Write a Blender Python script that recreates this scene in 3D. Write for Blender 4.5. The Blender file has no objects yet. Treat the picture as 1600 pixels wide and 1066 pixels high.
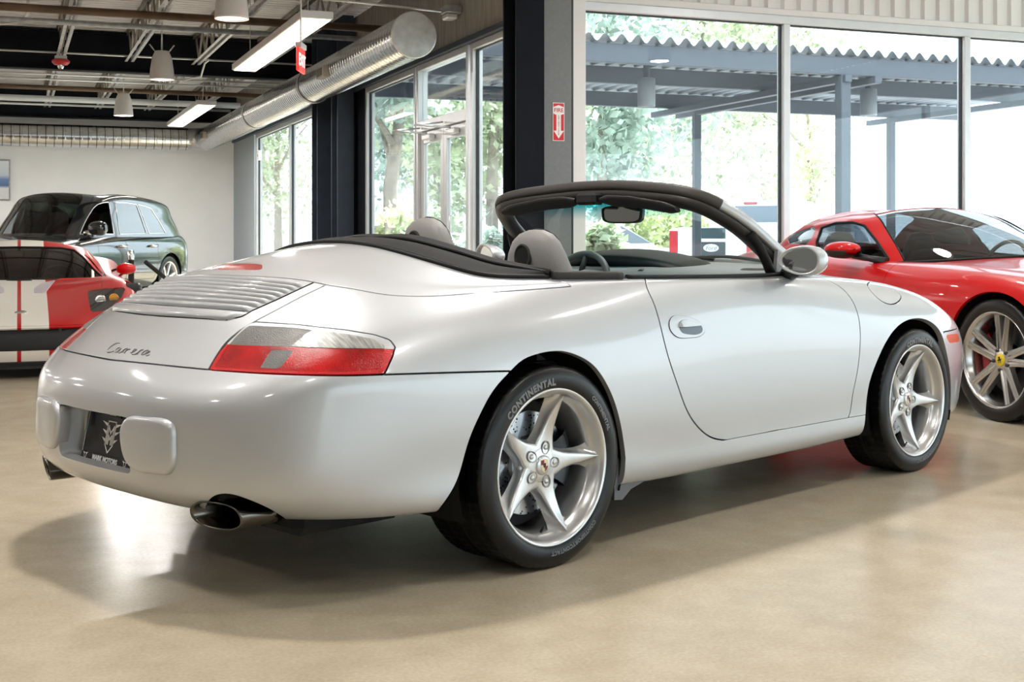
import bpy, math, random
import numpy as np
from math import sin, cos, pi, radians, sqrt, atan2
from mathutils import Vector, Matrix
from mathutils.bvhtree import BVHTree
from mathutils.geometry import tessellate_polygon

SC = bpy.context.scene
COL = SC.collection
rng = random.Random(7)

# ---------------------------------------------------------------- camera
F_PX, CAM_H, Y_HOR, YAW = 2016.2, 1.034, 370.8, radians(21.2)
cam = bpy.data.cameras.new('camera')
cam_o = bpy.data.objects.new('camera', cam); COL.objects.link(cam_o)
cam.sensor_width = 36.0
cam.lens = 36.0 * F_PX / 1600.0
cam.shift_y = (Y_HOR - 533.0) / 1600.0
cam.clip_start = 0.05; cam.clip_end = 400
cam_o.location = (0, 0, CAM_H)
cam_o.rotation_euler = (radians(90), 0, -YAW)
SC.camera = cam_o

# ---------------------------------------------------------------- world, light, exposure
SC.view_settings.view_transform = 'Standard'
SC.view_settings.look = 'None'
SC.view_settings.gamma = 1.0
SC.view_settings.use_curve_mapping = False
SC.view_settings.exposure = 0.17
W = bpy.data.worlds.new('sky'); SC.world = W; W.use_nodes = True
_n = W.node_tree.nodes; _l = W.node_tree.links
_bg = _n['Background']
_bg.inputs['Color'].default_value = (0.84, 0.925, 1.0, 1)
_bg.inputs['Strength'].default_value = 3.3
LAMP_GLOW = 7.0
PENDANT_W = 25.0
sun = bpy.data.lights.new('sun', 'SUN'); sun.energy = 17.0; sun.angle = radians(1.2); sun.color = (1, .95, .88)
sun_o = bpy.data.objects.new('sun', sun); COL.objects.link(sun_o)
sun_o.rotation_euler = Vector((0.80, 0.42, 1.35)).to_track_quat('Z', 'Y').to_euler()
# ---------------------------------------------------------------- pixel helpers (1600x1066 frame -> world)
RIGHT = np.array([cos(YAW), -sin(YAW), 0.0]); FWD = np.array([sin(YAW), cos(YAW), 0.0])
CAMP = np.array([0, 0, CAM_H])
def ray(px, py):
    return RIGHT * ((px - 800.0) / F_PX) + FWD + np.array([0, 0, -(py - Y_HOR) / F_PX])
def at(px, py, x=None, y=None, z=None, d=None):
    r = ray(px, py)
    if x is not None: s = x / r[0]
    elif y is not None: s = y / r[1]
    elif z is not None: s = (z - CAM_H) / r[2]
    else: s = d
    return CAMP + r * s

# ---------------------------------------------------------------- materials
MATS = {}
def mat(name, color=(0.5, 0.5, 0.5), rough=0.5, metal=0.0, coat=0.0, coat_rough=0.03, emit=None, estr=0.0,
        noise=0.0, nscale=20.0, bump=0.0, bscale=60.0, spec=0.5, sheen=0.0, trans=0.0, ior=1.45, alpha=1.0, stretch=None):
    if name in MATS: return MATS[name]
    m = bpy.data.materials.new(name); MATS[name] = m; m.use_nodes = True
    nt = m.node_tree; N = nt.nodes; L = nt.links; b = N['Principled BSDF']
    b.inputs['Base Color'].default_value = (*color, 1); b.inputs['Roughness'].default_value = rough
    b.inputs['Metallic'].default_value = metal; b.inputs['Coat Weight'].default_value = coat
    b.inputs['Coat Roughness'].default_value = coat_rough; b.inputs['Specular IOR Level'].default_value = spec
    b.inputs['Sheen Weight'].default_value = sheen; b.inputs['Transmission Weight'].default_value = trans
    b.inputs['IOR'].default_value = ior; b.inputs['Alpha'].default_value = alpha
    if emit: b.inputs['Emission Color'].default_value = (*emit, 1); b.inputs['Emission Strength'].default_value = estr
    if noise or bump:
        tc = N.new('ShaderNodeTexCoord'); co = tc.outputs['Object']
        if stretch:
            mp = N.new('ShaderNodeMapping'); mp.inputs['Scale'].default_value = stretch
            L.new(co, mp.inputs['Vector']); co = mp.outputs['Vector']
    if noise:
        n = N.new('ShaderNodeTexNoise'); n.inputs['Scale'].default_value = nscale; n.inputs['Detail'].default_value = 4
        L.new(co, n.inputs['Vector'])
        r = N.new('ShaderNodeMapRange'); r.inputs['From Min'].default_value = 0.3; r.inputs['From Max'].default_value = 0.7
        r.inputs['To Min'].default_value = 1 - noise; r.inputs['To Max'].default_value = 1 + noise
        L.new(n.outputs['Fac'], r.inputs['Value'])
        mx = N.new('ShaderNodeMix'); mx.data_type = 'RGBA'; mx.blend_type = 'MULTIPLY'; mx.inputs['Factor'].default_value = 1
        mx.inputs['A'].default_value = (*color, 1); L.new(r.outputs['Result'], mx.inputs['B'])
        L.new(mx.outputs['Result'], b.inputs['Base Color'])
    if bump:
        n = N.new('ShaderNodeTexNoise'); n.inputs['Scale'].default_value = bscale; n.inputs['Detail'].default_value = 3
        L.new(co, n.inputs['Vector'])
        bp = N.new('ShaderNodeBump'); bp.inputs['Strength'].default_value = bump; bp.inputs['Distance'].default_value = 0.004
        L.new(n.outputs['Fac'], bp.inputs['Height']); L.new(bp.outputs['Normal'], b.inputs['Normal'])
    return m

def glass_mat(name, tint=(1, 1, 1), refl=1.0, rough=0.0):
    """thin pane: straight-through tinted transmission plus Fresnel mirror"""
    if name in MATS: return MATS[name]
    m = bpy.data.materials.new(name); MATS[name] = m; m.use_nodes = True
    nt = m.node_tree; N = nt.nodes; L = nt.links
    for n in list(N): N.remove(n)
    o = N.new('ShaderNodeOutputMaterial'); t = N.new('ShaderNodeBsdfTransparent'); t.inputs['Color'].default_value = (*tint, 1)
    g = N.new('ShaderNodeBsdfGlossy'); g.inputs['Roughness'].default_value = rough; g.inputs['Color'].default_value = (refl, refl, refl, 1)
    f = N.new('ShaderNodeFresnel'); ge = N.new('ShaderNodeNewGeometry'); mi_ = N.new('ShaderNodeMapRange')   # same ratio from both sides of a thin pane
    mi_.inputs['To Min'].default_value = 1.45; mi_.inputs['To Max'].default_value = 1 / 1.45; L.new(ge.outputs['Backfacing'], mi_.inputs['Value']); L.new(mi_.outputs['Result'], f.inputs['IOR'])
    mx = N.new('ShaderNodeMixShader'); L.new(f.outputs['Fac'], mx.inputs['Fac'])
    L.new(t.outputs['BSDF'], mx.inputs[1]); L.new(g.outputs['BSDF'], mx.inputs[2]); L.new(mx.outputs['Shader'], o.inputs['Surface'])
    return m

# ---------------------------------------------------------------- object helpers
def link(name, me, parent=None, loc=None, rot=None, mats=None):
    o = bpy.data.objects.new(name, me); COL.objects.link(o)
    if parent is not None: o.parent = parent
    if loc is not None: o.location = loc
    if rot is not None: o.rotation_euler = rot
    if mats is not None and me is not None:
        me.materials.clear()
        for m in (mats if isinstance(mats, (list, tuple)) else [mats]): me.materials.append(m)
    return o
def tag(o, label=None, cat=None, group=None, kind=None):
    if label: o['label'] = label
    if cat: o['category'] = cat
    if group: o['group'] = group
    if kind: o['kind'] = kind
    return o
def thing(name, label, cat, loc=(0, 0, 0), rz=0.0, group=None):
    o = bpy.data.objects.new(name, None); COL.objects.link(o)
    o.empty_display_size = 0.1; o.location = loc; o.rotation_euler = (0, 0, rz)
    return tag(o, label, cat, group)
def copy_tree(o, parent=None):
    c = o.copy(); COL.objects.link(c); c.parent = parent
    for ch in list(o.children): copy_tree(ch, c)
    return c

class MB:
    """collects shapes into one mesh"""
    def __init__(s): s.v = []; s.f = []; s.mi = []; s.sm = []; s.n = 0; s.cur = 0
    def add(s, v, f, smooth=False, mi=None):
        v = np.asarray(v, float).reshape(-1, 3); s.v.append(v); o = s.n
        for q in f: s.f.append(tuple(int(i) + o for i in q)); s.mi.append(s.cur if mi is None else mi); s.sm.append(smooth)
        s.n += len(v); return s
    def box(s, lo, hi, mi=None, M=None):
        a = np.array(lo, float); b = np.array(hi, float)
        v = np.array([[x, y, z] for x in (a[0], b[0]) for y in (a[1], b[1]) for z in (a[2], b[2])])
        if M is not None: v = v @ np.array(M)[:3, :3].T + np.array(M)[:3, 3]
        return s.add(v, [(0, 1, 3, 2), (4, 6, 7, 5), (0, 4, 5, 1), (2, 3, 7, 6), (0, 2, 6, 4), (1, 5, 7, 3)], mi=mi)
    def bbox(s, lo, hi, bev=0.01, mi=None, M=None):
        """box with chamfered edges"""
        a = np.array(lo, float); b = np.array(hi, float); c = (a + b) / 2; h = (b - a) / 2; k = min(bev, *(h * 0.49))
        v = []; 
        for ax in range(3):
            for sx in (-1, 1):
                for p, q in ((-1, -1), (1, -1), (1, 1), (-1, 1)):
                    e = np.zeros(3); o1, o2 = (ax + 1) % 3, (ax + 2) % 3
                    e[ax] = sx * h[ax]; e[o1] = p * (h[o1] - k); e[o2] = q * (h[o2] - k); v.append(c + e)
        v = np.array(v); f = []
        for ax in range(3):
            for i, sx in enumerate((-1, 1)):
                b0 = ax * 8 + i * 4; q = [b0, b0 + 1, b0 + 2, b0 + 3]; f.append(q if sx > 0 else q[::-1])
        def idx(ax, sx, p, q): return ax * 8 + (0 if sx < 0 else 4) + {(-1, -1): 0, (1, -1): 1, (1, 1): 2, (-1, 1): 3}[(p, q)]
        def vid(ax, sg):
            o1, o2 = (ax + 1) % 3, (ax + 2) % 3
            return idx(ax, sg[ax], sg[o1], sg[o2])
        for a1 in range(3):
            a2 = (a1 + 1) % 3; a3 = (a1 + 2) % 3
            for s1 in (-1, 1):
                for s2 in (-1, 1):
                    g0 = [0, 0, 0]; g0[a1] = s1; g0[a2] = s2; g1 = list(g0); g0[a3] = -1; g1[a3] = 1
                    q = [vid(a1, g0), vid(a1, g1), vid(a2, g1), vid(a2, g0)]
                    f.append(q if s1 * s2 > 0 else q[::-1])
        for s1 in (-1, 1):
            for s2 in (-1, 1):
                for s3 in (-1, 1):
                    q = [vid(0, (s1, s2, s3)), vid(1, (s1, s2, s3)), vid(2, (s1, s2, s3))]
                    f.append(q if s1 * s2 * s3 > 0 else q[::-1])
        if M is not None: v = v @ np.array(M)[:3, :3].T + np.array(M)[:3, 3]
        return s.add(v, f, mi=mi)
    def tube(s, pts, r, n=8, closed=False, caps=True, mi=None, flat=None, smooth=True):
        """round bar along points; r scalar or list; flat=(normal_hint, ratio) squashes"""
        P = [np.array(p, float) for p in pts]; m = len(P); r = r if hasattr(r, '__len__') else [r] * m
        V = []; up = None
        for i in range(m):
            t = (P[(i + 1) % m] - P[i - 1]) if closed else (P[min(i + 1, m - 1)] - P[max(i - 1, 0)])
            t = t / (np.linalg.norm(t) + 1e-12)
            if up is None:
                up = np.array([0, 0, 1.0]) if abs(t[2]) < 0.9 else np.array([1.0, 0, 0])
            a = up - t * (up @ t); a /= np.linalg.norm(a); up = a; b = np.cross(t, a)
            for k in range(n):
                an = 2 * pi * k / n; V.append(P[i] + r[i] * (cos(an) * a + sin(an) * b))
        f = []
        for i in range(m if closed else m - 1):
            j = (i + 1) % m
            for k in range(n):
                k2 = (k + 1) % n; f.append((i * n + k, i * n + k2, j * n + k2, j * n + k))
        s.add(V, f, smooth, mi)
        if caps and not closed:
            o = s.n - m * n
            s.f.append(tuple(o + k for k in range(n))[::-1]); s.mi.append(s.cur if mi is None else mi); s.sm.append(False)
            s.f.append(tuple(o + (m - 1) * n + k for k in range(n))); s.mi.append(s.cur if mi is None else mi); s.sm.append(False)
        return s
    def lathe(s, prof, n=32, axis='z', c=(0, 0, 0), mi=None, smooth=True, closed=False, a0=0, a1=2 * pi):
        """prof: list of (r, h)"""
        full = abs(a1 - a0 - 2 * pi) < 1e-6; m = len(prof); V = []
        nn = n if full else n + 1
        for i in range(nn):
            an = a0 + (a1 - a0) * i / n; ca, sa = cos(an), sin(an)
            for r, h in prof:
                p = {'z': (r * ca, r * sa, h), 'y': (r * ca, h, r * sa), 'x': (h, r * ca, r * sa)}[axis]
                V.append((p[0] + c[0], p[1] + c[1], p[2] + c[2]))
        f = []
        for i in range(n):
            j = (i + 1) % nn
            for k in range(m if closed else m - 1):
                k2 = (k + 1) % m
                q = (i * m + k, j * m + k, j * m + k2, i * m + k2)
                f.append(q if axis != 'y' else q[::-1])
        return s.add(V, f, smooth, mi)
    def grid(s, G, mi=None, smooth=True, wrap_u=False, wrap_v=False, flip=False):
        G = np.asarray(G, float); a, b = G.shape[:2]; f = []
        for i in range(a if wrap_u else a - 1):
            for j in range(b if wrap_v else b - 1):
                i2, j2 = (i + 1) % a, (j + 1) % b
                q = (i * b + j, i2 * b + j, i2 * b + j2, i * b + j2); f.append(q[::-1] if flip else q)
        return s.add(G.reshape(-1, 3), f, smooth, mi)
    def prism(s, poly, d, axis='z', off=0.0, mi=None, M=None, smooth=False):
        """polygon (list of 2D) extruded by d along axis, axes order (x,y),(x,z)->y,(y,z)->x"""
        n = len(poly); V = []
        for h in (off, off + d):
            for a, b in poly:
                V.append({'z': (a, b, h), 'y': (a, h, b), 'x': (h, a, b)}[axis])
        tri = tessellate_polygon([[Vector((a, b, 0)) for a, b in poly]])
        f = [tuple(t)[::-1] for t in tri] + [tuple(n + i for i in t) for t in tri]
        f += [(i, (i + 1) % n, n + (i + 1) % n, n + i) for i in range(n)]
        V = np.array(V)
        if M is not None: V = V @ np.array(M)[:3, :3].T + np.array(M)[:3, 3]
        return s.add(V, f, smooth, mi)
    def mesh(s, name, recalc=True):
        me = bpy.data.meshes.new(name)
        V = np.concatenate(s.v) if s.v else np.zeros((0, 3))
        me.from_pydata(V.tolist(), [], s.f)
        me.polygons.foreach_set('material_index', s.mi); me.polygons.foreach_set('use_smooth', s.sm)
        me.update()
        if recalc:
            import bmesh
            bm = bmesh.new(); bm.from_mesh(me); bmesh.ops.recalc_face_normals(bm, faces=bm.faces); bm.to_mesh(me); bm.free()
        return me
    def build(s, name, mats, parent=None, loc=None, rot=None, recalc=True):
        return link(name, s.mesh(name, recalc), parent, loc, rot, mats)

def frame(origin, xd, zd):
    """4x4 from origin, x direction, approx z direction"""
    x = np.array(xd, float); x /= np.linalg.norm(x); z = np.array(zd, float); z -= x * (z @ x); z /= np.linalg.norm(z)
    y = np.cross(z, x); M = np.eye(4); M[:3, 0] = x; M[:3, 1] = y; M[:3, 2] = z; M[:3, 3] = origin; return M

def text_mesh(txt, size=1.0, extrude=0.0, align='CENTER', font_shear=0.0, bold=0.0, spacing=1.0):
    cu = bpy.data.curves.new('lettering', 'FONT'); cu.body = txt; cu.size = size; cu.extrude = extrude
    cu.align_x = align; cu.align_y = 'CENTER'; cu.shear = font_shear; cu.offset = bold; cu.resolution_u = 3; cu.space_character = spacing
    o = bpy.data.objects.new('lettering', cu); COL.objects.link(o)
    dg = bpy.context.evaluated_depsgraph_get(); dg.update()
    me = bpy.data.meshes.new_from_object(o.evaluated_get(dg))
    bpy.data.objects.remove(o); bpy.data.curves.remove(cu)
    return me
def mesh_xform(me, fn):
    n = len(me.vertices); a = np.empty(n * 3); me.vertices.foreach_get('co', a); a = fn(a.reshape(-1, 3))
    me.vertices.foreach_set('co', np.ascontiguousarray(a).reshape(-1)); me.update(); return me

# ---------------------------------------------------------------- smooth surfaces through nodes
def _spl(t, Y, te):
    """natural cubic spline along axis 0"""
    t = np.asarray(t, float); n = len(t); h = np.diff(t); sh = Y.shape; Yf = Y.reshape(n, -1)
    A = np.eye(n); B = np.zeros((n, Yf.shape[1]))
    for i in range(1, n - 1):
        A[i, i - 1] = h[i - 1]; A[i, i] = 2 * (h[i - 1] + h[i]); A[i, i + 1] = h[i]
        B[i] = 6 * ((Yf[i + 1] - Yf[i]) / h[i] - (Yf[i] - Yf[i - 1]) / h[i - 1])
    Mx = np.linalg.solve(A, B); te = np.asarray(te, float)
    k = np.clip(np.searchsorted(t, te, side='right') - 1, 0, n - 2); hk = h[k][:, None]
    a = ((t[k + 1] - te)[:, None]) / hk; b = ((te - t[k])[:, None]) / hk
    R = a * Yf[k] + b * Yf[k + 1] + ((a**3 - a) * Mx[k] + (b**3 - b) * Mx[k + 1]) * hk**2 / 6
    return R.reshape((len(te),) + sh[1:])
def spline(pts, n, closed=False):
    P = np.array(pts, float)
    if closed:
        m = len(P); P = np.concatenate([P[-3:], P, P[:4]])
        t = np.concatenate([[0], np.cumsum(np.linalg.norm(np.diff(P, axis=0), axis=1))])
        te = np.linspace(t[3], t[3 + m], n, endpoint=False); return _spl(t, P, te)
    t = np.concatenate([[0], np.cumsum(np.linalg.norm(np.diff(P, axis=0), axis=1))])
    return _spl(t, P, np.linspace(0, t[-1], n))
def fair(G, lam, it=1):
    """soften third differences of the node grid (rows x cols x 3), end columns mirrored in y"""
    G = np.array(G, float); nr, nc = G.shape[:2]; G0 = G.copy()
    for _ in range(it):
        ext = np.concatenate([G[:, 3:0:-1] * [1, -1, 1], G, G[:, -2:-5:-1] * [1, -1, 1]], 1)
        hc = np.linalg.norm(np.diff(ext, axis=1), axis=2).mean(0); tc = np.concatenate([[0], np.cumsum(hc)])
        m = ext.shape[1]; D = np.zeros((m - 3, m))
        for i in range(m - 3):
            t = tc[i:i + 4]
            for j in range(4): D[i, i + j] = np.prod([1.0 / (t[j] - t[k]) for k in range(4) if k != j]) * (t[3] - t[0])**3
        A = np.eye(m) + lam * D.T @ D
        E = np.linalg.solve(A, ext.transpose(1, 0, 2).reshape(m, -1)).reshape(m, nr, 3).transpose(1, 0, 2)
        G = E[:, 3:3 + nc]; G[:, 0, 1] = 0; G[:, -1, 1] = 0
    return G
class Surf:
    """half surface through nodes G[rows][cols] (y<=0 = right side); dense mesh of both halves with parameters"""
    def __init__(s, G, nu, nv, lam=0.02, mirror=True):
        G = fair(G, lam); s.G = G; nr, nc = G.shape[:2]
        ext = np.concatenate([G[:, 3:0:-1] * [1, -1, 1], G, G[:, -2:-5:-1] * [1, -1, 1]], 1)
        hc = np.linalg.norm(np.diff(ext, axis=1), axis=2).mean(0); tc = np.concatenate([[0], np.cumsum(hc)])
        hr = np.linalg.norm(np.diff(G, axis=0), axis=2).mean(1); tr = np.concatenate([[0], np.cumsum(hr)])
        tv = np.linspace(tc[3], tc[3 + nc - 1], nv); tu = np.linspace(0, tr[-1], nu)
        A = _spl(tc, ext.transpose(1, 0, 2), tv)            # nv, nr, 3
        S = _spl(tr, A.transpose(1, 0, 2), tu)              # nu, nv, 3
        S[:, 0, 1] = 0; S[:, -1, 1] = 0
        s.tc = tc[3:3 + nc] - tc[3]; s.tr = tr; tv = tv - tv[0]
        if mirror:
            S = np.concatenate([S[:, :0:-1] * [1, -1, 1], S], 1); tv = np.concatenate([-tv[:0:-1], tv])
        s.S = S; s.tu = tu; s.tv = tv; nu, nv = S.shape[:2]
        s.V = S.reshape(-1, 3); s.Q = np.stack(np.meshgrid(tu, tv, indexing='ij'), -1).reshape(-1, 2)[:, ::-1]  # (v,u)
        i, j = np.meshgrid(np.arange(nu - 1), np.arange(nv - 1), indexing='ij'); a = (i * nv + j).ravel()
        s.T = np.concatenate([np.stack([a, a + 1, a + nv + 1], 1), np.stack([a, a + nv + 1, a + nv], 1)])
        du = np.gradient(S, axis=0); dv = np.gradient(S, axis=1); N = np.cross(dv, du)
        N /= np.linalg.norm(N, axis=2, keepdims=True) + 1e-12
        s.N = N.reshape(-1, 3)
        s.bvh = None
    def hit(s, org, dirs):
        if s.bvh is None: s.bvh = BVHTree.FromPolygons([tuple(v) for v in s.V], [tuple(t) for t in s.T])
        P, Q = [], []
        for d in dirs:
            loc, nor, idx, dist = s.bvh.ray_cast(Vector(org), Vector(d).normalized())
            if loc is None: continue
            P.append(np.array(loc)); Q.append(s.bary(np.array(loc), idx))
        return np.array(P), np.array(Q)
    def bary(s, p, idx):
        t = s.T[idx]; a, b, c = s.V[t]; v0, v1, v2 = b - a, c - a, p - a
        d00, d01, d11, d20, d21 = v0 @ v0, v0 @ v1, v1 @ v1, v2 @ v0, v2 @ v1; den = d00 * d11 - d01 * d01 + 1e-18
        w1 = (d11 * d20 - d01 * d21) / den; w2 = (d00 * d21 - d01 * d20) / den
        q = s.Q[t]; return q[0] * (1 - w1 - w2) + q[1] * w1 + q[2] * w2
    def near(s, pts):
        if s.bvh is None: s.bvh = BVHTree.FromPolygons([tuple(v) for v in s.V], [tuple(t) for t in s.T])
        P, Q = [], []
        for p in pts:
            loc, nor, idx, dist = s.bvh.find_nearest(Vector(p)); P.append(np.array(loc)); Q.append(s.bary(np.array(loc), idx))
        return np.array(P), np.array(Q)

def inpoly(Q, poly):
    x, y = Q[:, 0], Q[:, 1]; r = np.zeros(len(Q), bool); n = len(poly)
    for i in range(n):
        x1, y1 = poly[i]; x2, y2 = poly[i - 1]
        c = ((y1 > y) != (y2 > y)) & (x < (x2 - x1) * (y - y1) / (y2 - y1 + 1e-18) + x1); r ^= c
    return r
def polydist(V, L, closed, far=0.06):
    """distance of points to a 3D polyline, cut off at far"""
    d = np.full(len(V), far); L = np.asarray(L)
    lo = L.min(0) - far; hi = L.max(0) + far; idx = np.where(((V > lo) & (V < hi)).all(1))[0]
    W_ = V[idx]; dd = np.full(len(idx), far)
    n = len(L)
    for i in range(n if closed else n - 1):
        a, b = L[i], L[(i + 1) % n]; ab = b - a; l2 = ab @ ab + 1e-18
        sel = ((W_ > np.minimum(a, b) - far) & (W_ < np.maximum(a, b) + far)).all(1)
        if not sel.any(): continue
        w = W_[sel] - a; t = np.clip(w @ ab / l2, 0, 1)
        dd[sel] = np.minimum(dd[sel], np.linalg.norm(w - t[:, None] * ab, axis=1))
    d[idx] = dd; return d

class Patch:
    """triangle soup with positions, normals, params that can be clipped by scalar fields (keep f<0)"""
    def __init__(s, V, N, Q, T): s.V, s.N, s.Q, s.T = V, N, Q, T
    @staticmethod
    def of(S): return Patch(S.V, S.N, S.Q, S.T)
    def clip(s, f):
        if callable(f): f = f(s)
        V, N, Q, T = s.V, s.N, s.Q, s.T
        f = np.where(np.abs(f) < 1e-7, -1e-7, f); ins = f < 0; c = ins[T].sum(1)
        keep = T[c == 3]; out = [keep]; base = len(V); nv, nn, nq = [], [], []; cache = {}
        def cut(a, b):
            k = (a, b) if a < b else (b, a)
            if k in cache: return cache[k]
            t = f[a] / (f[a] - f[b]); nv.append(V[a] + t * (V[b] - V[a])); nn.append(N[a] + t * (N[b] - N[a])); nq.append(Q[a] + t * (Q[b] - Q[a]))
            cache[k] = base + len(nv) - 1; return cache[k]
        ex = []
        for tri in T[(c == 1) | (c == 2)]:
            a, b, d = (int(x) for x in tri); m = [ins[a], ins[b], ins[d]]
            if sum(m) == 1:
                while not ins[a]: a, b, d = b, d, a
                ex.append((a, cut(a, b), cut(a, d)))
            else:
                while ins[a]: a, b, d = b, d, a
                p, q = cut(a, b), cut(a, d); ex.append((p, b, d)); ex.append((p, d, q))
        if ex: out.append(np.array(ex, int))
        T2 = np.concatenate(out) if out else T[:0]
        if nv: V = np.concatenate([V, nv]); N = np.concatenate([N, nn]); Q = np.concatenate([Q, nq])
        used = np.unique(T2); remap = np.full(len(V), -1); remap[used] = np.arange(len(used))
        return Patch(V[used], N[used], Q[used], remap[T2])
    def offset(s, d):
        return Patch(s.V + s.N * (d if np.isscalar(d) else d[:, None]), s.N, s.Q, s.T)
    def edges(s):
        T = s.T; E = np.concatenate([T[:, [0, 1]], T[:, [1, 2]], T[:, [2, 0]]])
        key = np.sort(E, 1); _, inv, cnt = np.unique(key, axis=0, return_inverse=True, return_counts=True)
        return E[cnt[inv.ravel()] == 1]
    def build(s, name, mats, parent, depth=0.012, lip=0.0, skip=None, mi=0, edge_mi=None, extra=None):
        """mesh with its rim folded inwards by depth"""
        n0 = len(s.V); E = s.edges() if depth else np.zeros((0, 2), int)
        N = s.N / (np.linalg.norm(s.N, axis=1, keepdims=True) + 1e-12)
        if skip is not None and len(E): E = E[~(skip(s.V[E[:, 0]]) & skip(s.V[E[:, 1]]))]
        V = s.V; T = s.T; faces = T.tolist(); NN = N; mis = [mi] * len(faces)
        if len(E):
            bv = np.unique(E); mp = np.full(n0, -1); mp[bv] = np.arange(len(bv))
            d = s.V[E[:, 1]] - s.V[E[:, 0]]
            en = np.cross(d, N[E[:, 0]]); en /= np.linalg.norm(en, axis=1, keepdims=True) + 1e-12    # outwards in surface
            on = np.zeros((len(bv), 3)); np.add.at(on, mp[E[:, 0]], en); np.add.at(on, mp[E[:, 1]], en)
            on /= np.linalg.norm(on, axis=1, keepdims=True) + 1e-12
            r = min(0.0012, depth * 0.4)
            r0 = V[bv] ; rn0 = N[bv]
            r1 = V[bv] + on * r * 0.7 - N[bv] * r * 0.3; rn1 = N[bv] * 0.7 + on * 0.7
            r2 = V[bv] + on * r - N[bv] * r; rn2 = on * 1.0
            r3 = V[bv] + on * r - N[bv] * depth; rn3 = on * 1.0
            k = len(bv); V = np.concatenate([V, r1, r2, r3]); NN = np.concatenate([N, rn1, rn2, rn3])
            a, b = E[:, 0], E[:, 1]; ma, mb = mp[a], mp[b]
            rings = [(a, b), (n0 + ma, n0 + mb), (n0 + k + ma, n0 + k + mb), (n0 + 2 * k + ma, n0 + 2 * k + mb)]
            for (p, q), (p2, q2) in zip(rings[:-1], rings[1:]):
                ff = np.stack([q, p, p2, q2], 1).tolist(); faces += ff; mis += [mi if edge_mi is None else edge_mi] * len(ff)
        me = bpy.data.meshes.new(name); me.from_pydata(V.tolist(), [], faces)
        me.polygons.foreach_set('use_smooth', [True] * len(me.polygons)); me.polygons.foreach_set('material_index', mis)
        me.update(); me.normals_split_custom_set_from_vertices((NN / (np.linalg.norm(NN, axis=1, keepdims=True) + 1e-12)).tolist())
        return link(name, me, parent, None, None, mats)

class Line:
    """curve on a Surf: 3D points and parameter points; signed field by parameter polygon"""
    def __init__(s, P, Q, closed=True): s.P, s.Q, s.closed = np.asarray(P), np.asarray(Q), closed
    def mir(s): return Line((s.P * [1, -1, 1])[::-1], (s.Q * [-1, 1])[::-1], s.closed)
    def field(s, gap=0.0, close=None, far=0.06):
        """negative inside (parameter polygon), boundary moved inwards by gap; close = extra parameter points to close an open curve"""
        poly = list(map(tuple, s.Q)) + (list(close) if close else [])
        def f(p):
            d = polydist(p.V, s.P, s.closed, far); i = inpoly(p.Q, poly); return np.where(i, -d, d) + gap
        return f
def neg(f): return lambda p: -f(p)
def shrink(f, g): return lambda p: f(p) + g
def fmax(*fs): return lambda p: np.max([f(p) for f in fs], 0)
def fmin(*fs): return lambda p: np.min([f(p) for f in fs], 0)
def densify(pts, step=4.0, smooth=True, closed=False):
    P = np.array(pts, float)
    L = np.linalg.norm(np.diff(np.concatenate([P, P[:1]]) if closed else P, axis=0), axis=1).sum(); n = max(4, int(L / step))
    if smooth: return spline(P, n, closed)
    if closed: P = np.concatenate([P, P[:1]])
    t = np.concatenate([[0], np.cumsum(np.linalg.norm(np.diff(P, axis=0), axis=1))]); te = np.linspace(0, t[-1], n, endpoint=not closed)
    return np.stack([np.interp(te, t, P[:, k]) for k in range(P.shape[1])], 1)
def roundpoly(pts, r=0.3, n=5):
    """polygon with rounded corners (quadratic blends)"""
    P = np.array(pts, float); out = []
    rr = r if hasattr(r, '__len__') else [r] * len(P)
    for i in range(len(P)):
        a, b, c = P[i - 1], P[i], P[(i + 1) % len(P)]; k = rr[i]
        p = b + (a - b) * k; q = b + (c - b) * k
        if k <= 0: out.append(b); continue
        for t in np.linspace(0, 1, n): out.append((1 - t)**2 * p + 2 * t * (1 - t) * b + t * t * q)
    return np.array(out)
def letters(txt, size, M, name, m, parent, ext=.0005, **k):
    me = text_mesh(txt, size, ext, **k); M = np.array(M); mesh_xform(me, lambda a: a @ M[:3, :3].T + M[:3, 3]); me.name = name
    return link(name, me, parent, None, None, m)

CHROME = mat('bright_metal', (0.8, 0.8, 0.8), 0.12, 1.0)
BLACK = mat('black_plastic', (0.012, 0.012, 0.013), 0.45)
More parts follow.
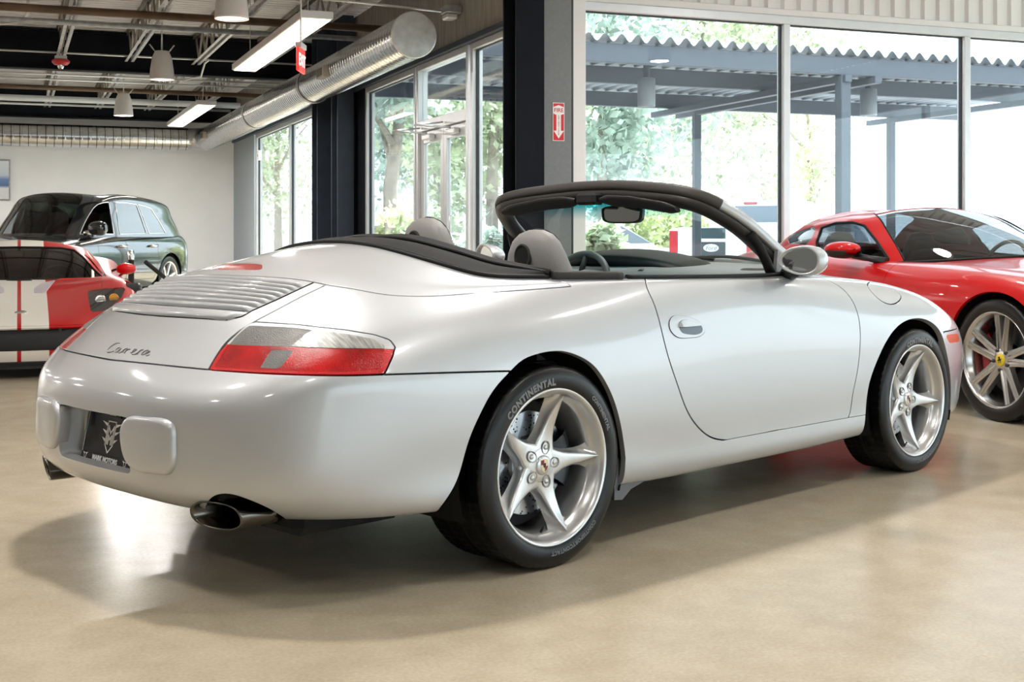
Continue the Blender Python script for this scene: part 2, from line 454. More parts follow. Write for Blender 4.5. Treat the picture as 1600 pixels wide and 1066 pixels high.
# ================================================================ the showroom
def structure(o): o['kind'] = 'structure'; return o
WX, WY, BACK, LEFT, BEHIND, RGT = 4.35, 9.89, 27.0, -11.0, -6.5, 13.5
ZH = 2.95                                     # window head
ZC = 3.98                                     # underside of roof deck
ALU = mat('aluminium', (.62, .64, .66), .38, .55, noise=.04, nscale=6)
ALU_D = mat('dark_gasket', (.03, .035, .045), .5)
STEELB = mat('blue_grey_steel', (.030, .044, .070), .55, noise=.12, nscale=5)
CHARC = mat('charcoal_steel', (.009, .011, .016), .65, noise=.2, nscale=3, spec=.12)
WHITE = mat('white_wall', (.88, .90, .93), .7, noise=.02, nscale=2)
GALV = mat('galvanised', (.50, .515, .53), .32, .85, noise=.15, nscale=9, stretch=(1, 1, 4))
def seam_lines(m, axis, step):
    nt = m.node_tree; N = nt.nodes; L = nt.links; b = N['Principled BSDF']; src = b.inputs['Base Color'].links[0].from_socket
    tc = N.new('ShaderNodeTexCoord'); sx = N.new('ShaderNodeSeparateXYZ'); L.new(tc.outputs['Object'], sx.inputs[0]); d = N.new('ShaderNodeMath'); d.operation = 'DIVIDE'; d.inputs[1].default_value = step; L.new(sx.outputs[axis], d.inputs[0])
    f = N.new('ShaderNodeMath'); f.operation = 'FRACT'; L.new(d.outputs[0], f.inputs[0]); g = N.new('ShaderNodeMath'); g.operation = 'GREATER_THAN'; g.inputs[1].default_value = .90; L.new(f.outputs[0], g.inputs[0])
    mx = N.new('ShaderNodeMix'); mx.data_type = 'RGBA'; L.new(src, mx.inputs['A']); mx.inputs['B'].default_value = (.13, .13, .13, 1); L.new(g.outputs[0], mx.inputs['Factor']); L.new(mx.outputs['Result'], b.inputs['Base Color']); return m
GALV_Y = seam_lines(mat('galvanised_run', (.62, .635, .65), .22, 1.0, noise=.12, nscale=9, stretch=(1, 1, 4)), 'Y', .105)
GALV_X = seam_lines(mat('galvanised_cross', (.62, .635, .65), .22, 1.0, noise=.12, nscale=9, stretch=(1, 1, 4)), 'X', .155)
GALVD = mat('galvanised_dull', (.36, .365, .37), .45, .6, noise=.2, nscale=14)
PANE = glass_mat('window_glass', (.93, .97, .97), 1.0)
def floor_mat():
    m = mat('polished_concrete', (.46, .40, .31), .16, spec=.3)
    nt = m.node_tree; N = nt.nodes; L = nt.links; b = N['Principled BSDF']
    tc = N.new('ShaderNodeTexCoord')
    n1 = N.new('ShaderNodeTexNoise'); n1.inputs['Scale'].default_value = .55; n1.inputs['Detail'].default_value = 6; n1.inputs['Roughness'].default_value = .55
    n2 = N.new('ShaderNodeTexNoise'); n2.inputs['Scale'].default_value = 5; n2.inputs['Detail'].default_value = 8; n2.inputs['Roughness'].default_value = .65
    n3 = N.new('ShaderNodeTexNoise'); n3.inputs['Scale'].default_value = 90; n3.inputs['Detail'].default_value = 2
    for n in (n1, n2, n3): L.new(tc.outputs['Object'], n.inputs['Vector'])
    r = N.new('ShaderNodeValToRGB'); r.color_ramp.elements[0].position = .32; r.color_ramp.elements[0].color = (.45, .375, .268, 1)
    r.color_ramp.elements[1].position = .68; r.color_ramp.elements[1].color = (.585, .505, .38, 1)
    mx = N.new('ShaderNodeMix'); mx.inputs['Factor'].default_value = .55; L.new(n1.outputs['Fac'], mx.inputs['A']); L.new(n2.outputs['Fac'], mx.inputs['B'])
    L.new(mx.outputs['Result'], r.inputs['Fac'])
    sp = N.new('ShaderNodeMapRange'); sp.inputs['From Min'].default_value = .25; sp.inputs['From Max'].default_value = .75; sp.inputs['To Min'].default_value = .90; sp.inputs['To Max'].default_value = 1.08
    L.new(n3.outputs['Fac'], sp.inputs['Value']); m2 = N.new('ShaderNodeMix'); m2.data_type = 'RGBA'; m2.blend_type = 'MULTIPLY'; m2.inputs['Factor'].default_value = 1
    L.new(r.outputs['Color'], m2.inputs['A']); L.new(sp.outputs['Result'], m2.inputs['B']); L.new(m2.outputs['Result'], b.inputs['Base Color'])
    rr = N.new('ShaderNodeMapRange'); rr.inputs['To Min'].default_value = .19; rr.inputs['To Max'].default_value = .265; L.new(n2.outputs['Fac'], rr.inputs['Value']); L.new(rr.outputs['Result'], b.inputs['Roughness'])
    bp = N.new('ShaderNodeBump'); bp.inputs['Strength'].default_value = .05; bp.inputs['Distance'].default_value = .01; L.new(n2.outputs['Fac'], bp.inputs['Height']); L.new(bp.outputs['Normal'], b.inputs['Normal'])
    return m
fl = MB(); fl.box((LEFT, BEHIND, -.12), (WX + .05, BACK, 0)); fl.box((WX + .05, BEHIND, -.12), (RGT, WY + .05, 0)); structure(fl.build('floor', floor_mat()))
# roof deck with trapezoid ribs running along x
def deck(x0, x1, y0, y1):
    n = int((y1 - y0) / .155); pr = []
    for i in range(n):
        y = y0 + i * .155; pr += [(y, ZC), (y + .085, ZC), (y + .10, ZC + .045), (y + .14, ZC + .045)]
    pr.append((y0 + n * .155, ZC)); V = [(x, y, z) for x in (x0, x1) for y, z in pr]; m = len(pr)
    mb = MB(); mb.add(V, [(i, i + 1, m + i + 1, m + i) for i in range(m - 1)]); mb.box((x0, y0, ZC + .06), (x1, y1, ZC + .12)); return mb
dk = deck(LEFT, WX, BEHIND, BACK); d2 = deck(WX, RGT, BEHIND, WY); dk.add(np.concatenate(d2.v), d2.f)
structure(dk.build('ceiling', mat('roof_deck', (.72, .73, .75), .45, .15, noise=.12, nscale=2)))
# plain walls
wb = MB(); wb.box((LEFT, BACK, 0), (WX, BACK + .15, ZC)); structure(wb.build('wall_back', WHITE))
wl = MB(); wl.box((LEFT - .15, BEHIND, 0), (LEFT, BACK, ZC)); structure(wl.build('wall_far_left', mat('grey_wall', (.42, .41, .39), .8)))
# ---- glazed walls
WIN_N = [0]
def window(name, p0, p1, z0, z1, outn, fw=.06, depth=.11, mull=(), sill=True, gasket=True):
    """aluminium frame between ground points p0 and p1 (2D), glass in the middle; outn = outward normal"""
    e = bpy.data.objects.new(name, None); COL.objects.link(e); e['kind'] = 'structure'
    p0 = np.array(p0, float); p1 = np.array(p1, float); L_ = np.linalg.norm(p1 - p0); d = (p1 - p0) / L_
    M = np.eye(4); M[:3, 0] = (*d, 0); M[:3, 1] = (*outn, 0); M[:3, 2] = (0, 0, 1); M[:3, 3] = (*p0, 0)
    def part(nm, lo, hi, m=ALU):
        return MB().bbox(lo, hi, .006, M=M).build(nm, m, e)
    part('frame_jamb', (0, -depth / 2, z0), (fw, depth / 2, z1)); part('frame_jamb', (L_ - fw, -depth / 2, z0), (L_, depth / 2, z1))
    part('frame_head', (fw, -depth / 2, z1 - fw), (L_ - fw, depth / 2, z1)); part('frame_sill', (fw, -depth / 2, z0), (L_ - fw, depth / 2, z0 + fw))
    xs = [fw] + [m for m in mull] + [L_ - fw]
    for m in mull: part('mullion', (m - fw / 2, -depth / 2, z0 + fw), (m + fw / 2, depth / 2, z1 - fw))
    for i in range(len(xs) - 1):
        a = xs[i] + (fw / 2 if i else 0); b = xs[i + 1] - (fw / 2 if i < len(xs) - 2 else 0)
        g = MB().box((a, -.004, z0 + fw), (b, .004, z1 - fw), M=M).build('pane', PANE, e)
        if gasket:
            q = MB(); t = .012
            for lo, hi in (((a, -.016, z0 + fw), (a + t, .016, z1 - fw)), ((b - t, -.016, z0 + fw), (b, .016, z1 - fw)), ((a, -.016, z1 - fw - t), (b, .016, z1 - fw))): q.box(lo, hi, M=M)
            q.build('gasket', ALU_D, e)
    return e, M, L_
yl = lambda px: float(at(px, 300, x=WX)[1]); xr = lambda px: float(at(px, 300, y=WY)[0])
# right-hand window wall (along x at y = WY)
x_j = xr(897); m1_, m2_ = xr(1224.5), xr(1506)
window('window_1', (x_j, WY), (RGT, WY), 0.0, ZH + .06, (0, 1), fw=.075, mull=[m1_ - x_j, m2_ - x_j, 2 * m2_ - m1_ - x_j, 3 * m2_ - 2 * m1_ - x_j])
# white ribbed metal fascia over it
fs = MB(); n = int((RGT - WX) / .17); 
fs.box((WX, WY - .02, ZH + .06), (RGT, WY + .12, ZC))
structure(fs.build('wall_right', mat('white_metal', (.80, .81, .80), .45)))
rib = MB(); rib.prism([(0, 0), (.02, -.03), (.09, -.03), (.11, 0)], ZC - ZH - .16, 'z', ZH + .12); rme = rib.mesh('fascia_rib'); rme.materials.append(mat('white_metal'))
for i in range(n): link('fascia_rib', rme, bpy.data.objects['wall_right'], (WX + .35 + i * .17, WY - .02, 0))
MB().bbox((x_j, WY - .05, ZH + .06), (RGT, WY - .02, ZH + .12), .006).build('flashing', mat('white_metal'), bpy.data.objects['wall_right'])
# left-hand window wall (along y at x = WX)
head = MB(); head.box((WX - .06, WY + .3, ZH + .08), (WX + .10, BACK, ZC)); lw = structure(head.build('wall_left', mat('board_marked_concrete', (.25, .235, .215), .8, noise=.25, nscale=5, stretch=(1, 6, .6))))
MB().bbox((WX - .10, WY + .3, ZH + .03), (WX + .06, BACK, ZH + .10), .01).build('head_trim', STEELB, lw)
endw = MB(); endw.box((WX - .06, yl(402), 0), (WX + .10, BACK, ZH + .08)); endw.build('wall_end', mat('blue_grey_wall', (.33, .38, .43), .7), lw)
ya, yb, yc, yd = yl(778) - .9, yl(741), yl(657), yl(577)
window('window_2', (WX, yd), (WX, yc + .03), 0, ZH + .03, (1, 0), fw=.07)
window('window_3', (WX, yb - .03), (WX, WY + .15), 0, ZH + .03, (1, 0), fw=.07)
window('window_4', (WX, yl(404)), (WX, yl(511)), 0, ZH + .03, (1, 0), fw=.08, mull=[(yl(404) - yl(457)) * 1.0])
# entrance door with transom
y0, y1 = min(yb, yc) + .03, max(yb, yc) - .03; zd = 2.13
dr_ = bpy.data.objects.new('door_1', None); COL.objects.link(dr_); dr_['kind'] = 'structure'
def dpart(nm, lo, hi, m=ALU, par=None): return MB().bbox(lo, hi, .005).build(nm, m, par or dr_)
ZT = float(at(657, 186, x=WX)[2]); ZT = 2.27
dpart('door_frame', (WX - .06, y0, 0), (WX + .06, y0 + .06, ZH + .03)); dpart('door_frame', (WX - .06, y1 - .06, 0), (WX + .06, y1, ZH + .03))
dpart('transom_bar', (WX - .06, y0 + .06, ZT - .05), (WX + .06, y1 - .06, ZT + .07)); dpart('door_head', (WX - .06, y0 + .06, ZH - .04), (WX + .06, y1 - .06, ZH + .03))
MB().box((WX - .004, y0 + .06, ZT + .07), (WX + .004, y1 - .06, ZH - .04)).build('pane', PANE, dr_)
ym = (y0 + y1) / 2
for a, b in ((y0 + .065, ym - .005), (ym + .005, y1 - .065)):
    st = .10
    lf = dpart('door_leaf', (WX - .025, a, .01), (WX + .025, a + st, ZT - .055)); dpart('stile', (WX - .025, b - st, .01), (WX + .025, b, ZT - .055), par=lf)
    dpart('rail', (WX - .025, a + st, ZT - .055 - .13), (WX + .025, b - st, ZT - .055), par=lf); dpart('rail', (WX - .025, a + st, .01), (WX + .025, b - st, .26), par=lf)
    MB().box((WX - .004, a + st, .26), (WX + .004, b - st, ZT - .185)).build('pane', PANE, lf)
    cl = MB(); cl.bbox((WX - .10, (a + b) / 2 - .14, ZT - .16), (WX - .03, (a + b) / 2 + .14, ZT - .10), .01); cl.tube([(WX - .08, (a + b) / 2, ZT - .09), (WX - .42, (a + b) / 2 + .18, ZT - .06), (WX - .07, (a + b) / 2 + .30, ZT - .01)], .010, 6); cl.build('door_closer', ALU, lf)
    MB().tube([(WX - .05, (a + b) / 2 + (-.3 if a < ym - .1 else .3) * 0 + .0, .95), (WX - .09, (a + b) / 2, .97), (WX - .09, (a + b) / 2, 1.25), (WX - .05, (a + b) / 2, 1.27)], .012, 8).build('door_handle', ALU, lf)
# steel columns
def hcol(name, x, y, w, d, z1, label, m=STEELB, tf=.025):
    t = thing(name, label, 'column', (x, y, 0))
    MB().bbox((-w / 2, -d / 2, 0), (w / 2, -d / 2 + tf, z1), .003).build('flange', m, t); MB().bbox((-w / 2, d / 2 - tf, 0), (w / 2, d / 2, z1), .003).build('flange', m, t)
    MB().bbox((-.012, -d / 2 + tf, 0), (.012, d / 2 - tf, z1), .002).build('web', m, t)
    MB().bbox((-w / 2 - .05, -d / 2 - .05, 0), (w / 2 + .05, d / 2 + .05, .02), .004).build('base_plate', m, t); return t
c1 = at(812, 300, y=WY - .42); hcol('steel_column', float(at(822, 300, y=WY - .30)[0]), WY - .24, .24, .30, ZC - .0, 'dark steel column at the corner between the two window walls, fire sign beside it', CHARC)
xg0, xg1 = float(at(850, 300, y=WY - .33)[0]), float(at(893, 300, y=WY - .33)[0])
pr_ = MB(); pr_.bbox((xg0, WY - .33, 0), (xg1, WY - .05, ZC), .004); structure(pr_.build('trim_1', mat('grey_pier', (.20, .215, .225), .75, noise=.05, nscale=40)))
MB().bbox((xg1 + .001, WY - .31, 0), (xg1 + .026, WY - .05, ZC), .002).build('pier_gasket', ALU_D, bpy.data.objects['trim_1'])
structure(MB().bbox((xg1 + .028, WY - .29, 0), (float(at(915.5, 300, y=WY - .29)[0]), WY - .058, ZC - .01), .004).build('trim_2', mat('white_metal')))
cy = yl(545)
hcol('steel_column', WX - .22, yl(560), .22, .36, ZC, 'blue-grey steel column in the left window wall, nearer the entrance door')
hcol('steel_column', WX - .22, yl(527), .22, .36, ZC, 'blue-grey steel column in the left window wall, nearer the back')
bk = MB(); bk.bbox((WX - .05, yl(577) + .05, 0), (WX + .08, yl(511) - .05, ZH + .08), .01); bk.build('pier_panel', CHARC, lw)
# walls behind the camera, with glazing
window('window_5', (1.0, BEHIND), (RGT, BEHIND), .0, 3.0, (0, -1), fw=.09, mull=[2.5 * k for k in range(1, 5)], gasket=False)
wbh = MB(); wbh.box((LEFT, BEHIND - .15, 3.0), (RGT, BEHIND, ZC)); wbh.box((LEFT, BEHIND - .15, 0), (1.0, BEHIND, 3.0)); structure(wbh.build('wall_behind', mat('light_grey_wall', (.62, .62, .61), .8)))
window('window_6', (RGT, BEHIND), (RGT, WY), .0, 3.2, (1, 0), fw=.09, mull=[3.2 * k for k in range(1, 5)], gasket=False)
structure(MB().box((RGT, BEHIND, 3.2), (RGT + .15, WY, ZC)).build('wall_far_right', WHITE))
# ---- ceiling steel
def ibeam(name, label, p0, p1, zb, h, w, m):
    t = thing(name, label, 'beam', (0, 0, 0)); d = np.array(p1) - np.array(p0); L_ = np.linalg.norm(d); M = frame((p0[0], p0[1], 0), (*d, 0), (0, 0, 1))
    MB().bbox((0, -w / 2, zb), (L_, w / 2, zb + .025), .004, M=M).build('bottom_flange', m, t); MB().bbox((0, -w / 2, zb + h - .025), (L_, w / 2, zb + h), .004, M=M).build('top_flange', m, t)
    MB().bbox((0, -.012, zb + .025), (L_, .012, zb + h - .025), .002, M=M).build('web', m, t); return t
GY = float(at(200, 114.5, z=3.40)[1])
ibeam('roof_girder', 'deep charcoal roof girder crossing under the joists, nearer one', (LEFT, GY), (WX - .05, GY), 3.40, .56, .22, CHARC)
ibeam('roof_girder', 'charcoal roof girder along the top of the white back wall', (LEFT, BACK - .35), (WX - .05, BACK - .35), 3.36, .60, .22, CHARC)
JST = mat('joist_steel', (.30, .28, .25), .5, .3, noise=.3, nscale=4); JSTB = mat('joist_chord', (.55, .56, .58), .4, .5, noise=.2, nscale=6)
ZJ = 3.55
def joist_mesh(y0, y1):
    ch = MB()
    for sx in (-.045, .045):
        ch.box((sx - .018, y0, ZJ), (sx + .018, y1, ZJ + .006)); ch.box((sx - np.sign(sx) * .018 - .003, y0, ZJ), (sx - np.sign(sx) * .018 + .003, y1, ZJ + .045))
    tc = MB()
    for sx in (-.03, .03): tc.box((sx - .025, y0, ZC - .012), (sx + .025, y1, ZC - .004)); tc.box((sx - .004, y0, ZC - .055), (sx + .004, y1, ZC - .012))
    n = int((y1 - y0) / .33); wb = MB(); ys = np.linspace(y0 + .05, y1 - .05, n + 1)
    for i in range(n):
        a = (0, ys[i], ZJ + .03) if i % 2 == 0 else (0, ys[i], ZC - .04); b = (0, ys[i + 1], ZC - .04) if i % 2 == 0 else (0, ys[i + 1], ZJ + .03); wb.tube([a, b], .016, 6, caps=False)
    return ch.mesh('bottom_chord'), tc.mesh('top_chord'), wb.mesh('web')
X0J = float(at(95, 89, z=ZJ)[0]); DJ = .932
bays = [(WY + 1.0, GY - .12, 'over the near bay'), (GY + .12, BACK - .47, 'over the far bay by the back wall')]
JP = {}
for bi, (ya_, yb_, nm) in enumerate(bays):
    ms = joist_mesh(ya_, yb_)
    for m_, mm in zip(ms, (JSTB, JST, JST)): m_.materials.append(mm)
    ks = range(-3, 4) if bi == 0 else range(-3, 4)
    for k in ks:
        x = X0J + DJ * k
        if x > WX - .35 or x < -2.3: continue
        od = ['first', 'second', 'third', 'fourth', 'fifth', 'sixth', 'seventh'][k + 3]
        t = thing('bar_joist', '%s steel bar joist from the left, %s' % (od, nm), 'joist', (x, 0, 0), group='bar joists ' + nm)
        for m_, pn in zip(ms, ('bottom_chord', 'top_chord', 'web')): link(pn, m_, t)
xs_ = sorted(set(round(X0J + DJ * k, 4) for k in range(-3, 4)))
# pipes and conduits
RUST = mat('rusty_pipe', (.105, .062, .035), .55, .3, noise=.3, nscale=5); COND = mat('conduit', (.55, .55, .54), .35, .7)
def pipe(name, label, cat, pts, r, m): return tag(MB().tube(pts, r, 10).build(name, m), label, cat)
yy = GY - .35
pipe('conduit', 'thin steel conduit running along the front of the nearer girder', 'conduit', [(LEFT, yy, 3.60), (-.4, yy, 3.60), (WX - .1, yy, 3.60)], .014, COND)
def zpipe(px, py, z): return float(at(px, py, z=z)[1])
pipe('sprinkler_pipe', 'rust-brown sprinkler pipe crossing above the joist bottoms', 'pipe', [(LEFT, zpipe(120, 17, 3.49), 3.49), (WX - .1, zpipe(120, 17, 3.49), 3.49)], .045, RUST)
pipe('brace_angle', 'grey steel brace angle crossing in front of the nearer girder', 'brace', [(LEFT, zpipe(120, 36, 3.50), 3.50), (WX - .1, zpipe(120, 36, 3.50), 3.50)], .032, GALVD)
for q, (py, zz, rr, lb) in enumerate(((119, 3.45, .014, 'upper of two thin conduits crossing behind the nearer girder'), (127, 3.45, .014, 'lower of two thin conduits crossing behind the nearer girder'), (166, 3.48, .022, 'pale conduit crossing in front of the back girder'))):
    pipe('conduit', lb, 'conduit', [(LEFT, zpipe(150, py, zz), zz), (WX - .4, zpipe(150, py, zz), zz)], rr, COND)
pipe('sprinkler_pipe', 'rust-brown sprinkler pipe crossing under the far roof bay', 'pipe', [(LEFT, zpipe(300, 146, 3.49), 3.49), (WX - .1, zpipe(300, 146, 3.49), 3.49)], .04, RUST)
pipe('supply_pipe', 'thick white pipe running in front of the back girder', 'pipe', [(LEFT, zpipe(60, 154, 3.47), 3.47), (WX - .4, zpipe(60, 154, 3.47), 3.47)], .055, mat('white_pipe', (.62, .64, .66), .4))
a_ = at(45, 0, z=3.55); b_ = at(45, 22, z=3.55); pipe('conduit', 'bent conduit dropping beside the leftmost joist at the top', 'conduit', [at(44, 0, z=3.6), at(45, 20, z=3.6), at(40, 27, z=3.58), at(25, 35, z=3.56), at(0, 37, z=3.56)], .022, COND)
pipe('conduit', 'long thin conduit passing over the round duct end to the wall light', 'conduit', [at(400, -12, z=3.32), at(560, 4, z=3.32), at(690, 18, z=3.22)], .012, COND)
pipe('conduit', 'conduit dropping under the girder beside the middle hanging lamp', 'conduit', [(X0J + 2 * DJ + .08, GY - .9, ZJ - .02), (X0J + 2 * DJ + .08, GY - .5, ZJ - .02), (X0J + 2 * DJ + .06, GY - .25, 3.37), (X0J + 2 * DJ - .1, GY + .25, 3.37), (X0J + 2 * DJ - .15, GY + .6, ZJ - .04)], .014, COND)
# round duct with spiral seams
DR = .222; cc = at(647, 54.5, d=12.5); DX, DZ, DY0 = float(cc[0]), float(cc[2]), float(cc[1]); DYE = BACK - .55
def duct_profile(h0, h1, step=.105):
    pr = []; h = h0
    while h < h1: pr += [(DR, h), (DR, h + .006), (DR, h + step - .018), (DR, h + step - .012), (DR + .003, h + step - .008), (DR + .003, h + step - .004)]; h += step
    pr.append((DR, h1)); return pr
du = thing('spiral_duct', 'long round galvanised spiral duct under the roof with capped end', 'duct', (0, 0, 0))
MB().lathe(duct_profile(DY0, DYE - .35), 40, 'y', (DX, 0, DZ)).build('duct_run', GALV_Y, du)
MB().lathe([(0, DY0 - .004), (DR * .97, DY0 - .006), (DR + .006, DY0 - .004), (DR + .006, DY0 + .02)], 40, 'y', (DX, 0, DZ)).build('end_cap', mat('cap_sheet', (.55, .56, .56), .42, .55, noise=.15, nscale=12), du)
el = []; n = 10
for i in range(n + 1):
    a = pi / 2 * i / n; c = (DX - .35 + .35 * cos(a), DYE - .35 + .35 * sin(a)); rad = np.array([cos(a), sin(a)])
    el.append([(c[0] + DR * cos(t) * rad[0], c[1] + DR * cos(t) * rad[1], DZ + DR * sin(t)) for t in np.linspace(0, 2 * pi, 32, endpoint=False)])
MB().grid(np.array(el), wrap_v=True, smooth=False).build('elbow', GALV, du)
MB().lathe([(r, -h) for r, h in duct_profile(-(DX - .35), 9.0, .155)], 40, 'x', (0, DYE, DZ)).build('cross_run', GALV_X, du)
for yy_ in (yl(620) - .9, ): pass
for py_ in ((510, 107), (322, 203)):
    q = at(py_[0], py_[1], x=DX - DR * .9); y_ = float(q[1])
    g = MB(); g.bbox((DX - DR - .06, y_ - .17, DZ - .10), (DX - DR + .06, y_ + .17, DZ + .03), .006); vo = g.build('vent_box', mat('vent_bronze', (.32, .29, .25), .4, .5), du)
    MB().box((DX - DR - .062, y_ - .14, DZ - .08), (DX - DR - .060, y_ + .14, DZ + .01)).build('vent_louvre', mat('vent_dark', (.10, .09, .08), .6), vo)
for y_ in (yl(575), yl(470)):
    MB().lathe([(DR + .006, y_ - .06), (DR + .012, y_ - .05), (DR + .012, y_ + .05), (DR + .006, y_ + .06)], 40, 'y', (DX, 0, DZ)).build('duct_collar', GALVD, du)
# linear lamps
LAMPW = mat('lamp_white', (.62, .62, .62), .5)
GLOW = mat('lamp_diffuser', (1, 1, 1), .5, emit=(1.0, .90, .74), estr=LAMP_GLOW)
def linear_lamp(near, far, label):
    z = 3.03; a = at(*near, z=z); b = at(*far, z=z); x = (a[0] + b[0]) / 2; t = thing('linear_lamp', label, 'lamp', (x, (a[1] + b[1]) / 2, z)); L_ = abs(a[1] - b[1]) / 2; w = .15
    MB().bbox((-w, -L_, 0.012), (w, L_, .085), .006).build('housing', LAMPW, t)
    nseg = max(2, int(L_ * 2 / 1.25)); ys = np.linspace(-L_ + .02, L_ - .02, nseg + 1)
    for i in range(nseg): MB().box((-w + .025, ys[i] + .006, .004), (w - .025, ys[i + 1] - .006, .0115)).build('diffuser', GLOW, t)
    for sy in (-L_ * .8, L_ * .8): MB().tube([(0, sy, .085), (0, sy, ZC - z - .02)], .004, 6).build('hanger', COND, t)
linear_lamp((497, 31), (381, 112), 'long lit linear lamp hanging nearer, beside the round duct')
linear_lamp((337, 166), (262, 198), 'long lit linear lamp hanging farther back by the duct elbow')
# high-bay pendants
def pendant(p, label, group=None, k=1.0, w=.152):
    zb = float(p[2]); t = thing('pendant_lamp', label, 'lamp', tuple(p), group=group); h = .36
    MB().lathe([(w * .97, .004), (w, 0), (w, .02), (w * .95, .12), (w * .80, .27), (w * .62, h - .02), (w * .55, h), (0, h)], 32).build('shade', mat('lamp_shade', (.60, .58, .57), .5), t)
    MB().lathe([(0, .012), (w * .95, .012), (w * .96, .016)], 32).build('lens', mat('pendant_lens', (.9, .9, .88), .4, emit=(1, .94, .86), estr=1.2), t)
    MB().tube([(0, 0, h), (0, 0, ZC - zb - .02)], .01, 6).build('stem', COND, t)
    for sx_ in (-1, 1): MB().tube([(sx_ * .08, 0, h - .01), (sx_ * .15, 0, h + .08)], .008, 6).build('bracket', COND, t)
    li = bpy.data.lights.new('pendant_light', 'AREA'); li.shape = 'DISK'; li.size = .24; li.energy = PENDANT_W * (9.0 if p[1] > 18.5 else 2.0 if p[1] > 9.0 else 1.0) * k; li.color = (1.0, .965, .92)
    lo = bpy.data.objects.new('pendant_light', li); COL.objects.link(lo); lo.parent = t; lo.location = (0, 0, .006)
pendant(at(362, 30, z=3.0), 'white tapered pendant lamp at the top edge of the picture'); pendant(at(253, 125, z=3.0), 'white tapered pendant lamp in front of the charcoal girder'); pendant(at(193, 181, z=3.0), 'white tapered pendant lamp over the back wall, farthest of three')
# unseen lamps: near ones fit the car shadow, far ones added for back wall
_cp = RIGHT * -0.480621 + FWD * 4.645556; _cy = radians(90) - (0.793033 + YAW)
for a, b in ((-.6, .40), (1.9, .45), (.3, -2.3), (3.9, .6), (3.2, -2.2), (-2.6, .7), (-2.4, -2.2), (-5.4, 1.0), (-5.2, -2.0), (.4, -5.0), (-2.6, 3.6), (-5.5, 4.2), (6.0, .8), (6.2, -2.2), (-6.5, 8.0), (-3.6, 9.9), (-5.5, 12.9), (-2.6, 15.4), (-4.4, 19.4), (-1.0, 20.9), (1.2, 22.7)):
    pendant((_cp[0] + cos(_cy) * a - sin(_cy) * b, _cp[1] + sin(_cy) * a + cos(_cy) * b, 3.3), 'unseen white tapered pendant lamp overhead, supplying light from above the frame', 'unseen pendant lamps overhead', {-.6: 2.3, 1.9: 2.0}.get(a, .85))
# exit sign
p = at(470, 94, d=11.6); ex = thing('exit_sign', 'red and white exit sign hanging edge-on beside the round duct', 'sign', tuple(p), radians(67))
MB().bbox((-.15, -.012, -.11), (.15, .012, .10), .004).build('sign_panel', mat('exit_red', (.75, .03, .03), .4, emit=(1, .05, .04), estr=.6), ex)
MB().bbox((-.12, -.03, .10), (.12, .03, .15), .005).build('canopy', LAMPW, ex)
letters('EXIT', .15, frame((0, -.0128, -.01), (1, 0, 0), (0, -1, 0)), 'lettering', mat('exit_white', (.95, .9, .9), .5, emit=(1, .9, .9), estr=.8), ex, bold=.004)
MB().tube([(0, 0, .15), (0, 0, ZC - float(p[2]) - .02)], .008, 6).build('stem', COND, ex)
# strobe
p = at(95, 96, y=GY - .62); stb = thing('alarm_strobe', 'red ceiling alarm strobe hanging from the girder conduit', 'alarm', tuple(p))
MB().lathe([(0, -.05), (.09, -.045), (.118, -.015), (.118, .01), (.09, .03), (0, .03)], 28).build('body', mat('alarm_red', (.55, .02, .03), .35), stb)
MB().lathe([(0, -.105), (.03, -.10), (.045, -.07), (.045, -.045)], 20).build('lens', CHROME, stb); MB().bbox((-.08, -.05, .03), (.08, .05, .075), .006).build('junction_box', COND, stb)
MB().tube([(0, 0, .07), (0, 0, ZJ - float(p[2]))], .012, 6).build('stem', COND, stb)
# emergency light on the header
p = at(703, 22, x=WX - .16); el_ = thing('emergency_light', 'small clear emergency light on the concrete header past the duct end', 'light', tuple(p))
MB().bbox((-.07, -.10, -.0), (.10, .10, .08), .01).build('housing', GALVD, el_); MB().bbox((-.06, -.085, -.06), (.06, .085, 0), .02).build('lens', mat('clear_plastic', (.7, .72, .74), .15, .2), el_)
# fire sign, pull station
p = at(872.5, 190.5, y=WY - .334); fsn = thing('fire_sign', 'red and white fire extinguisher arrow sign on the grey pier', 'sign', tuple(p))
SR = mat('sign_red', (.62, .02, .025), .4); SW = mat('sign_white', (.88, .88, .88), .4)
MB().bbox((-.051, -.004, -.154), (.051, .001, .154), .002).build('plate', SW, fsn)
MB().prism([(-.046, -.149), (.046, -.149), (.046, .149), (-.046, .149)], .001, 'y', -.0052).build('red_field', SR, fsn)
MB().prism([(-.046, .065), (-.046, .118), (0, .135), (.046, .118), (.046, .065), (.020, .055), (.020, -.072), (.044, -.072), (0, -.135), (-.044, -.072), (-.020, -.072), (-.020, .055)], .001, 'y', -.0064).build('arrow', SW, fsn)
letters('FIRE', .046, frame((0, -.0068, .092), (1, 0, 0), (0, -1, 0)), 'lettering', SR, fsn, bold=.0008)
for i, ch in enumerate('EXTINGUISHER'): letters(ch, .019, frame((0, -.0068, .046 - i * .0135), (1, 0, 0), (0, -1, 0)), 'lettering', SR, fsn, bold=.0002)
p = at(544, 338, y=yl(545) - .02); ps = thing('pull_station', 'small red fire pull station between the two blue-grey columns', 'alarm', (WX - .10, yl(545), float(at(544, 338, x=WX - .1)[2])))
MB().bbox((-.05, -.055, -.07), (.04, .055, .07), .006).build('box', mat('alarm_red'), ps); MB().bbox((-.062, -.03, -.02), (-.05, .03, .0), .003).build('pull_handle', SW, ps)
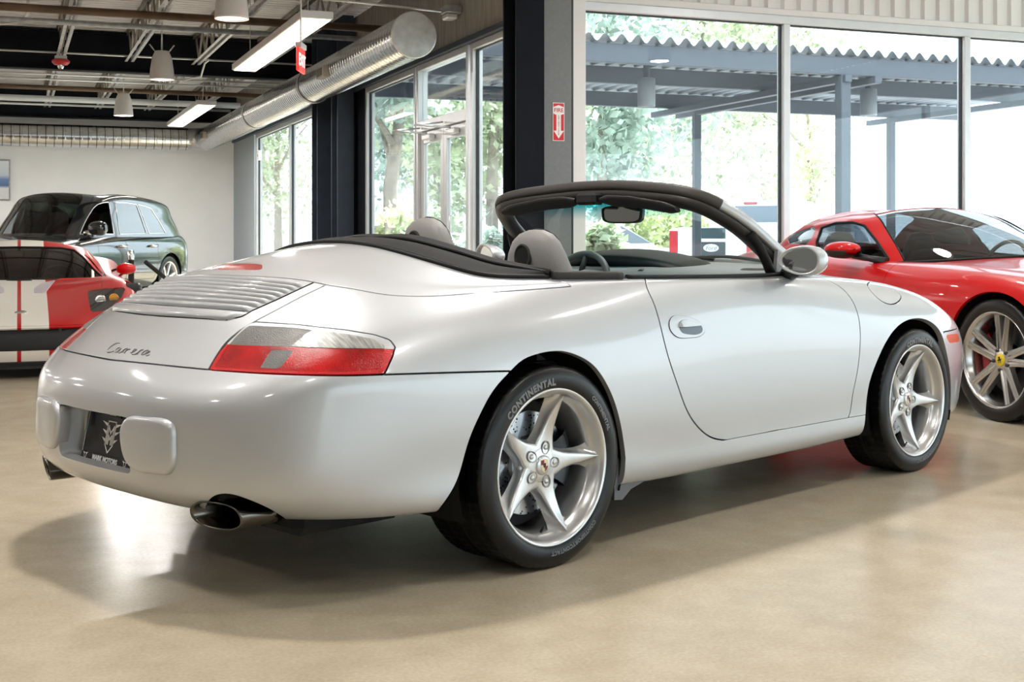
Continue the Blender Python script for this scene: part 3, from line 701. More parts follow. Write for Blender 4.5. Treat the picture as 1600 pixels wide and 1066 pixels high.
# blind motor / sensor on the far window, framed print on the back wall
p = at(405, 243, x=WX - .08); sn = thing('door_sensor', 'small white sensor box on the far window jamb', 'sensor', tuple(p)); MB().bbox((-.03, -.07, -.09), (.03, .07, .09), .01).build('case', SW, sn); MB().lathe([(0, -.032), (.02, -.032), (.022, -.028)], 12, 'x').build('eye', BLACK, sn)
p = at(-14, 281, y=BACK - .03); pic = thing('framed_print', 'framed blue and white print on the white back wall at the left edge', 'picture', tuple(p))
MB().bbox((-.35, -.02, -.40), (.35, .02, .40), .006).build('frame', GALVD, pic)
def print_mat():
    m = mat('print_blue', (.55, .65, .8), .5); nt = m.node_tree; N = nt.nodes; L = nt.links; b = N['Principled BSDF']
    tc = N.new('ShaderNodeTexCoord'); sx = N.new('ShaderNodeSeparateXYZ'); L.new(tc.outputs['Object'], sx.inputs[0]); r = N.new('ShaderNodeValToRGB')
    mr = N.new('ShaderNodeMapRange'); mr.inputs['From Min'].default_value = -.4; mr.inputs['From Max'].default_value = .4; L.new(sx.outputs['Z'], mr.inputs['Value']); L.new(mr.outputs['Result'], r.inputs['Fac'])
    e = r.color_ramp.elements; e[0].position = 0; e[0].color = (.7, .72, .75, 1); e[1].position = 1; e[1].color = (.8, .86, .92, 1)
    for p_, c_ in ((.30, (.75, .78, .82)), (.36, (.10, .17, .36)), (.52, (.16, .26, .50)), (.62, (.62, .72, .85))): q = e.new(p_); q.color = (*c_, 1)
    L.new(r.outputs['Color'], b.inputs['Base Color']); return m
MB().box((-.32, -.024, -.37), (.32, -.021, .37)).build('print', print_mat(), pic)
# ================================================================ silver convertible
CAR_YAW = radians(90) - (0.793033 + YAW)
CAR_POS = RIGHT * -0.480621 + FWD * 4.645556
car = thing('convertible_car', 'silver two-door convertible with its top down, in the middle of the showroom', 'car', tuple(CAR_POS), CAR_YAW)
M_CAR = np.array(Matrix.Translation(Vector(CAR_POS)) @ Matrix.Rotation(CAR_YAW, 4, 'Z')); M_CARI = np.linalg.inv(M_CAR)
CAM_L = (M_CARI @ np.append(CAMP, 1))[:3]
def lray(px): return [M_CARI[:3, :3] @ ray(p[0], p[1]) for p in px]
def lat(px, py, x=None, y=None, z=None):
    r = M_CARI[:3, :3] @ ray(px, py)
    if x is not None: s = (x - CAM_L[0]) / r[0]
    elif y is not None: s = (y - CAM_L[1]) / r[1]
    else: s = (z - CAM_L[2]) / r[2]
    return CAM_L + s * r

NODES = [
 [(-.90,0,.235),(-.975,0,.25),(-1.086,0,.322),(-1.105,0,.46),(-1.088,0,.585),(-1.03,0,.668),(-.90,0,.787),(-.76,0,.855),(-.60,0,.908),(-.40,0,.972),(-.20,0,1.015)],
 [(-.90,.2,.235),(-.973,.2,.25),(-1.080,.2,.322),(-1.097,.2,.46),(-1.080,.2,.585),(-1.02,.2,.667),(-.890,.19,.787),(-.755,.18,.853),(-.605,.17,.905),(-.405,.155,.967),(-.20,.14,1.01)],
 [(-.885,.4,.235),(-.952,.405,.25),(-1.048,.416,.322),(-1.062,.42,.46),(-1.043,.42,.585),(-.970,.43,.661),(-.838,.40,.785),(-.73,.37,.845),(-.602,.345,.896),(-.41,.305,.948),(-.195,.27,.995)],
 [(-.83,.57,.235),(-.885,.585,.25),(-.982,.602,.322),(-.995,.606,.46),(-.978,.603,.585),(-.915,.60,.659),(-.785,.555,.770),(-.68,.51,.833),(-.58,.455,.890),(-.40,.40,.937),(-.185,.365,.978)],
 [(-.75,.69,.235),(-.785,.715,.25),(-.877,.733,.322),(-.888,.738,.46),(-.872,.737,.585),(-.832,.74,.657),(-.72,.68,.755),(-.63,.625,.815),(-.535,.555,.876),(-.37,.49,.918),(-.165,.45,.958)],
 [(-.60,.77,.235),(-.63,.80,.248),(-.70,.817,.324),(-.71,.82,.46),(-.70,.822,.585),(-.69,.815,.655),(-.61,.77,.745),(-.535,.71,.805),(-.455,.62,.863),(-.31,.56,.90),(-.135,.52,.94)],
 [(-.43,.82,.235),(-.45,.85,.246),(-.47,.86,.34),(-.48,.866,.46),(-.48,.866,.585),(-.475,.855,.657),(-.44,.82,.745),(-.395,.765,.805),(-.335,.68,.858),(-.225,.625,.885),(-.09,.585,.918)],
 [(-.2,.83,.235),(-.2,.862,.24),(-.2,.876,.34),(-.2,.882,.46),(-.2,.882,.585),(-.2,.873,.66),(-.195,.85,.74),(-.185,.805,.805),(-.165,.728,.86),(-.11,.68,.88),(-.03,.635,.905)],
 [(.05,.83,.235),(.05,.865,.24),(.05,.88,.34),(.05,.886,.46),(.05,.886,.585),(.05,.877,.66),(.05,.857,.735),(.05,.82,.80),(.05,.757,.862),(.055,.71,.882),(.06,.67,.903)],
 [(.33,.80,.20),(.33,.84,.21),(.33,.866,.32),(.33,.878,.45),(.33,.879,.575),(.33,.872,.65),(.33,.855,.725),(.33,.825,.795),(.33,.77,.865),(.33,.735,.886),(.33,.70,.895)],
 [(.6,.775,.185),(.6,.815,.195),(.6,.845,.29),(.6,.861,.42),(.6,.866,.55),(.6,.861,.635),(.6,.85,.715),(.6,.832,.79),(.6,.797,.86),(.6,.77,.882),(.6,.735,.888)],
 [(1,.765,.185),(1,.81,.195),(1,.838,.285),(1,.85,.41),(1,.857,.54),(1,.855,.63),(1,.847,.71),(1,.833,.785),(1,.806,.853),(1,.782,.878),(1,.745,.883)],
 [(1.45,.765,.185),(1.45,.81,.195),(1.45,.838,.285),(1.45,.85,.41),(1.45,.856,.54),(1.45,.853,.63),(1.45,.844,.71),(1.45,.827,.782),(1.45,.797,.848),(1.44,.77,.872),(1.42,.735,.880)],
 [(1.85,.77,.19),(1.85,.815,.20),(1.85,.843,.29),(1.85,.855,.41),(1.85,.86,.54),(1.85,.856,.63),(1.85,.843,.71),(1.84,.818,.78),(1.82,.775,.84),(1.75,.72,.868),(1.63,.68,.89)],
 [(2.1,.80,.21),(2.1,.835,.22),(2.1,.853,.32),(2.1,.862,.43),(2.1,.863,.55),(2.1,.858,.635),(2.1,.84,.71),(2.08,.805,.778),(2.04,.74,.835),(1.93,.65,.865),(1.75,.58,.905)],
 [(2.35,.80,.22),(2.35,.838,.23),(2.36,.855,.33),(2.365,.863,.44),(2.37,.862,.555),(2.37,.853,.635),(2.37,.83,.71),(2.35,.785,.775),(2.29,.705,.83),(2.1,.57,.862),(1.83,.47,.915)],
 [(2.62,.785,.215),(2.63,.82,.225),(2.65,.84,.33),(2.665,.848,.44),(2.667,.845,.54),(2.67,.833,.615),(2.655,.805,.69),(2.61,.75,.757),(2.5,.64,.81),(2.25,.47,.855),(1.88,.36,.922)],
 [(2.88,.705,.19),(2.90,.74,.2),(2.94,.763,.32),(2.96,.77,.43),(2.96,.766,.52),(2.95,.75,.595),(2.91,.71,.665),(2.82,.64,.725),(2.66,.52,.782),(2.35,.36,.85),(1.91,.265,.928)],
 [(3.04,.55,.18),(3.08,.575,.19),(3.13,.59,.32),(3.15,.595,.43),(3.14,.59,.51),(3.105,.57,.575),(3.02,.52,.64),(2.93,.47,.70),(2.78,.39,.765),(2.42,.26,.845),(1.93,.175,.932)],
 [(3.13,.3,.175),(3.18,.31,.185),(3.23,.315,.32),(3.25,.315,.43),(3.235,.312,.51),(3.19,.30,.57),(3.12,.28,.63),(3.03,.25,.69),(2.86,.205,.757),(2.46,.13,.842),(1.94,.085,.935)],
 [(3.16,0,.175),(3.22,0,.185),(3.27,0,.32),(3.29,0,.43),(3.275,0,.51),(3.23,0,.57),(3.16,0,.63),(3.06,0,.69),(2.89,0,.755),(2.48,0,.841),(1.945,0,.936)]]
G996 = np.array(NODES, float).transpose(1, 0, 2) * [1, -1, 1]
S9 = Surf(G996, 150, 460, lam=0.004)
def s_at(S, v, u):
    """position and normal at parameters"""
    nu, nv = S.S.shape[:2]; v = np.asarray(v, float); u = np.asarray(u, float)
    fv = np.clip(np.interp(v, S.tv, np.arange(nv)), 0, nv - 1.0001); fu = np.clip(np.interp(u, S.tu, np.arange(nu)), 0, nu - 1.0001)
    i = fu.astype(int); j = fv.astype(int); a = (fu - i)[..., None]; b = (fv - j)[..., None]; Nn = S.N.reshape(nu, nv, 3)
    def ev(A): return A[i, j] * (1 - a) * (1 - b) + A[i + 1, j] * a * (1 - b) + A[i, j + 1] * (1 - a) * b + A[i + 1, j + 1] * a * b
    n = ev(Nn); return ev(S.S), n / np.linalg.norm(n, axis=-1, keepdims=True)
def pl(px, closed=True, smooth=True, step=4.0):
    D = densify(px, step, smooth, closed); P, Q = S9.hit(CAM_L, lray(D)); return Line(P, Q, closed)
def sym(px, smooth=True):
    """open line seen on the right half, completed over the centre line to the left half; runs left -> right"""
    L = pl(px, False, smooth); k = L.P[:, 1] < -0.004; P = L.P[k]; Q = L.Q[k]
    c = P[0] * [1, 0, 1]; c = c + (P[0] - P[min(6, len(P) - 1)]) * [1, 0, 1] * 0.0; qc = np.array([0.0, Q[0, 1]])
    P = np.concatenate([(P * [1, -1, 1])[::-1], [c], P]); Q = np.concatenate([(Q * [-1, 1])[::-1], [qc], Q]); return Line(P, Q, False)

PAINT = mat('silver_paint', (0.51, 0.52, 0.535), 0.48, 0.68, 1.0, 0.09)
BLACK = mat('black_plastic', (0.012, 0.012, 0.013), 0.45)
DARK = mat('dark_void', (0.006, 0.006, 0.006), 0.9)
RUBBER = mat('rubber_black', (0.02, 0.02, 0.021), 0.55, bump=0.15, bscale=300)
CHROME = mat('bright_metal', (0.8, 0.8, 0.8), 0.12, 1.0)
UM = S9.tu[-1]; VM = S9.tv[-1]
GAP = 0.0036

L_bump = sym([(150,560),(220,567),(325,577.5),(400,583),(468,586),(540,587),(601,585.5),(700,582.5),(797,580)])
L_ton = sym([(300,430),(345,429.6),(400,431.5),(450,435),(490,440.8),(508,444.6),(552,451.5),(600,460),(630,462.5),(660,463),(700,461.5),(735,458.8),(780,455.8),(830,452.5),(893,447.5)])
L_lidR = pl([(516,441),(509,445),(480,459),(440,480),(397,503),(372,518.5),(352,536),(337,557),(323,582)], False)
F_bump = L_bump.field(close=[(L_bump.Q[-1,0], -1), (L_bump.Q[0,0], -1)])                # < 0 : bumper side
F_ton = L_ton.field(close=[(L_ton.Q[-1,0], UM + 1), (L_ton.Q[0,0], UM + 1)])          # < 0 : cover side
LL = L_lidR.mir()
F_lid = Line(np.concatenate([L_lidR.P, LL.P]), np.concatenate([L_lidR.Q, LL.Q]), True).field()   # < 0 between the side seams
PX_ARCH_R = [(677,806),(711,756),(731,692),(751,645),(775,604),(797,580),(815,563),(842,552),(876,548),(905,556),(927,570),(944,592),(957,618),(966,645),(972.5,675),(978,715)]
PX_ARCH_F = [(1352,652),(1358,600),(1372,560),(1390,525),(1410,504),(1435,497),(1455,503),(1468,516),(1477,540),(1483,570),(1486,600),(1485,640),(1483,660)]
def arch_poly(px, lo=0.0):
    P, Q = S9.hit(CAM_L, lray(densify(px, 5))); a = P[:, [0, 2]]
    return np.concatenate([[(a[0, 0] - .03, lo)], a, [(a[-1, 0] + .0, lo)]])
ARCH_R = arch_poly(PX_ARCH_R); ARCH_F = arch_poly(PX_ARCH_F)
def f_xz(poly, far=0.08):
    P3 = np.stack([poly[:, 0], 0 * poly[:, 0], poly[:, 1]], 1)
    def f(p):
        V2 = p.V * [1, 0, 1]; d = polydist(V2, P3, True, far); i = inpoly(p.V[:, [0, 2]], poly); return np.where(i & (abs(p.V[:, 1]) > .45), -d, d)
    return f
F_ARCH = fmin(f_xz(ARCH_R), f_xz(ARCH_F))          # < 0 inside the wheel openings
L_door = pl([(1008,436),(1010,446),(1020,470),(1031,505),(1045,560),(1060,605),(1078,650),(1095,672),(1112,684),(1135,688),(1230,671),(1325,654),(1332,620),(1338,590),(1344,540),(1344,515),(1340,490),(1325,460),(1300,441),(1270,432)], False)
F_doorR = L_door.field(close=[(L_door.Q[-1,0], UM + 1), (L_door.Q[0,0], UM + 1)])
LD = L_door.mir(); F_doorL = LD.field(close=[(LD.Q[-1,0], UM + 1), (LD.Q[0,0], UM + 1)])
F_door = fmin(F_doorR, F_doorL)
SILL = [(0.30, .283), (.5, .288), (1.0, .292), (1.9, .291), (2.0, .291)]
F_sill = lambda p: np.where((p.V[:, 0] > .25) & (p.V[:, 0] < 2.02), p.V[:, 2] - np.interp(p.V[:, 0], [a for a, b in SILL], [b for a, b in SILL]), .08)
F_bot = lambda p: -(p.V[:, 2] - np.interp(p.V[:, 0], [-1.2, -.9, -.5, .3, .5, 2.0, 2.6, 3.3], [.25, .247, .243, .20, .193, .193, .20, .2]))
fx = lambda s, x: (lambda p: s * (p.V[:, 0] - x))
right = lambda p: p.V[:, 1] - 0.0; left = lambda p: -p.V[:, 1]
L_lightR = pl([(326,577.5),(340,553),(358,532.5),(378,513.5),(388,505.5),(400,503),(462,507),(540,515.6),(585,523),(609,531),(617.5,542),(614,556),(601,584.5),(540,586),(468,585),(400,582)], True, False)
L_lightL = L_lightR.mir(); F_light = fmin(L_lightR.field(), L_lightL.field())
_pf, _qf = S9.near(densify([(2.58,-.83,.60),(2.75,-.80,.60),(2.9,-.73,.595),(3.05,-.6,.59),(3.2,-.3,.575),(3.23,0,.57)], .02))
L_fb = Line(_pf, _qf, False); F_fbR = L_fb.field(close=[(VM + .1, _qf[-1, 1]), (VM + .1, -1), (_qf[0, 0], -1)])
L_fbL = L_fb.mir(); F_fbL = L_fbL.field(close=[(_qf[0,0] * -1, -1), (-VM - .1, -1), (-VM - .1, _qf[-1, 1])])
F_fb = fmin(F_fbR, F_fbL)
_ph, _qh = S9.near(densify([(1.70,-.63,.90),(1.9,-.62,.875),(2.2,-.60,.85),(2.5,-.56,.80),(2.75,-.5,.755),(2.93,-.36,.715),(3.03,-.15,.695),(3.05,0,.69)], .02))
L_hd = Line(_ph, _qh, False); F_hdR = L_hd.field(close=[(VM + .1, _qh[-1, 1]), (VM + .1, UM + 1), (_qh[0, 0], UM + 1)])
L_hdL = L_hd.mir(); F_hdL = L_hdL.field(close=[(-_qh[0, 0], UM + 1), (-VM - .1, UM + 1), (-VM - .1, _qh[-1, 1])])
F_hood = fmin(F_hdR, F_hdL)
L_fuel = pl([(1356,443),(1361,455),(1374,468),(1390,475.5),(1403,472),(1408,464),(1400.6,455),(1385,444.5),(1369,440.5),(1360,440)])
L_amber = pl(roundpoly([(1477,523.5),(1497,521),(1500,534),(1484,537)], .2), True, False, 2.0)
L_brake = pl(roundpoly([(331,411),(410,411.5),(410,422.5),(331,421.5)], .25), True, False, 2.0)

def f_yz(poly, xmax=-.3, far=0.08, both=True):
    poly = np.asarray(poly, float); P3 = np.stack([0 * poly[:, 0], poly[:, 0], poly[:, 1]], 1)
    def f(p):
        V2 = np.stack([0 * p.V[:, 0], -abs(p.V[:, 1]) if both else p.V[:, 1], p.V[:, 2]], 1); d = polydist(V2, P3, True, far)
        i = inpoly(V2[:, 1:], poly) & (p.V[:, 0] < xmax); return np.where(i, -d, d)
    return f
F_rec = f_yz(roundpoly([(-.225, .348), (.225, .348), (.225, .515), (-.225, .515)], .08, 4), both=False)
P9 = Patch.of(S9).clip(F_ARCH if False else neg(F_ARCH)).clip(F_bot)
_g = lambda f, g=GAP: shrink(f, g)
bumper = P9.clip(_g(F_bump)).clip(lambda p: p.V[:, 0] - 0.3).clip(neg(F_rec))
PX_EXH = [(319,803),(322,788),(332,776),(352,771),(385,779),(425,797),(457,818)]
EXH_P, _ = S9.hit(CAM_L, lray(densify(PX_EXH, 3)))
EXPOLY = np.concatenate([[(EXH_P[0, 1], .05)], EXH_P[:, [1, 2]], [(EXH_P[-1, 1], .05)]])
f_ex = neg(f_yz(EXPOLY))
bumper = bumper.clip(f_ex)
o = bumper.build('rear_bumper', PAINT, car, 0.03)
lid = P9.clip(_g(F_lid)).clip(_g(neg(F_bump))).clip(_g(neg(F_ton))).clip(lambda p: p.V[:, 0])
lid_o = lid.build('engine_lid', PAINT, car, 0.02)
ton = P9.clip(_g(F_ton)).clip(lambda p: p.V[:, 0] - .2).clip(neg(L_brake.field()))
ton_o = ton.build('convertible_top_cover', PAINT, car, 0.02)
for sd, nm in ((right, 'R'), (left, 'L')):
    base = P9.clip(sd)
    qp = base.clip(_g(neg(F_bump))).clip(_g(neg(F_lid))).clip(_g(neg(F_ton))).clip(_g(neg(F_light), .0034)).clip(_g(neg(F_door))).clip(_g(neg(F_sill), .001)).clip(fx(1, 1.2))
    qp.build('rear_fender', PAINT, car, 0.02)
    dr = base.clip(_g(F_door)).clip(_g(neg(F_sill)))
    door_o = dr.build('door', PAINT, car, 0.02)
    if nm == 'R': DOOR_R = door_o
    else: DOOR_L = door_o
    sl = base.clip(_g(F_sill, .0005))
    sl.build('side_sill', PAINT, car, 0.02)
    fn = base.clip(_g(neg(F_door))).clip(fx(-1, 1.2)).clip(_g(neg(F_sill))).clip(_g(neg(F_hood))).clip(_g(neg(F_fb)))
    if nm == 'R':
        fl = fn.clip(_g(L_fuel.field())); fl.build('fuel_flap', PAINT, car, 0.01); fn = fn.clip(_g(neg(L_fuel.field())))
    fn.build('front_fender', PAINT, car, 0.025)
P9.clip(_g(F_hood)).clip(fx(-1, 1.2)).build('front_hood', PAINT, car, 0.02)
P9.clip(_g(F_fb)).clip(fx(-1, 2.0)).clip(neg(L_amber.field())).build('front_bumper', PAINT, car, 0.03)
inner = Patch.of(S9).offset(-0.022).clip(neg(shrink(F_ARCH, -.012))).clip(lambda p: -(p.V[:, 2] - .27)).clip(f_ex).clip(neg(shrink(F_rec, -.02)))
inner.build('gap_dark_shell', DARK, car, 0)  # near-black inner skin, here and on the other cars, stands for shade in gaps
# ---------------------------------------------------------------- silver car: lamps, grille, bumper details
RED = mat('red_lens', (0.40, 0.001, 0.003), 0.2, 0.0, 0.7, 0.02, noise=.45, nscale=9, bump=0.3, bscale=220, spec=.3)
REDB = mat('bright_red_lens', (0.60, 0.004, 0.008), 0.2, 0.0, 0.45, 0.02, bump=0.3, bscale=300)
CLEARL = mat('clear_lens', (0.15, 0.145, 0.135), 0.3, 0.15, 0.4, 0.03, noise=0.3, nscale=5, bump=0.5, bscale=260)
SMOKE = mat('grey_lens', (0.15, 0.145, 0.14), 0.25, 0.2, 1.0, 0.02, bump=0.6, bscale=420)
AMBER = mat('amber_lens', (0.72, 0.09, 0.002), 0.3, 0, 0.3, 0.05, bump=0.3, bscale=300)
L_div = pl([(346,537),(352.5,537.6),(430,540.5),(520,544),(617,545.5),(625,546)], False)
F_div = L_div.field(close=[(L_div.Q[-1, 0] + .3, UM + 1), (L_div.Q[0, 0] - .3, UM + 1)])
LV = L_div.mir(); F_divL = LV.field(close=[(LV.Q[-1, 0] + .3, UM + 1), (LV.Q[0, 0] - .3, UM + 1)])
L_glass = pl([(334,573),(352,545),(366,528),(380,515),(390,508.5),(462,512),(540,521.5),(583,530),(601,540),(601,552),(595,578),(540,581),(468,580),(400,578)], True, False)
L_rev = pl([(424.6,546.5),(459,547.5),(437,576),(405.5,575)], True, False, 2.0)
for sgn, fL, fD, fG, fR in ((-1, L_lightR.field(), F_div, L_glass.field(), L_rev.field()), (1, L_lightL.field(), F_divL, L_glass.mir().field(), L_rev.mir().field())):
    base = Patch.of(S9).clip(_g(fL, .0030)).offset(-0.001)
    lt = base.clip(shrink(fD, .0004)).clip(fG).build('tail_lamp', CLEARL, car, .01)
    rb_ = base.clip(shrink(fD, .0004)).clip(fG).clip(lambda p: .625 - abs(p.V[:, 1]) - 0 * p.V[:, 0]).offset(.0012); rb_.build('ribbed_lens', mat('ribbed_lens', (.30, .295, .275), .4, .1, .2, .05, noise=.5, nscale=1.0, stretch=(140, 20, 8)), lt, .001)
    lt['label'] = 'tail lamp with clear upper lens over red lower lens'
    base.clip(shrink(fD, .0004)).clip(neg(fG)).offset(.001).build('lamp_frame', PAINT, lt, .01)
    low = base.clip(shrink(neg(fD), .0004))
    low.clip(neg(shrink(fG, 0))).build('lamp_edge', REDB, lt, .01)
    low.clip(fG).clip(neg(fR)).build('red_lens', RED, lt, .004)
    base.clip(fR).build('reverse_lens', SMOKE, lt, .004)
Patch.of(S9).clip(_g(L_brake.field(), .001)).offset(-.003).build('high_brake_lamp', RED, ton_o, .01)
Patch.of(S9).clip(_g(L_amber.field(), .001)).build('side_marker_lamp', AMBER, car, .006)
# engine lid louvres
L_gb = pl([(250,494),(355,500),(378,495),(394,486)], False, False); L_gr = pl([(394,486),(430,470),(490,442)], False, False)
uB = float(np.interp(0, [0, 1], [L_gb.Q[0, 1]] * 2)); uT = float(np.mean(L_ton.Q[np.abs(L_ton.Q[:, 0]) < .2, 1])) - .02
_ru = L_gr.Q[:, 1]; _rv = L_gr.Q[:, 0]; _o = np.argsort(_ru)
def vR(u): return np.interp(u, _ru[_o], _rv[_o])
uB = min(uB, _ru.min()) ; NSL = 9
eb = np.linspace(0, 1, NSL + 1); eb = uB + (uT - uB) * np.concatenate([[0], 0.17 + 0.83 * np.linspace(0, 1, NSL)])
for k in range(NSL):
    u0, u1 = eb[k], eb[k + 1] - (uT - uB) * 0.014; m = 14; fr = np.linspace(0, 1, m); us = u0 + (u1 - u0) * fr
    prof = 0.016 * np.sin(pi * np.clip(fr, 0, 1))**0.6 * (1 - .55 * fr) + .001
    vv = np.linspace(-1, 1, 61); edge = np.clip((1 - abs(vv)) / .05, 0, 1)**0.5
    G = []
    for j in range(m):
        lim = vR(us[j]) - .004
        if k == 0: lim = min(lim, vR(uB + (uT - uB) * .17) - .004) - .045 * (1 - fr[j])**2
        P_, N_ = s_at(S9, vv * lim, np.full(61, us[j])); G.append(P_ + N_ * (prof[j] * edge)[:, None])
    MB().grid(np.array(G)).build('louvre_slat', PAINT, lid_o, recalc=False)
P_, N_ = s_at(S9, np.linspace(-1, 1, 41)[None, :] * np.array([vR(max(u, uB + (uT - uB) * .17)) - .022 for u in np.linspace(uB, uT, 20)])[:, None], np.repeat(np.linspace(uB, uT, 20)[:, None], 41, 1))
MB().grid((P_ + N_ * .0008)[2:]).build('louvre_backing', BLACK, lid_o, recalc=False)
# seams around the louvre panel
for sg in (1, -1):
    P_, Q_ = L_gr.P, L_gr.Q; MB().tube((P_ + [0, 0, .0006]) * [1, sg, 1], .0022, 6).build('panel_seam', DARK, lid_o)
P_ = L_gb.P; P_ = np.concatenate([(P_ * [1, -1, 1])[::-1], P_]); P_ = np.concatenate([P_[P_[:, 1] > .02], P_[P_[:, 1] < -.02]])
MB().tube(P_ + [-.001, 0, 0], .0022, 6).build('panel_seam', DARK, lid_o)
# bumper pads, plate recess, plate
PADPOLY = spline([(-.200, .44), (-.198, .482), (-.222, .513), (-.29, .523), (-.38, .525), (-.42, .512), (-.430, .46), (-.430, .41), (-.415, .378), (-.35, .366), (-.285, .364), (-.228, .385)], 60, True)
PC = PADPOLY.mean(0)
for sg in (1, -1):
    rings = []
    for sc_, hh in ((1.0, -.04), (1.0, -.006), (.990, -.001), (.968, .003), (.93, .006), (.86, .008), (.7, .009), (.4, .010), (.02, .010)):
        ring = []
        for y, z in PC + (PADPOLY - PC) * sc_:
            h_ = S9.bvh.ray_cast(Vector((-2, y, z)), Vector((1, 0, 0)))[0]; ring.append((h_.x - hh - .010, y * sg, z))
        rings.append(ring)
    MB().grid(np.array(rings), wrap_v=True).build('bumper_pad', PAINT, car)
RECP = roundpoly([(-.225, .348), (.225, .348), (.225, .515), (-.225, .515)], .08, 4); RECP = densify(RECP, .012, False, True); rr_ = []
for dx_, sc_ in ((.001, 1.0), (.006, .998), (.075, .96), (.085, .93), (.085, .5), (.085, .01)):
    rr_.append([(S9.bvh.ray_cast(Vector((-2, y, z)), Vector((1, 0, 0)))[0].x * (1 - min(1, dx_ / .085)) + -1.005 * min(1, dx_ / .085), y * sc_, .4315 + (z - .4315) * sc_) for y, z in RECP])
MB().grid(np.array(rr_), wrap_v=True).build('plate_recess', PAINT, car)
PLT = thing('licence_plate', 'x', 'x'); PLT.parent = car; del PLT['label']; del PLT['category']
PLT.location = (-1.036, 0, .425); PLT.rotation_euler = (radians(90) - radians(12), 0, -pi / 2)
PBLK = mat('plate_black', (0.004, 0.004, 0.007), 0.3, 0, 0.2, spec=.3); PWHT = mat('plate_white', (0.85, 0.85, 0.85), 0.35)
MB().bbox((-.1525, -.078, -.002), (.1525, .078, .002), .002).build('plate', PBLK, PLT)
fb = MB(); fb.bbox((-.1535, -.08, .001), (.1535, -.054, .006), .002); fb.bbox((-.1535, .070, .001), (-.05, .08, .006), .002); fb.bbox((-.05, .062, .001), (.05, .08, .006), .002)
fb.bbox((.05, .070, .001), (.1535, .08, .006), .002); fb.bbox((.147, -.06, .001), (.1535, .075, .006), .002)
fb.build('plate_frame', PBLK, PLT)
MB().bbox((-.1535, -.056, .0015), (-.147, .08, .0065), .002).build('plate_bracket', CHROME, PLT)
T_ = lambda x, y, z: np.array(Matrix.Translation((x, y, z)))
letters('MARK MOTORS', .022, T_(0, -.068, .0066), 'lettering', PWHT, PLT, bold=.0006)
letters('BOERNE', .010, T_(0, .070, .0066), 'lettering', PWHT, PLT, bold=.0003)
def strokes(mb, polys, z, w=.003):
    for pl_, cl in polys:
        n = len(pl_)
        for i in range(n if cl else n - 1):
            a = np.array(pl_[i]); b = np.array(pl_[(i + 1) % n]); d = b - a; L_ = np.linalg.norm(d); d = d / L_; nn = np.array([-d[1], d[0]]) * w / 2; a = a - d * w / 2; b = b + d * w / 2
            mb.prism([tuple(a + nn), tuple(a - nn), tuple(b - nn), tuple(b + nn)], .0006, 'z', z)
em = MB(); cx_ = .0
strokes(em, [([(-.024, .048), (.024, .048), (.024, -.022), (0, -.046), (-.024, -.022)], True)], .0022, .0035)
strokes(em, [([(-.016, -.02), (-.016, .034), (0, .012), (.016, .034), (.016, -.02)], False), ([(-.008, -.02), (-.008, .005), (0, -.006), (.008, .005), (.008, -.02)], False)], .0022, .005)
for sg in (-1, 1):
    for i, (y0, ln) in enumerate(((.046, .034), (.022, .026), (-.002, .020))):
        em.prism([(sg * .028, y0 - .004), (sg * .028, y0 - .014), (sg * (.028 + ln), y0)], .0006, 'z', .0022)
em.build('shield_emblem', PWHT, PLT)
for sx in (-.125, .125):
    e2 = MB(); strokes(e2, [([(-.006, .006), (.006, .006), (.006, -.004), (0, -.009), (-.006, -.004)], True)], .0066, .0016)
    for sg in (-1, 1): e2.prism([(sg * .007, .008), (sg * .007, .002), (sg * .016, .009)], .0006, 'z', .0066)
    me = e2.mesh('frame_emblem'); mesh_xform(me, lambda a: a + [sx, -.066, 0]); link('frame_emblem', me, PLT, None, None, PWHT)
# model script on the lid
SCRIPT = [[(605,270),(560,258),(500,272),(420,320),(340,385),(295,440),(285,480),(330,492),(400,480),(450,462)],
          [(600,375),(560,385),(515,420),(492,460),(500,490),(545,470),(600,420),(640,390),(600,440),(565,480),(570,506),(620,500),(670,455),(720,410)],
          [(720,410),(700,445),(660,495)], [(690,440),(740,408),(790,398)], [(790,398),(760,450),(715,518)], [(750,465),(810,425),(870,412),(850,430)],
          [(870,500),(930,485),(985,450),(1020,420),(990,408),(945,440),(905,490),(900,530),(950,545),(1010,530),(1060,490),(1110,445),(1150,432)],
          [(1110,445),(1080,490),(1040,545)], [(1080,490),(1140,440),(1190,430)],
          [(1320,440),(1280,440),(1220,470),(1160,520),(1140,548),(1180,555),(1240,525),(1300,480),(1365,465),(1300,510),(1255,550),(1265,572),(1320,565),(1345,545)]]
sb = MB()
for st in SCRIPT:
    D = densify([(150 + a / 16.0, 520 + b / 16.0) for a, b in st], 1.2); P_, Q_ = S9.hit(CAM_L, lray(D)); sb.tube(P_ + [-.0012, 0, .0006], .0014, 6)
sb.build('model_script', mat('satin_titanium', (.34, .33, .32), .3, 1.0), lid_o)
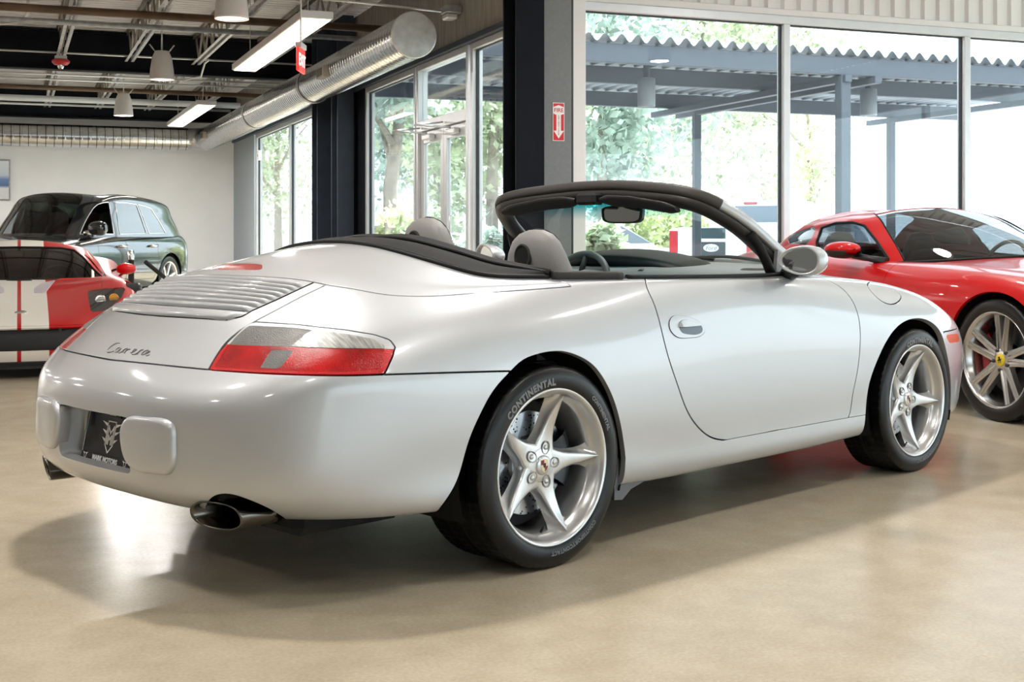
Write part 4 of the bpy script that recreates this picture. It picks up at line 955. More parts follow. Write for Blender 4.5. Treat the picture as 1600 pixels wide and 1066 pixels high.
# exhaust tips
STEEL = mat('dark_exhaust_steel', (.13, .12, .105), .2, 1.0)
for sg in (-1, 1):
    def oval(x, a, b, y0, z0, sl=0.0, n=28):
        t = np.linspace(0, 2 * pi, n, endpoint=False); ca = np.sign(np.cos(t)) * abs(np.cos(t))**.85; sa = np.sign(np.sin(t)) * abs(np.sin(t))**.85
        return np.stack([x - sl * sa, sg * (y0 - a * ca), z0 + b * sa], 1)
    def tip(x, a, b, z0, sl): 
        o_ = oval(x, a, b, -.525, z0); o_[:, 0] += sl * (abs(o_[:, 1]) - .525) + .25 * (z0 - o_[:, 2]) * (1 if sl else 0); return o_
    rings = [tip(-.62, .055, .03, .250, 0), tip(-.80, .072, .036, .256, 0), tip(-.99, .084, .041, .262, .35), tip(-.997, .082, .039, .262, .35), tip(-.99, .078, .035, .262, .35), tip(-.78, .064, .027, .257, 0)]
    ex = MB().grid(np.array(rings), wrap_v=True).build('exhaust_tip', STEEL, car)
    MB().add(tip(-.80, .066, .029, .257, 0), [tuple(range(28))]).build('tip_baffle', DARK, ex)
# sills of arches, wells, floor pan
for x0, y1 in ((0.0, .84), (2.35, .82)):
    for sg in (-1, 1):
        w = MB(); w.lathe([(.375, .46), (.375, .70), (.372, y1)], 40, 'y', (x0, 0, .318), a0=-.35, a1=pi + .35)
        w.lathe([(.02, .46), (.375, .46)], 40, 'y', (x0, 0, .318), a0=-.35, a1=pi + .35)
        me = w.mesh('wheel_well'); mesh_xform(me, lambda a: a * [1, sg, 1]); link('wheel_well', me, car, None, None, DARK)
fpn = MB(); fpn.bbox((-.82, -.66, .19), (-.42, .66, .30), .03); fpn.bbox((-.45, -.48, .17), (2.9, .48, .30), .03); fpn.bbox((.4, -.76, .18), (1.88, .76, .30), .02); fpn.bbox((2.72, -.6, .18), (3.05, .6, .3), .03)
fpn.build('floor_pan', DARK, car)
# mud flap pieces behind the wheels
for sg in (-1, 1):
    mf = MB(); mf.prism([(.335, .16), (.375, .155), (.42, .185), (.50, .205), (.50, .212), (.40, .225), (.372, .28), (.352, .30), (.335, .29)], .03, 'y', .80)
    me = mf.mesh('stone_guard'); mesh_xform(me, lambda a: a * [1, sg, 1]); link('stone_guard', me, car, None, None, mat('grey_plastic', (.12, .12, .13), .35))
# door handles
HND = [(1045.4,504.7),(1049.5,496),(1064.7,494),(1085,499.6),(1098.5,510),(1100,518),(1095,524),(1078,527.7),(1058,526.6),(1048.5,518)]
L_h = pl(HND, True, True, 2.0); L_h2 = pl([(1061,504),(1066,500.5),(1080,502),(1095,510),(1096.5,518),(1092,521.5),(1074,522.5),(1066,520.5)], True, True, 2.0)
for LH, LH2, dob in ((L_h, L_h2, DOOR_R), (L_h.mir(), L_h2.mir(), DOOR_L)):
    pb = Patch.of(S9).clip(LH.field()); pb.offset(.003).build('handle_plate', PAINT, dob, .006)
    MB().tube(LH.P + np.array([0, np.sign(LH.P[0, 1]) * .0012, 0]), .0018, 6, closed=True).build('handle_seam', DARK, dob)
    hp = Patch.of(S9).clip(LH2.field()); d = -LH2.field()(hp)
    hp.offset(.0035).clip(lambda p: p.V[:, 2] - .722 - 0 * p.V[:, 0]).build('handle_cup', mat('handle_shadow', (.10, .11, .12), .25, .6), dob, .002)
    hp.offset(.004 + .016 * np.clip(d / .012, 0, 1)**.5).clip(lambda p: .722 - p.V[:, 2]).build('handle_grip', PAINT, dob, .006)
# ---------------------------------------------------------------- wheels
ALLOY = mat('alloy_silver', (.60, .60, .60), .30, .8, .6, .05)
ALLOY_IN = mat('alloy_barrel', (.48, .46, .43), .38, .8)
TYRE = mat('tyre_rubber', (.0045, .0045, .005), .34, bump=.10, bscale=180, spec=.4)
SIDEW = mat('tyre_lettering', (.17, .175, .18), .4)
DISC = mat('brake_disc', (.62, .65, .70), .25, 1.0)
def disc_mat():
    m = DISC; nt = m.node_tree; N = nt.nodes; L = nt.links; b = N['Principled BSDF']
    tc = N.new('ShaderNodeTexCoord'); v = N.new('ShaderNodeTexVoronoi'); v.inputs['Scale'].default_value = 75
    L.new(tc.outputs['Object'], v.inputs['Vector']); r = N.new('ShaderNodeMath'); r.operation = 'GREATER_THAN'; r.inputs[1].default_value = .26
    L.new(v.outputs['Distance'], r.inputs[0]); mx = N.new('ShaderNodeMix'); mx.data_type = 'RGBA'
    mx.inputs['A'].default_value = (.01, .01, .01, 1); mx.inputs['B'].default_value = (.62, .65, .70, 1); L.new(r.outputs[0], mx.inputs['Factor']); L.new(mx.outputs['Result'], b.inputs['Base Color'])
disc_mat()
def tyre(parent, R, w, rb=.238, blocks=64, name='tyre'):
    h = w / 2
    pr = [(rb - .004, -h + .02), (rb, -h + .008), (rb + .02, -h - .002), (R - .03, -h - .001), (R - .012, -h + .006)]
    ng = 4; xs = np.linspace(-h + .014, h - .014, ng * 6 + 1); tread = []
    for i, x in enumerate(xs):
        k = i % 6; tread.append((R - .007 if (k in (0,) and 0 < i < len(xs) - 1) else R - .0015 * (x / h)**2, x, k))
    prof = [(r, x, 0) for r, x in pr] + [(r, x, 1 if kk else 0) for r, x, kk in tread] + [(r, -x, 0) for r, x in pr[::-1]]
    n = blocks * 3; V = []
    for i in range(n):
        for r, x, tr in prof:
            sh = (x / h) * .06                      # slanted cross grooves
            an = 2 * pi * i / n + (sh if tr else 0) * .35
            rr = r - (.006 if (tr and i % 3 == 0 and abs(x) > h * .18) else 0)
            V.append((rr * cos(an), x, rr * sin(an)))
    G = np.array(V).reshape(n, len(prof), 3)
    return MB().grid(G, wrap_u=True, flip=False).build(name, TYRE, parent)
def arc_text(txt, r, size, h, a_mid, parent, name='lettering', m=None, bold=0.0, sg=1):
    me = text_mesh(txt, size, .0006, bold=bold, spacing=1.15)
    def f(a):
        an = a_mid - a[:, 0] / r; rr = r + a[:, 1]; return np.stack([rr * np.cos(an), -(h + a[:, 2]), rr * np.sin(an)], 1)
    mesh_xform(me, f); return link(name, me, parent, None, None, m or SIDEW)
def carrera_wheel(name_loc, R, w, rot, rear):
    """wheel whose outer face looks towards -y"""
    e = bpy.data.objects.new('wheel', None); COL.objects.link(e); e.parent = car; e.location = name_loc
    tyre(e, R, w)
    h = w / 2
    rim = MB()
    rim.lathe([(.222, h - .20 if w > .25 else h - .17), (.212, h - .12), (.212, h - .055), (.217, h - .045), (.2255, h - .040), (.229, h - .018), (.236, h - .006), (.2425, h - .001), (.2465, h - .003), (.2475, h - .012), (.241, h - .022)], 96, 'y')
    me = rim.mesh('rim'); mesh_xform(me, lambda a: a * [1, -1, 1]); ro = link('rim', me, e, None, None, ALLOY)
    hub = MB(); hub.lathe([(0, h - .053), (.03, h - .053), (.05, h - .055), (.066, h - .061), (.078, h - .075), (.08, h - .11)], 60, 'y')
    me = hub.mesh('hub'); mesh_xform(me, lambda a: a * [1, -1, 1]); link('hub', me, e, None, None, ALLOY)
    # one spoke along +z, copied around
    rs = np.array([.045, .07, .095, .12, .145, .17, .19, .205, .218, .2265])
    top = np.array([.050, .037, .027, .0215, .018, .0145, .011, .007, .0035, .0008])
    bas = np.array([.056, .046, .037, .031, .028, .028, .031, .039, .052, .068])
    ht = np.array([h - .056, h - .057, h - .056, h - .053, h - .048, h - .041, h - .034, h - .028, h - .023, h - .019])
    hb = np.array([h - .095, h - .095, h - .09, h - .088, h - .085, h - .08, h - .072, h - .062, h - .052, h - .045])
    t = np.linspace(-1, 1, 23); G = []
    for r, a, b, z1, z0 in zip(rs, top, bas, ht, hb):
        row = []
        for q in t:
            s = abs(q)
            if s < .45: x = a * s / .45; z = z1 - .002 * (s / .45)**2
            else:
                k = (s - .45) / .55; x = a + (b - a) * k**1.7; z = z1 - .002 + (z0 - z1) * (k**.75)
            row.append((np.sign(q) * x, -z, r))
        G.append(row)
    me_s = MB().grid(np.array(G)).mesh('spoke'); me_s.materials.append(ALLOY)
    pock = MB(); pock.lathe([(.0, h - .062), (.0125, h - .062), (.0135, h - .055), (.0160, h - .0525), (.0172, h - .0528)], 24, 'y')
    me_p = pock.mesh('bolt_pocket'); mesh_xform(me_p, lambda a: a * [1.0, -1, 1.25]); me_p.materials.append(mat('pocket_grey', (.30, .29, .27), .4, .6))
    bolt = MB(); bolt.lathe([(.0, h - .051), (.006, h - .0515), (.0085, h - .055), (.009, h - .062)], 12, 'y')
    me_b = bolt.mesh('wheel_bolt'); mesh_xform(me_b, lambda a: a * [1, -1, 1]); me_b.materials.append(ALLOY)
    for k in range(5):
        an = rot + 2 * pi * k / 5
        link('spoke', me_s, e, None, (0, an, 0))
        for mm, nm in ((me_p, 'bolt_pocket'), (me_b, 'wheel_bolt')):
            a2 = an + pi / 5 * 0; o = link(nm, mm, e, (sin(a2) * .056, 0, cos(a2) * .056), (0, a2, 0))
    cp = MB(); cp.lathe([(0, h - .045), (.026, h - .046), (.031, h - .049), (.032, h - .057)], 32, 'y'); me = cp.mesh('centre_cap'); mesh_xform(me, lambda a: a * [1, -1, 1]); co = link('centre_cap', me, e, None, None, ALLOY)
    # crest on the cap
    sh = [(-.0165, .019), (0, .021), (.0165, .019), (.0165, 0), (.011, -.014), (0, -.023), (-.011, -.014), (-.0165, 0)]
    GOLD = mat('crest_gold', (.62, .52, .36), .35, .7); CRD = mat('crest_red', (.25, .02, .03), .4)
    cr = MB(); cr.prism(sh, .0008, 'y', -(h - .0445)); cr.build('crest', GOLD, co)
    for q in ([(-.015, .0165), (-.002, .018), (-.002, .003), (-.015, .003)], [(.002, -.002), (.015, -.002), (.010, -.013), (.002, -.019)]):
        MB().prism(q, .0006, 'y', -(h - .0438)).build('crest_field', CRD, co)
    MB().prism([(-.005, .008), (.005, .008), (.005, -.002), (0, -.008), (-.005, -.002)], .0006, 'y', -(h - .0432)).build('crest_field', BLACK, co)
    # brake
    bd = MB(); bd.lathe([(.088, h - .135), (.088, h - .120), (.163, h - .120), (.165, h - .122), (.165, h - .142), (.09, h - .142)], 72, 'y', smooth=False); me = bd.mesh('brake_disc'); mesh_xform(me, lambda a: a * [1, -1, 1]); link('brake_disc', me, e, None, None, DISC)
    bh = MB(); bh.lathe([(0, h - .10), (.07, h - .10), (.085, h - .118), (.088, h - .135)], 40, 'y'); me = bh.mesh('disc_bell'); mesh_xform(me, lambda a: a * [1, -1, 1]); link('disc_bell', me, e, None, None, mat('bell_grey', (.16, .16, .165), .4, .7))
    cl = MB(); a0, a1 = (-.55, .55) if rear else (pi - .6, pi + .6)
    tt = np.linspace(a0, a1, 14); Gc = [[(r_ * cos(a), -z_, r_ * sin(a)) for r_, z_ in ((.175, h - .15), (.175, h - .098), (.150, h - .088), (.118, h - .09), (.10, h - .105))] for a in tt]
    cl.grid(np.array(Gc)); cl.build('brake_caliper', mat('caliper_dark', (.05, .055, .065), .35, .4), e)
    vs = MB(); vs.tube([(.208 * sin(rot + 2.95), -(h - .045), .208 * cos(rot + 2.95)), (.188 * sin(rot + 2.92), -(h - .035), .188 * cos(rot + 2.92))], .004, 8); vs.build('valve_stem', BLACK, e)
    bk = MB(); bk.lathe([(0, h - .165), (.205, h - .165)], 40, 'y'); me = bk.mesh('brake_shield'); mesh_xform(me, lambda a: a * [1, -1, 1]); link('brake_shield', me, e, None, None, mat('shield_dark', (.03, .03, .032), .6, .3))
    arc_text('CONTINENTAL', (R + .238) / 2 + .001 - .012, .030, h + .0026, radians(115) if rear else radians(88), e, bold=.0015)
    arc_text('CONTISPORTCONTACT', (R + .238) / 2 - .010, .018, h + .0026, radians(-70), e, bold=.0008)
    if rear: arc_text('CONTINENTAL', (R + .238) / 2 - .010, .018, h + .0026, radians(35), e, bold=.001)
    return e
wr = carrera_wheel((0, -.733, .3165), .3165, .285, radians(16), True)
wf = carrera_wheel((2.35, -.738, .315), .315, .228, radians(24), False)
for src, x, y in ((wr, 0, .733), (wf, 2.35, .738)):
    c = copy_tree(src, car); c.location = (x, y, src.location.z); c.rotation_euler = (0, 0, pi)
# ---------------------------------------------------------------- silver car: cabin
TRIM = mat('dark_grey_trim', (.035, .033, .032), .6, bump=.2, bscale=350, spec=.2)
LEATHER = mat('grey_leather', (.235, .225, .215), .5, bump=.25, bscale=260)
DASHM = mat('dash_vinyl', (.22, .22, .225), .55, bump=.2, bscale=300)
SEAL = mat('rubber_seal', (.010, .0095, .0095), .5, spec=.2)
CANVAS = mat('charcoal_vinyl', (.026, .0255, .026), .7, bump=.3, bscale=320, spec=.15)
edge = S9.S[-1]; ev = S9.tv
def edge_pts(v0, v1, n): return s_at(S9, np.linspace(v0, v1, n), np.full(n, UM))[0]
xv = lambda x: float(np.interp(x, edge[(ev > 0)][:, 0][:300], ev[ev > 0][:300]))
v_b = xv(.17)
# rubber lip around the folded-top opening
E_ = edge_pts(-v_b, v_b, 121); lip = MB(); lip.tube(E_ + [0, 0, .003], .008, 8); lip.build('rubber_lip', SEAL, ton_o)
# vinyl cover panels over the folded roof
E1 = edge_pts(-v_b, v_b, 81); wy = abs(E1[:, 1]) / .7
tp = 1 - (np.abs(np.linspace(-1, 1, 81)))**5; sgy = -np.sign(E1[:, 1]) * np.minimum(1, abs(E1[:, 1]) / .12)
c1 = E1 + np.stack([.015 + 0 * wy, sgy * .006, .010 + 0 * wy], 1)
c2 = E1 + np.stack([.17 * tp, sgy * .15 * wy * tp, .010 + .034 * wy * tp], 1)
c3 = E1 + np.stack([.26 * tp + .01, sgy * .24 * wy * tp, .004 + .036 * wy * tp], 1)
c4 = E1 + np.stack([.34 * tp + .02, sgy * (.26 * wy * tp + .03), -.10 + .03 * wy * tp], 1)
def rows(a, n):
    A = np.array(a); t = np.linspace(0, len(A) - 1, n); return _spl(np.arange(len(A)), A, t)
MB().grid(rows([c1, (c1 + c2) / 2 + [0, 0, .010], c2], 10)).build('folded_top_cover', CANVAS, car)
MB().grid(rows([c2 + [.006, 0, .012], c3 + [0, 0, .012], c4], 12)).build('cover_flap', CANVAS, car)
MB().tube(c2 + [.003, 0, .006], .007, 6).build('cover_piping', SEAL, car)
# belt line trims and door caps
for sg in (-1, 1):
    P_ = edge_pts(xv(.18), xv(1.60), 60) * [1, -sg, 1] if sg == 1 else edge_pts(xv(.18), xv(1.60), 60)
    k = P_[:, 0] < .50
    MB().tube(P_[k] + [0, 0, .008], .016, 8).build('belt_trim', TRIM, car)
    MB().tube(P_[~k] + [0, 0, .004], .010, 8).build('belt_trim', SEAL, DOOR_R if sg < 0 else DOOR_L)
    cap = [P_ + [0, 0, .004], P_ + [0, -.05 * sg * 1, -.005], P_ + [0, -.07 * sg, -.05], P_ + [0, -.06 * sg, -.45]]
    MB().grid(rows(cap, 14)).build('door_card', LEATHER, car)
# cabin tub
tub = MB(); tub.box((.0, -.68, .24), (1.95, .68, .27)); tub.box((.0, -.68, .24), (.05, .68, .80)); tub.box((1.93, -.68, .24), (1.97, .68, .84)); tub.box((.05, -.10, .27), (1.5, .10, .52))
tub.box((.05, -.66, .27), (.35, .66, .62)); tub.build('cabin_tub', mat('cabin_carpet', (.03, .03, .03), .9), car)
# seats
def sect(cx, cz, tx, wy, n=28, p=2.6, lean=0):
    t = np.linspace(0, 2 * pi, n, endpoint=False); c, s_ = np.cos(t), np.sin(t)
    return np.stack([cx + tx * np.sign(c) * abs(c)**(2 / p), wy * np.sign(s_) * abs(s_)**(2 / p), cz + 0 * t], 1)
def seat(x0, y0, dz):
    e = bpy.data.objects.new('seat', None); COL.objects.link(e); e.parent = car; e.location = (x0, y0, dz)
    b = [(.16, .30, .055, .24), (.12, .45, .065, .25), (.07, .60, .065, .245), (.02, .74, .06, .225), (-.02, .84, .058, .19), (-.045, .92, .056, .155), (-.058, .985, .054, .13), (-.062, 1.03, .048, .105), (-.062, 1.058, .036, .072), (-.060, 1.072, .016, .034), (-.060, 1.074, .002, .004)]
    MB().grid(np.array([sect(x, z, t, w) for x, z, t, w in b]), wrap_v=True).build('backrest', LEATHER, e)
    MB().grid(np.array([sect(x, z, t, w) for x, z, t, w in [(.42, .28, .20, .2), (.40, .30, .27, .25), (.40, .40, .28, .26), (.41, .44, .25, .23), (.42, .445, .02, .02)]]), wrap_v=True).build('cushion', LEATHER, e)
    hl = MB(); n = 20; t = np.linspace(0, 2 * pi, n, endpoint=False)
    hl.add([(-.1145, .038 * cos(a) * .9 + .02, .975 + .040 * sin(a)) for a in t], [tuple(range(n))]); hl.add([(-.1140, .038 * cos(a) * .9 + .02, .975 + .040 * sin(a)) for a in t], [tuple(range(n))[::-1]])
    hl.build('belt_opening', DARK, e)
    MB().tube([(-.1115, .038 * cos(a) * .95 + .02, .975 + .042 * sin(a)) for a in t], .006, 6, closed=True).build('opening_ring', TRIM, e)
    # seam piping on the shoulder
    pp = []
    for x, z, tt, w in b[3:10]: pp.append((x + tt * .72, -w * .80, z))
    for x, z, tt, w in b[3:10][::-1]: pp.append((x + tt * .72, w * .80, z))
    MB().tube(spline(pp, 50), .0035, 6).build('seat_piping', TRIM, e)
    return e
seat(.505, -.36, -.012); seat(.60, .36, .04)
# dashboard
def prof_loft(ys, fn): return np.array([fn(y) for y in ys])
def dash(y):
    a = abs(y) / .70; dx = .10 * a * a; hz = .012 * (1 - a)
    return [(1.98 - dx * 2.2, y, .80), (1.955 - dx * 2.2, y, .900 + hz), (1.80 - dx * 1.4, y, .902 + hz), (1.60 - dx, y, .893 + hz), (1.50 - dx, y, .878 + hz), (1.455 - dx, y, .84), (1.47 - dx, y, .72), (1.50, y, .55)]
MB().grid(rows(prof_loft(np.linspace(-.69, .69, 41), dash).transpose(1, 0, 2), 30)).build('dashboard', DASHM, car)
def binn(t):
    y = .76 * (t - .5) * 1.0 + .25; k = sin(pi * t)**.45; h = .074 * k
    return [(1.86, y, .90), (1.80, y, .905 + h * .8), (1.68, y, .905 + h), (1.56 + .06 * (1 - k), y, .893 + h * .9), (1.545 + .06 * (1 - k), y, .885 + h * .75), (1.56, y, .875 + h * .5), (1.66, y, .87)]
ib = MB().grid(rows(prof_loft(np.linspace(0, 1, 41), binn).transpose(1, 0, 2), 28)).build('instrument_hood', TRIM, car)
for y, r in ((.36, .062), (.25, .05), (.47, .05), (.16, .035), (.56, .035)): MB().lathe([(0, 0), (r, 0), (r, -.012), (r * .92, -.014)], 24, 'x', (1.60, y, .845)).build('gauge', BLACK, car)
MB().lathe([(0, -.012), (.022, -.012), (.026, -.004), (.026, .01)], 24, 'x', (1.50, .02, .868)).build('air_vent', BLACK, car)
sw = thing('steering_wheel', 'x', 'x'); sw.parent = car; del sw['label']; del sw['category']; sw.location = (1.44, .36, .795); sw.rotation_euler = (0, radians(-66), 0)
t = np.linspace(0, 2 * pi, 49)[:-1]
MB().tube([(.178 * cos(a), .182 * sin(a), 0) for a in t], .0155, 10, closed=True).build('rim', mat('wheel_leather', (.10, .10, .10), .45), sw)
hb = MB(); hb.lathe([(0, .03), (.05, .028), (.065, .01), (.06, -.02)], 24, 'z')
for a in (0.0, pi, pi / 2 + .0, -pi / 2): hb.tube([(.05 * cos(a), .05 * sin(a), 0), (.175 * cos(a), .175 * sin(a), 0)], .013, 8)
hb.tube([(0, 0, 0), (0, 0, -.16)], .03, 10); hb.build('hub', TRIM, sw)
# windscreen frame
FR = np.array([(1.66, -.712, .868), (1.51, -.700, .945), (1.375, -.678, 1.035), (1.27, -.655, 1.103), (1.20, -.622, 1.146), (1.150, -.583, 1.178), (1.120, -.53, 1.199), (1.115, -.46, 1.213), (1.128, -.32, 1.228), (1.155, -.12, 1.242), (1.16, 0, 1.244)])
FR = FR + [.030, 0, .006]
FRH = spline(np.concatenate([FR, (FR * [1, -1, 1])[-2::-1]]), 121)
def sweep(path, sec, n_out):
    """sec: (outward, up) offsets; outward = away from the screen centre, up = along the screen normal"""
    G = []; m = len(path)
    for i in range(m):
        t = path[min(i + 1, m - 1)] - path[max(i - 1, 0)]; t /= np.linalg.norm(t)
        nrm = np.array([-.62, 0, .78]) * -1; nrm = np.array([-.55, 0, -.83]) * -1
        nrm = nrm - t * (nrm @ t); nrm /= np.linalg.norm(nrm); out = np.cross(t, nrm); 
        if out @ (path[i] - np.array([1.5, 0, .9])) < 0: out = -out
        G.append([path[i] + out * a + nrm * b for a, b in sec])
    return np.array(G)
secO = [(.012, -.030), (.026, -.014), (.028, .004), (.018, .018), (-.004, .024), (-.022, .021), (-.024, .012), (-.006, .004)]
secI = [(.014, -.034), (-.006, .004), (-.026, .010), (-.054, .000), (-.074, -.020), (-.072, -.036), (-.048, -.052), (-.010, -.052)]
SO = sweep(FRH, secO, 0); ka = int(np.argmax(FRH[:, 2] > 1.165)); TRB = mat('brown_black_trim', (.035, .031, .029), .42)
wsf = MB().grid(SO[ka - 1:121 - ka + 1], wrap_v=True).build('windscreen_header', mat('header_trim', (.06, .055, .051), .5, spec=.3), car)
MB().grid(SO[:ka], wrap_v=True).build('windscreen_pillar', PAINT, car); MB().grid(SO[121 - ka:], wrap_v=True).build('windscreen_pillar', PAINT, car)
MB().grid(sweep(FRH, secI, 0), wrap_v=True).build('frame_trim', mat('brown_black_trim', (.035, .031, .029), .42), wsf)
# seals along the rear edge of pillar and header
MB().tube(FRH - [.012, 0, .022] , .016, 8).build('weather_seal', SEAL, wsf)
# glass
hd = spline([(1.17, .575, 1.183), (1.165, .3, 1.22), (1.18, 0, 1.236), (1.165, -.3, 1.22), (1.17, -.575, 1.183)], 31)
lo_ = spline([(1.66, .66, .875), (1.85, .42, .905), (1.93, 0, .918), (1.85, -.42, .905), (1.66, -.66, .875)], 31)
md = (hd + lo_) / 2 + np.array([.035, 0, .03])
WG = glass_mat('windscreen_glass', (.90, .97, .95), 1.0)
def tint_band():
    nt = WG.node_tree; N = nt.nodes; L = nt.links; tr = [n for n in N if n.type == 'BSDF_TRANSPARENT'][0]
    tc = N.new('ShaderNodeTexCoord'); sx = N.new('ShaderNodeSeparateXYZ'); L.new(tc.outputs['Object'], sx.inputs[0])
    mr = N.new('ShaderNodeMapRange'); mr.inputs['From Min'].default_value = 1.115; mr.inputs['From Max'].default_value = 1.175
    L.new(sx.outputs['Z'], mr.inputs['Value']); mx = N.new('ShaderNodeMix'); mx.data_type = 'RGBA'; mx.inputs['A'].default_value = (.90, .97, .95, 1); mx.inputs['B'].default_value = (.0, .42, .48, 1)
    L.new(mr.outputs['Result'], mx.inputs['Factor']); L.new(mx.outputs['Result'], tr.inputs['Color'])
tint_band()
MB().grid(rows([hd, md, lo_], 16)).build('windscreen', WG, car)
# visors, centre latch, mirror
for y0, y1, dz in ((.07, .49, 0), (-.07, -.49, 0)):
    v = MB(); ys = np.linspace(y0, y1, 15); G = []
    for i, y in enumerate(ys):
        k = min(1, .25 + min(i, 14 - i) / 2.5)**.6; zc = np.interp(abs(y), [0, .25, .5], [1.191, 1.178, 1.142]); xc = np.interp(abs(y), [0, .5], [1.135, 1.105])
        tt = np.linspace(0, 2 * pi, 12, endpoint=False); G.append([(xc + .012 * cos(a) - .03 * sin(a) * k, y, zc + .024 * k * sin(a) + .004 * cos(a)) for a in tt])
    v.grid(np.array(G), wrap_v=True); v.add(np.array(G[0]), [tuple(range(12))]); v.add(np.array(G[-1]), [tuple(range(12))]); v.build('sun_visor', mat('visor_vinyl', (.03, .028, .027), .6), car)
MB().bbox((1.10, -.055, 1.170), (1.17, .055, 1.222), .012).build('header_latch', BLACK, car)
rv = MB(); rp = roundpoly([(-.088, -.038), (.088, -.038), (.096, .036), (-.096, .036)], .3, 5)
M_rv = frame((1.27, -.062, 1.132), (.35, -.94, .0), (-.92, -.34, .05)); 
rv.prism([tuple(q) for q in rp], .03, 'z', -.03, M=M_rv); rvo = rv.build('rear_view_mirror', BLACK, car)
MB().prism([tuple(q * .86) for q in rp], .001, 'z', .0005, M=M_rv).build('mirror_glass', mat('mirror_glass', (.85, .87, .88), .02, 1.0), rvo)
MB().tube([(1.285, -.03, 1.15), (1.30, -.015, 1.20), (1.26, 0, 1.225)], .013, 8).build('mirror_stalk', BLACK, rvo)
# wiper
MB().tube(spline([(1.93, .10, .935), (1.90, -.15, .945), (1.86, -.38, .928)], 12), .008, 6).build('wiper', BLACK, car)
MB().tube(spline([(1.90, .45, .925), (1.93, .15, .94), (1.935, -.05, .935)], 12), .008, 6).build('wiper', BLACK, car)
MB().lathe([(0, .004), (.07, .003), (.085, -.004)], 32, 'z', (1.62, -.52, .900)).build('dash_speaker', TRIM, car)
# outside mirrors
def door_mirror(sg):
    n = 36; t = np.linspace(0, 2 * pi, n, endpoint=False)
    def ring(x, a, b, dy=0, dz=0):
        c, s_ = np.cos(t), np.sin(t); rr = np.where(c < 0, 1.0, .93)
        return np.stack([x + .22 * a * c, dy - a * c * rr, dz + b * np.sign(s_) * abs(s_)**.92 * (1 + .18 * c)], 1)
    G = [ring(-.030, .075, .048), ring(-.034, .082, .053), ring(-.030, .0865, .0565), ring(0, .088, .058, -.002), ring(.035, .080, .054, -.002), ring(.065, .062, .044, 0), ring(.085, .038, .028, 0), ring(.093, .015, .012, 0), ring(.094, .001, .001, 0)]
    e = bpy.data.objects.new('door_mirror', None); COL.objects.link(e); e.parent = car; e.location = (1.385, -.885 * -sg * -1 if sg > 0 else -.885, .944)
    def fl(me): return mesh_xform(me, lambda a: a * [1, -1 if sg > 0 else 1, 1])
    link('mirror_housing', fl(MB().grid(np.array(G), wrap_v=True).mesh('mirror_housing')), e, None, None, PAINT)
    g = ring(-.018, .076, .049); link('mirror_glass', fl(MB().add(g, [tuple(range(n))]).mesh('mirror_glass')), e, None, None, mat('mirror_glass'))
    ins = [ring(-.030, .075, .048), ring(-.018, .0755, .0485)]; link('mirror_surround', fl(MB().grid(np.array(ins), wrap_v=True).mesh('mirror_surround')), e, None, None, PAINT)
    MB_ = MB().tube([(.02, .03, -.035), (.06, .09, -.052), (.10, .135, -.055)], [.022, .024, .034], 10); link('mirror_foot', fl(MB_.mesh('mirror_foot')), e, None, None, BLACK)
    return e
m1 = door_mirror(-1); m2 = door_mirror(1); m2.location = (1.385, .885, .944)
# quarter triangle at the foot of the pillar
for sg in (-1, 1):
    q = MB(); q.prism([(1.44, .878), (1.64, .872), (1.60, .905), (1.50, .955), (1.455, .985)], .016, 'y', .705 if sg > 0 else -.721); q.build('pillar_triangle', mat('satin_grey_trim', (.25, .26, .27), .4), car)
    MB().tube([(1.43, sg * .715, .868), (1.40, sg * .705, .935), (1.365, sg * .690, 1.0), (1.33, sg * .672, 1.05)], .020, 8).build('pillar_seal', SEAL, car)
# ================================================================ other cars: shared tools
class CarFrame:
    """car standing on the floor: psi = heading clockwise from the viewing direction; anchor car point seen at pixel column px at distance Z"""
    def __init__(s, psi, px, Z, anchor):
        s.yaw = radians(90) - (psi + YAW)
        pos = RIGHT * ((px - 800) / F_PX * Z) + FWD * Z; c, sn = cos(s.yaw), sin(s.yaw)
        s.pos = np.array([pos[0] - (c * anchor[0] - sn * anchor[1]), pos[1] - (sn * anchor[0] + c * anchor[1]), 0])
        s.M = np.array(Matrix.Translation(Vector(s.pos)) @ Matrix.Rotation(s.yaw, 4, 'Z')); s.I = np.linalg.inv(s.M); s.cam = (s.I @ np.append(CAMP, 1))[:3]
    def rays(s, px): return [s.I[:3, :3] @ ray(p[0], p[1]) for p in px]
    def line(s, S, px, closed=True, smooth=True, step=3.0):
        P, Q = S.hit(s.cam, s.rays(densify(px, step, smooth, closed))); return Line(P, Q, closed)
    def at(s, px, py, x=None, y=None, z=None):
        r = s.I[:3, :3] @ ray(px, py); t = (x - s.cam[0]) / r[0] if x is not None else (y - s.cam[1]) / r[1] if y is not None else (z - s.cam[2]) / r[2]
        return s.cam + t * r
def nodes(cols): return np.array(cols, float).transpose(1, 0, 2) * [1, -1, 1]
def gh_nodes(belt, top, ridge, bulge=.035, n=4):
    """greenhouse rows from belt line through roof rail to ridge"""
    cols = []
    for b, t, r in zip(belt, top, ridge):
        b, t, r = map(np.array, (b, t, r)); row = []
        for k in np.linspace(0, 1, n):
            p = b + (t - b) * k; o = np.array([p[0] - .55, p[1] * 1.2, 0]); o = o / (np.linalg.norm(o) + 1e-9); p = p + o * bulge * sin(pi * k) * .6 + np.array([0, 0, bulge * sin(pi * k) * .4]); row.append(p)
        row.append(t * .5 + r * .5 + [0, 0, .012 if np.linalg.norm(t - r) > .05 else 0]); row.append(r); cols.append(row)
    return np.array(cols).transpose(1, 0, 2) * [1, -1, 1]
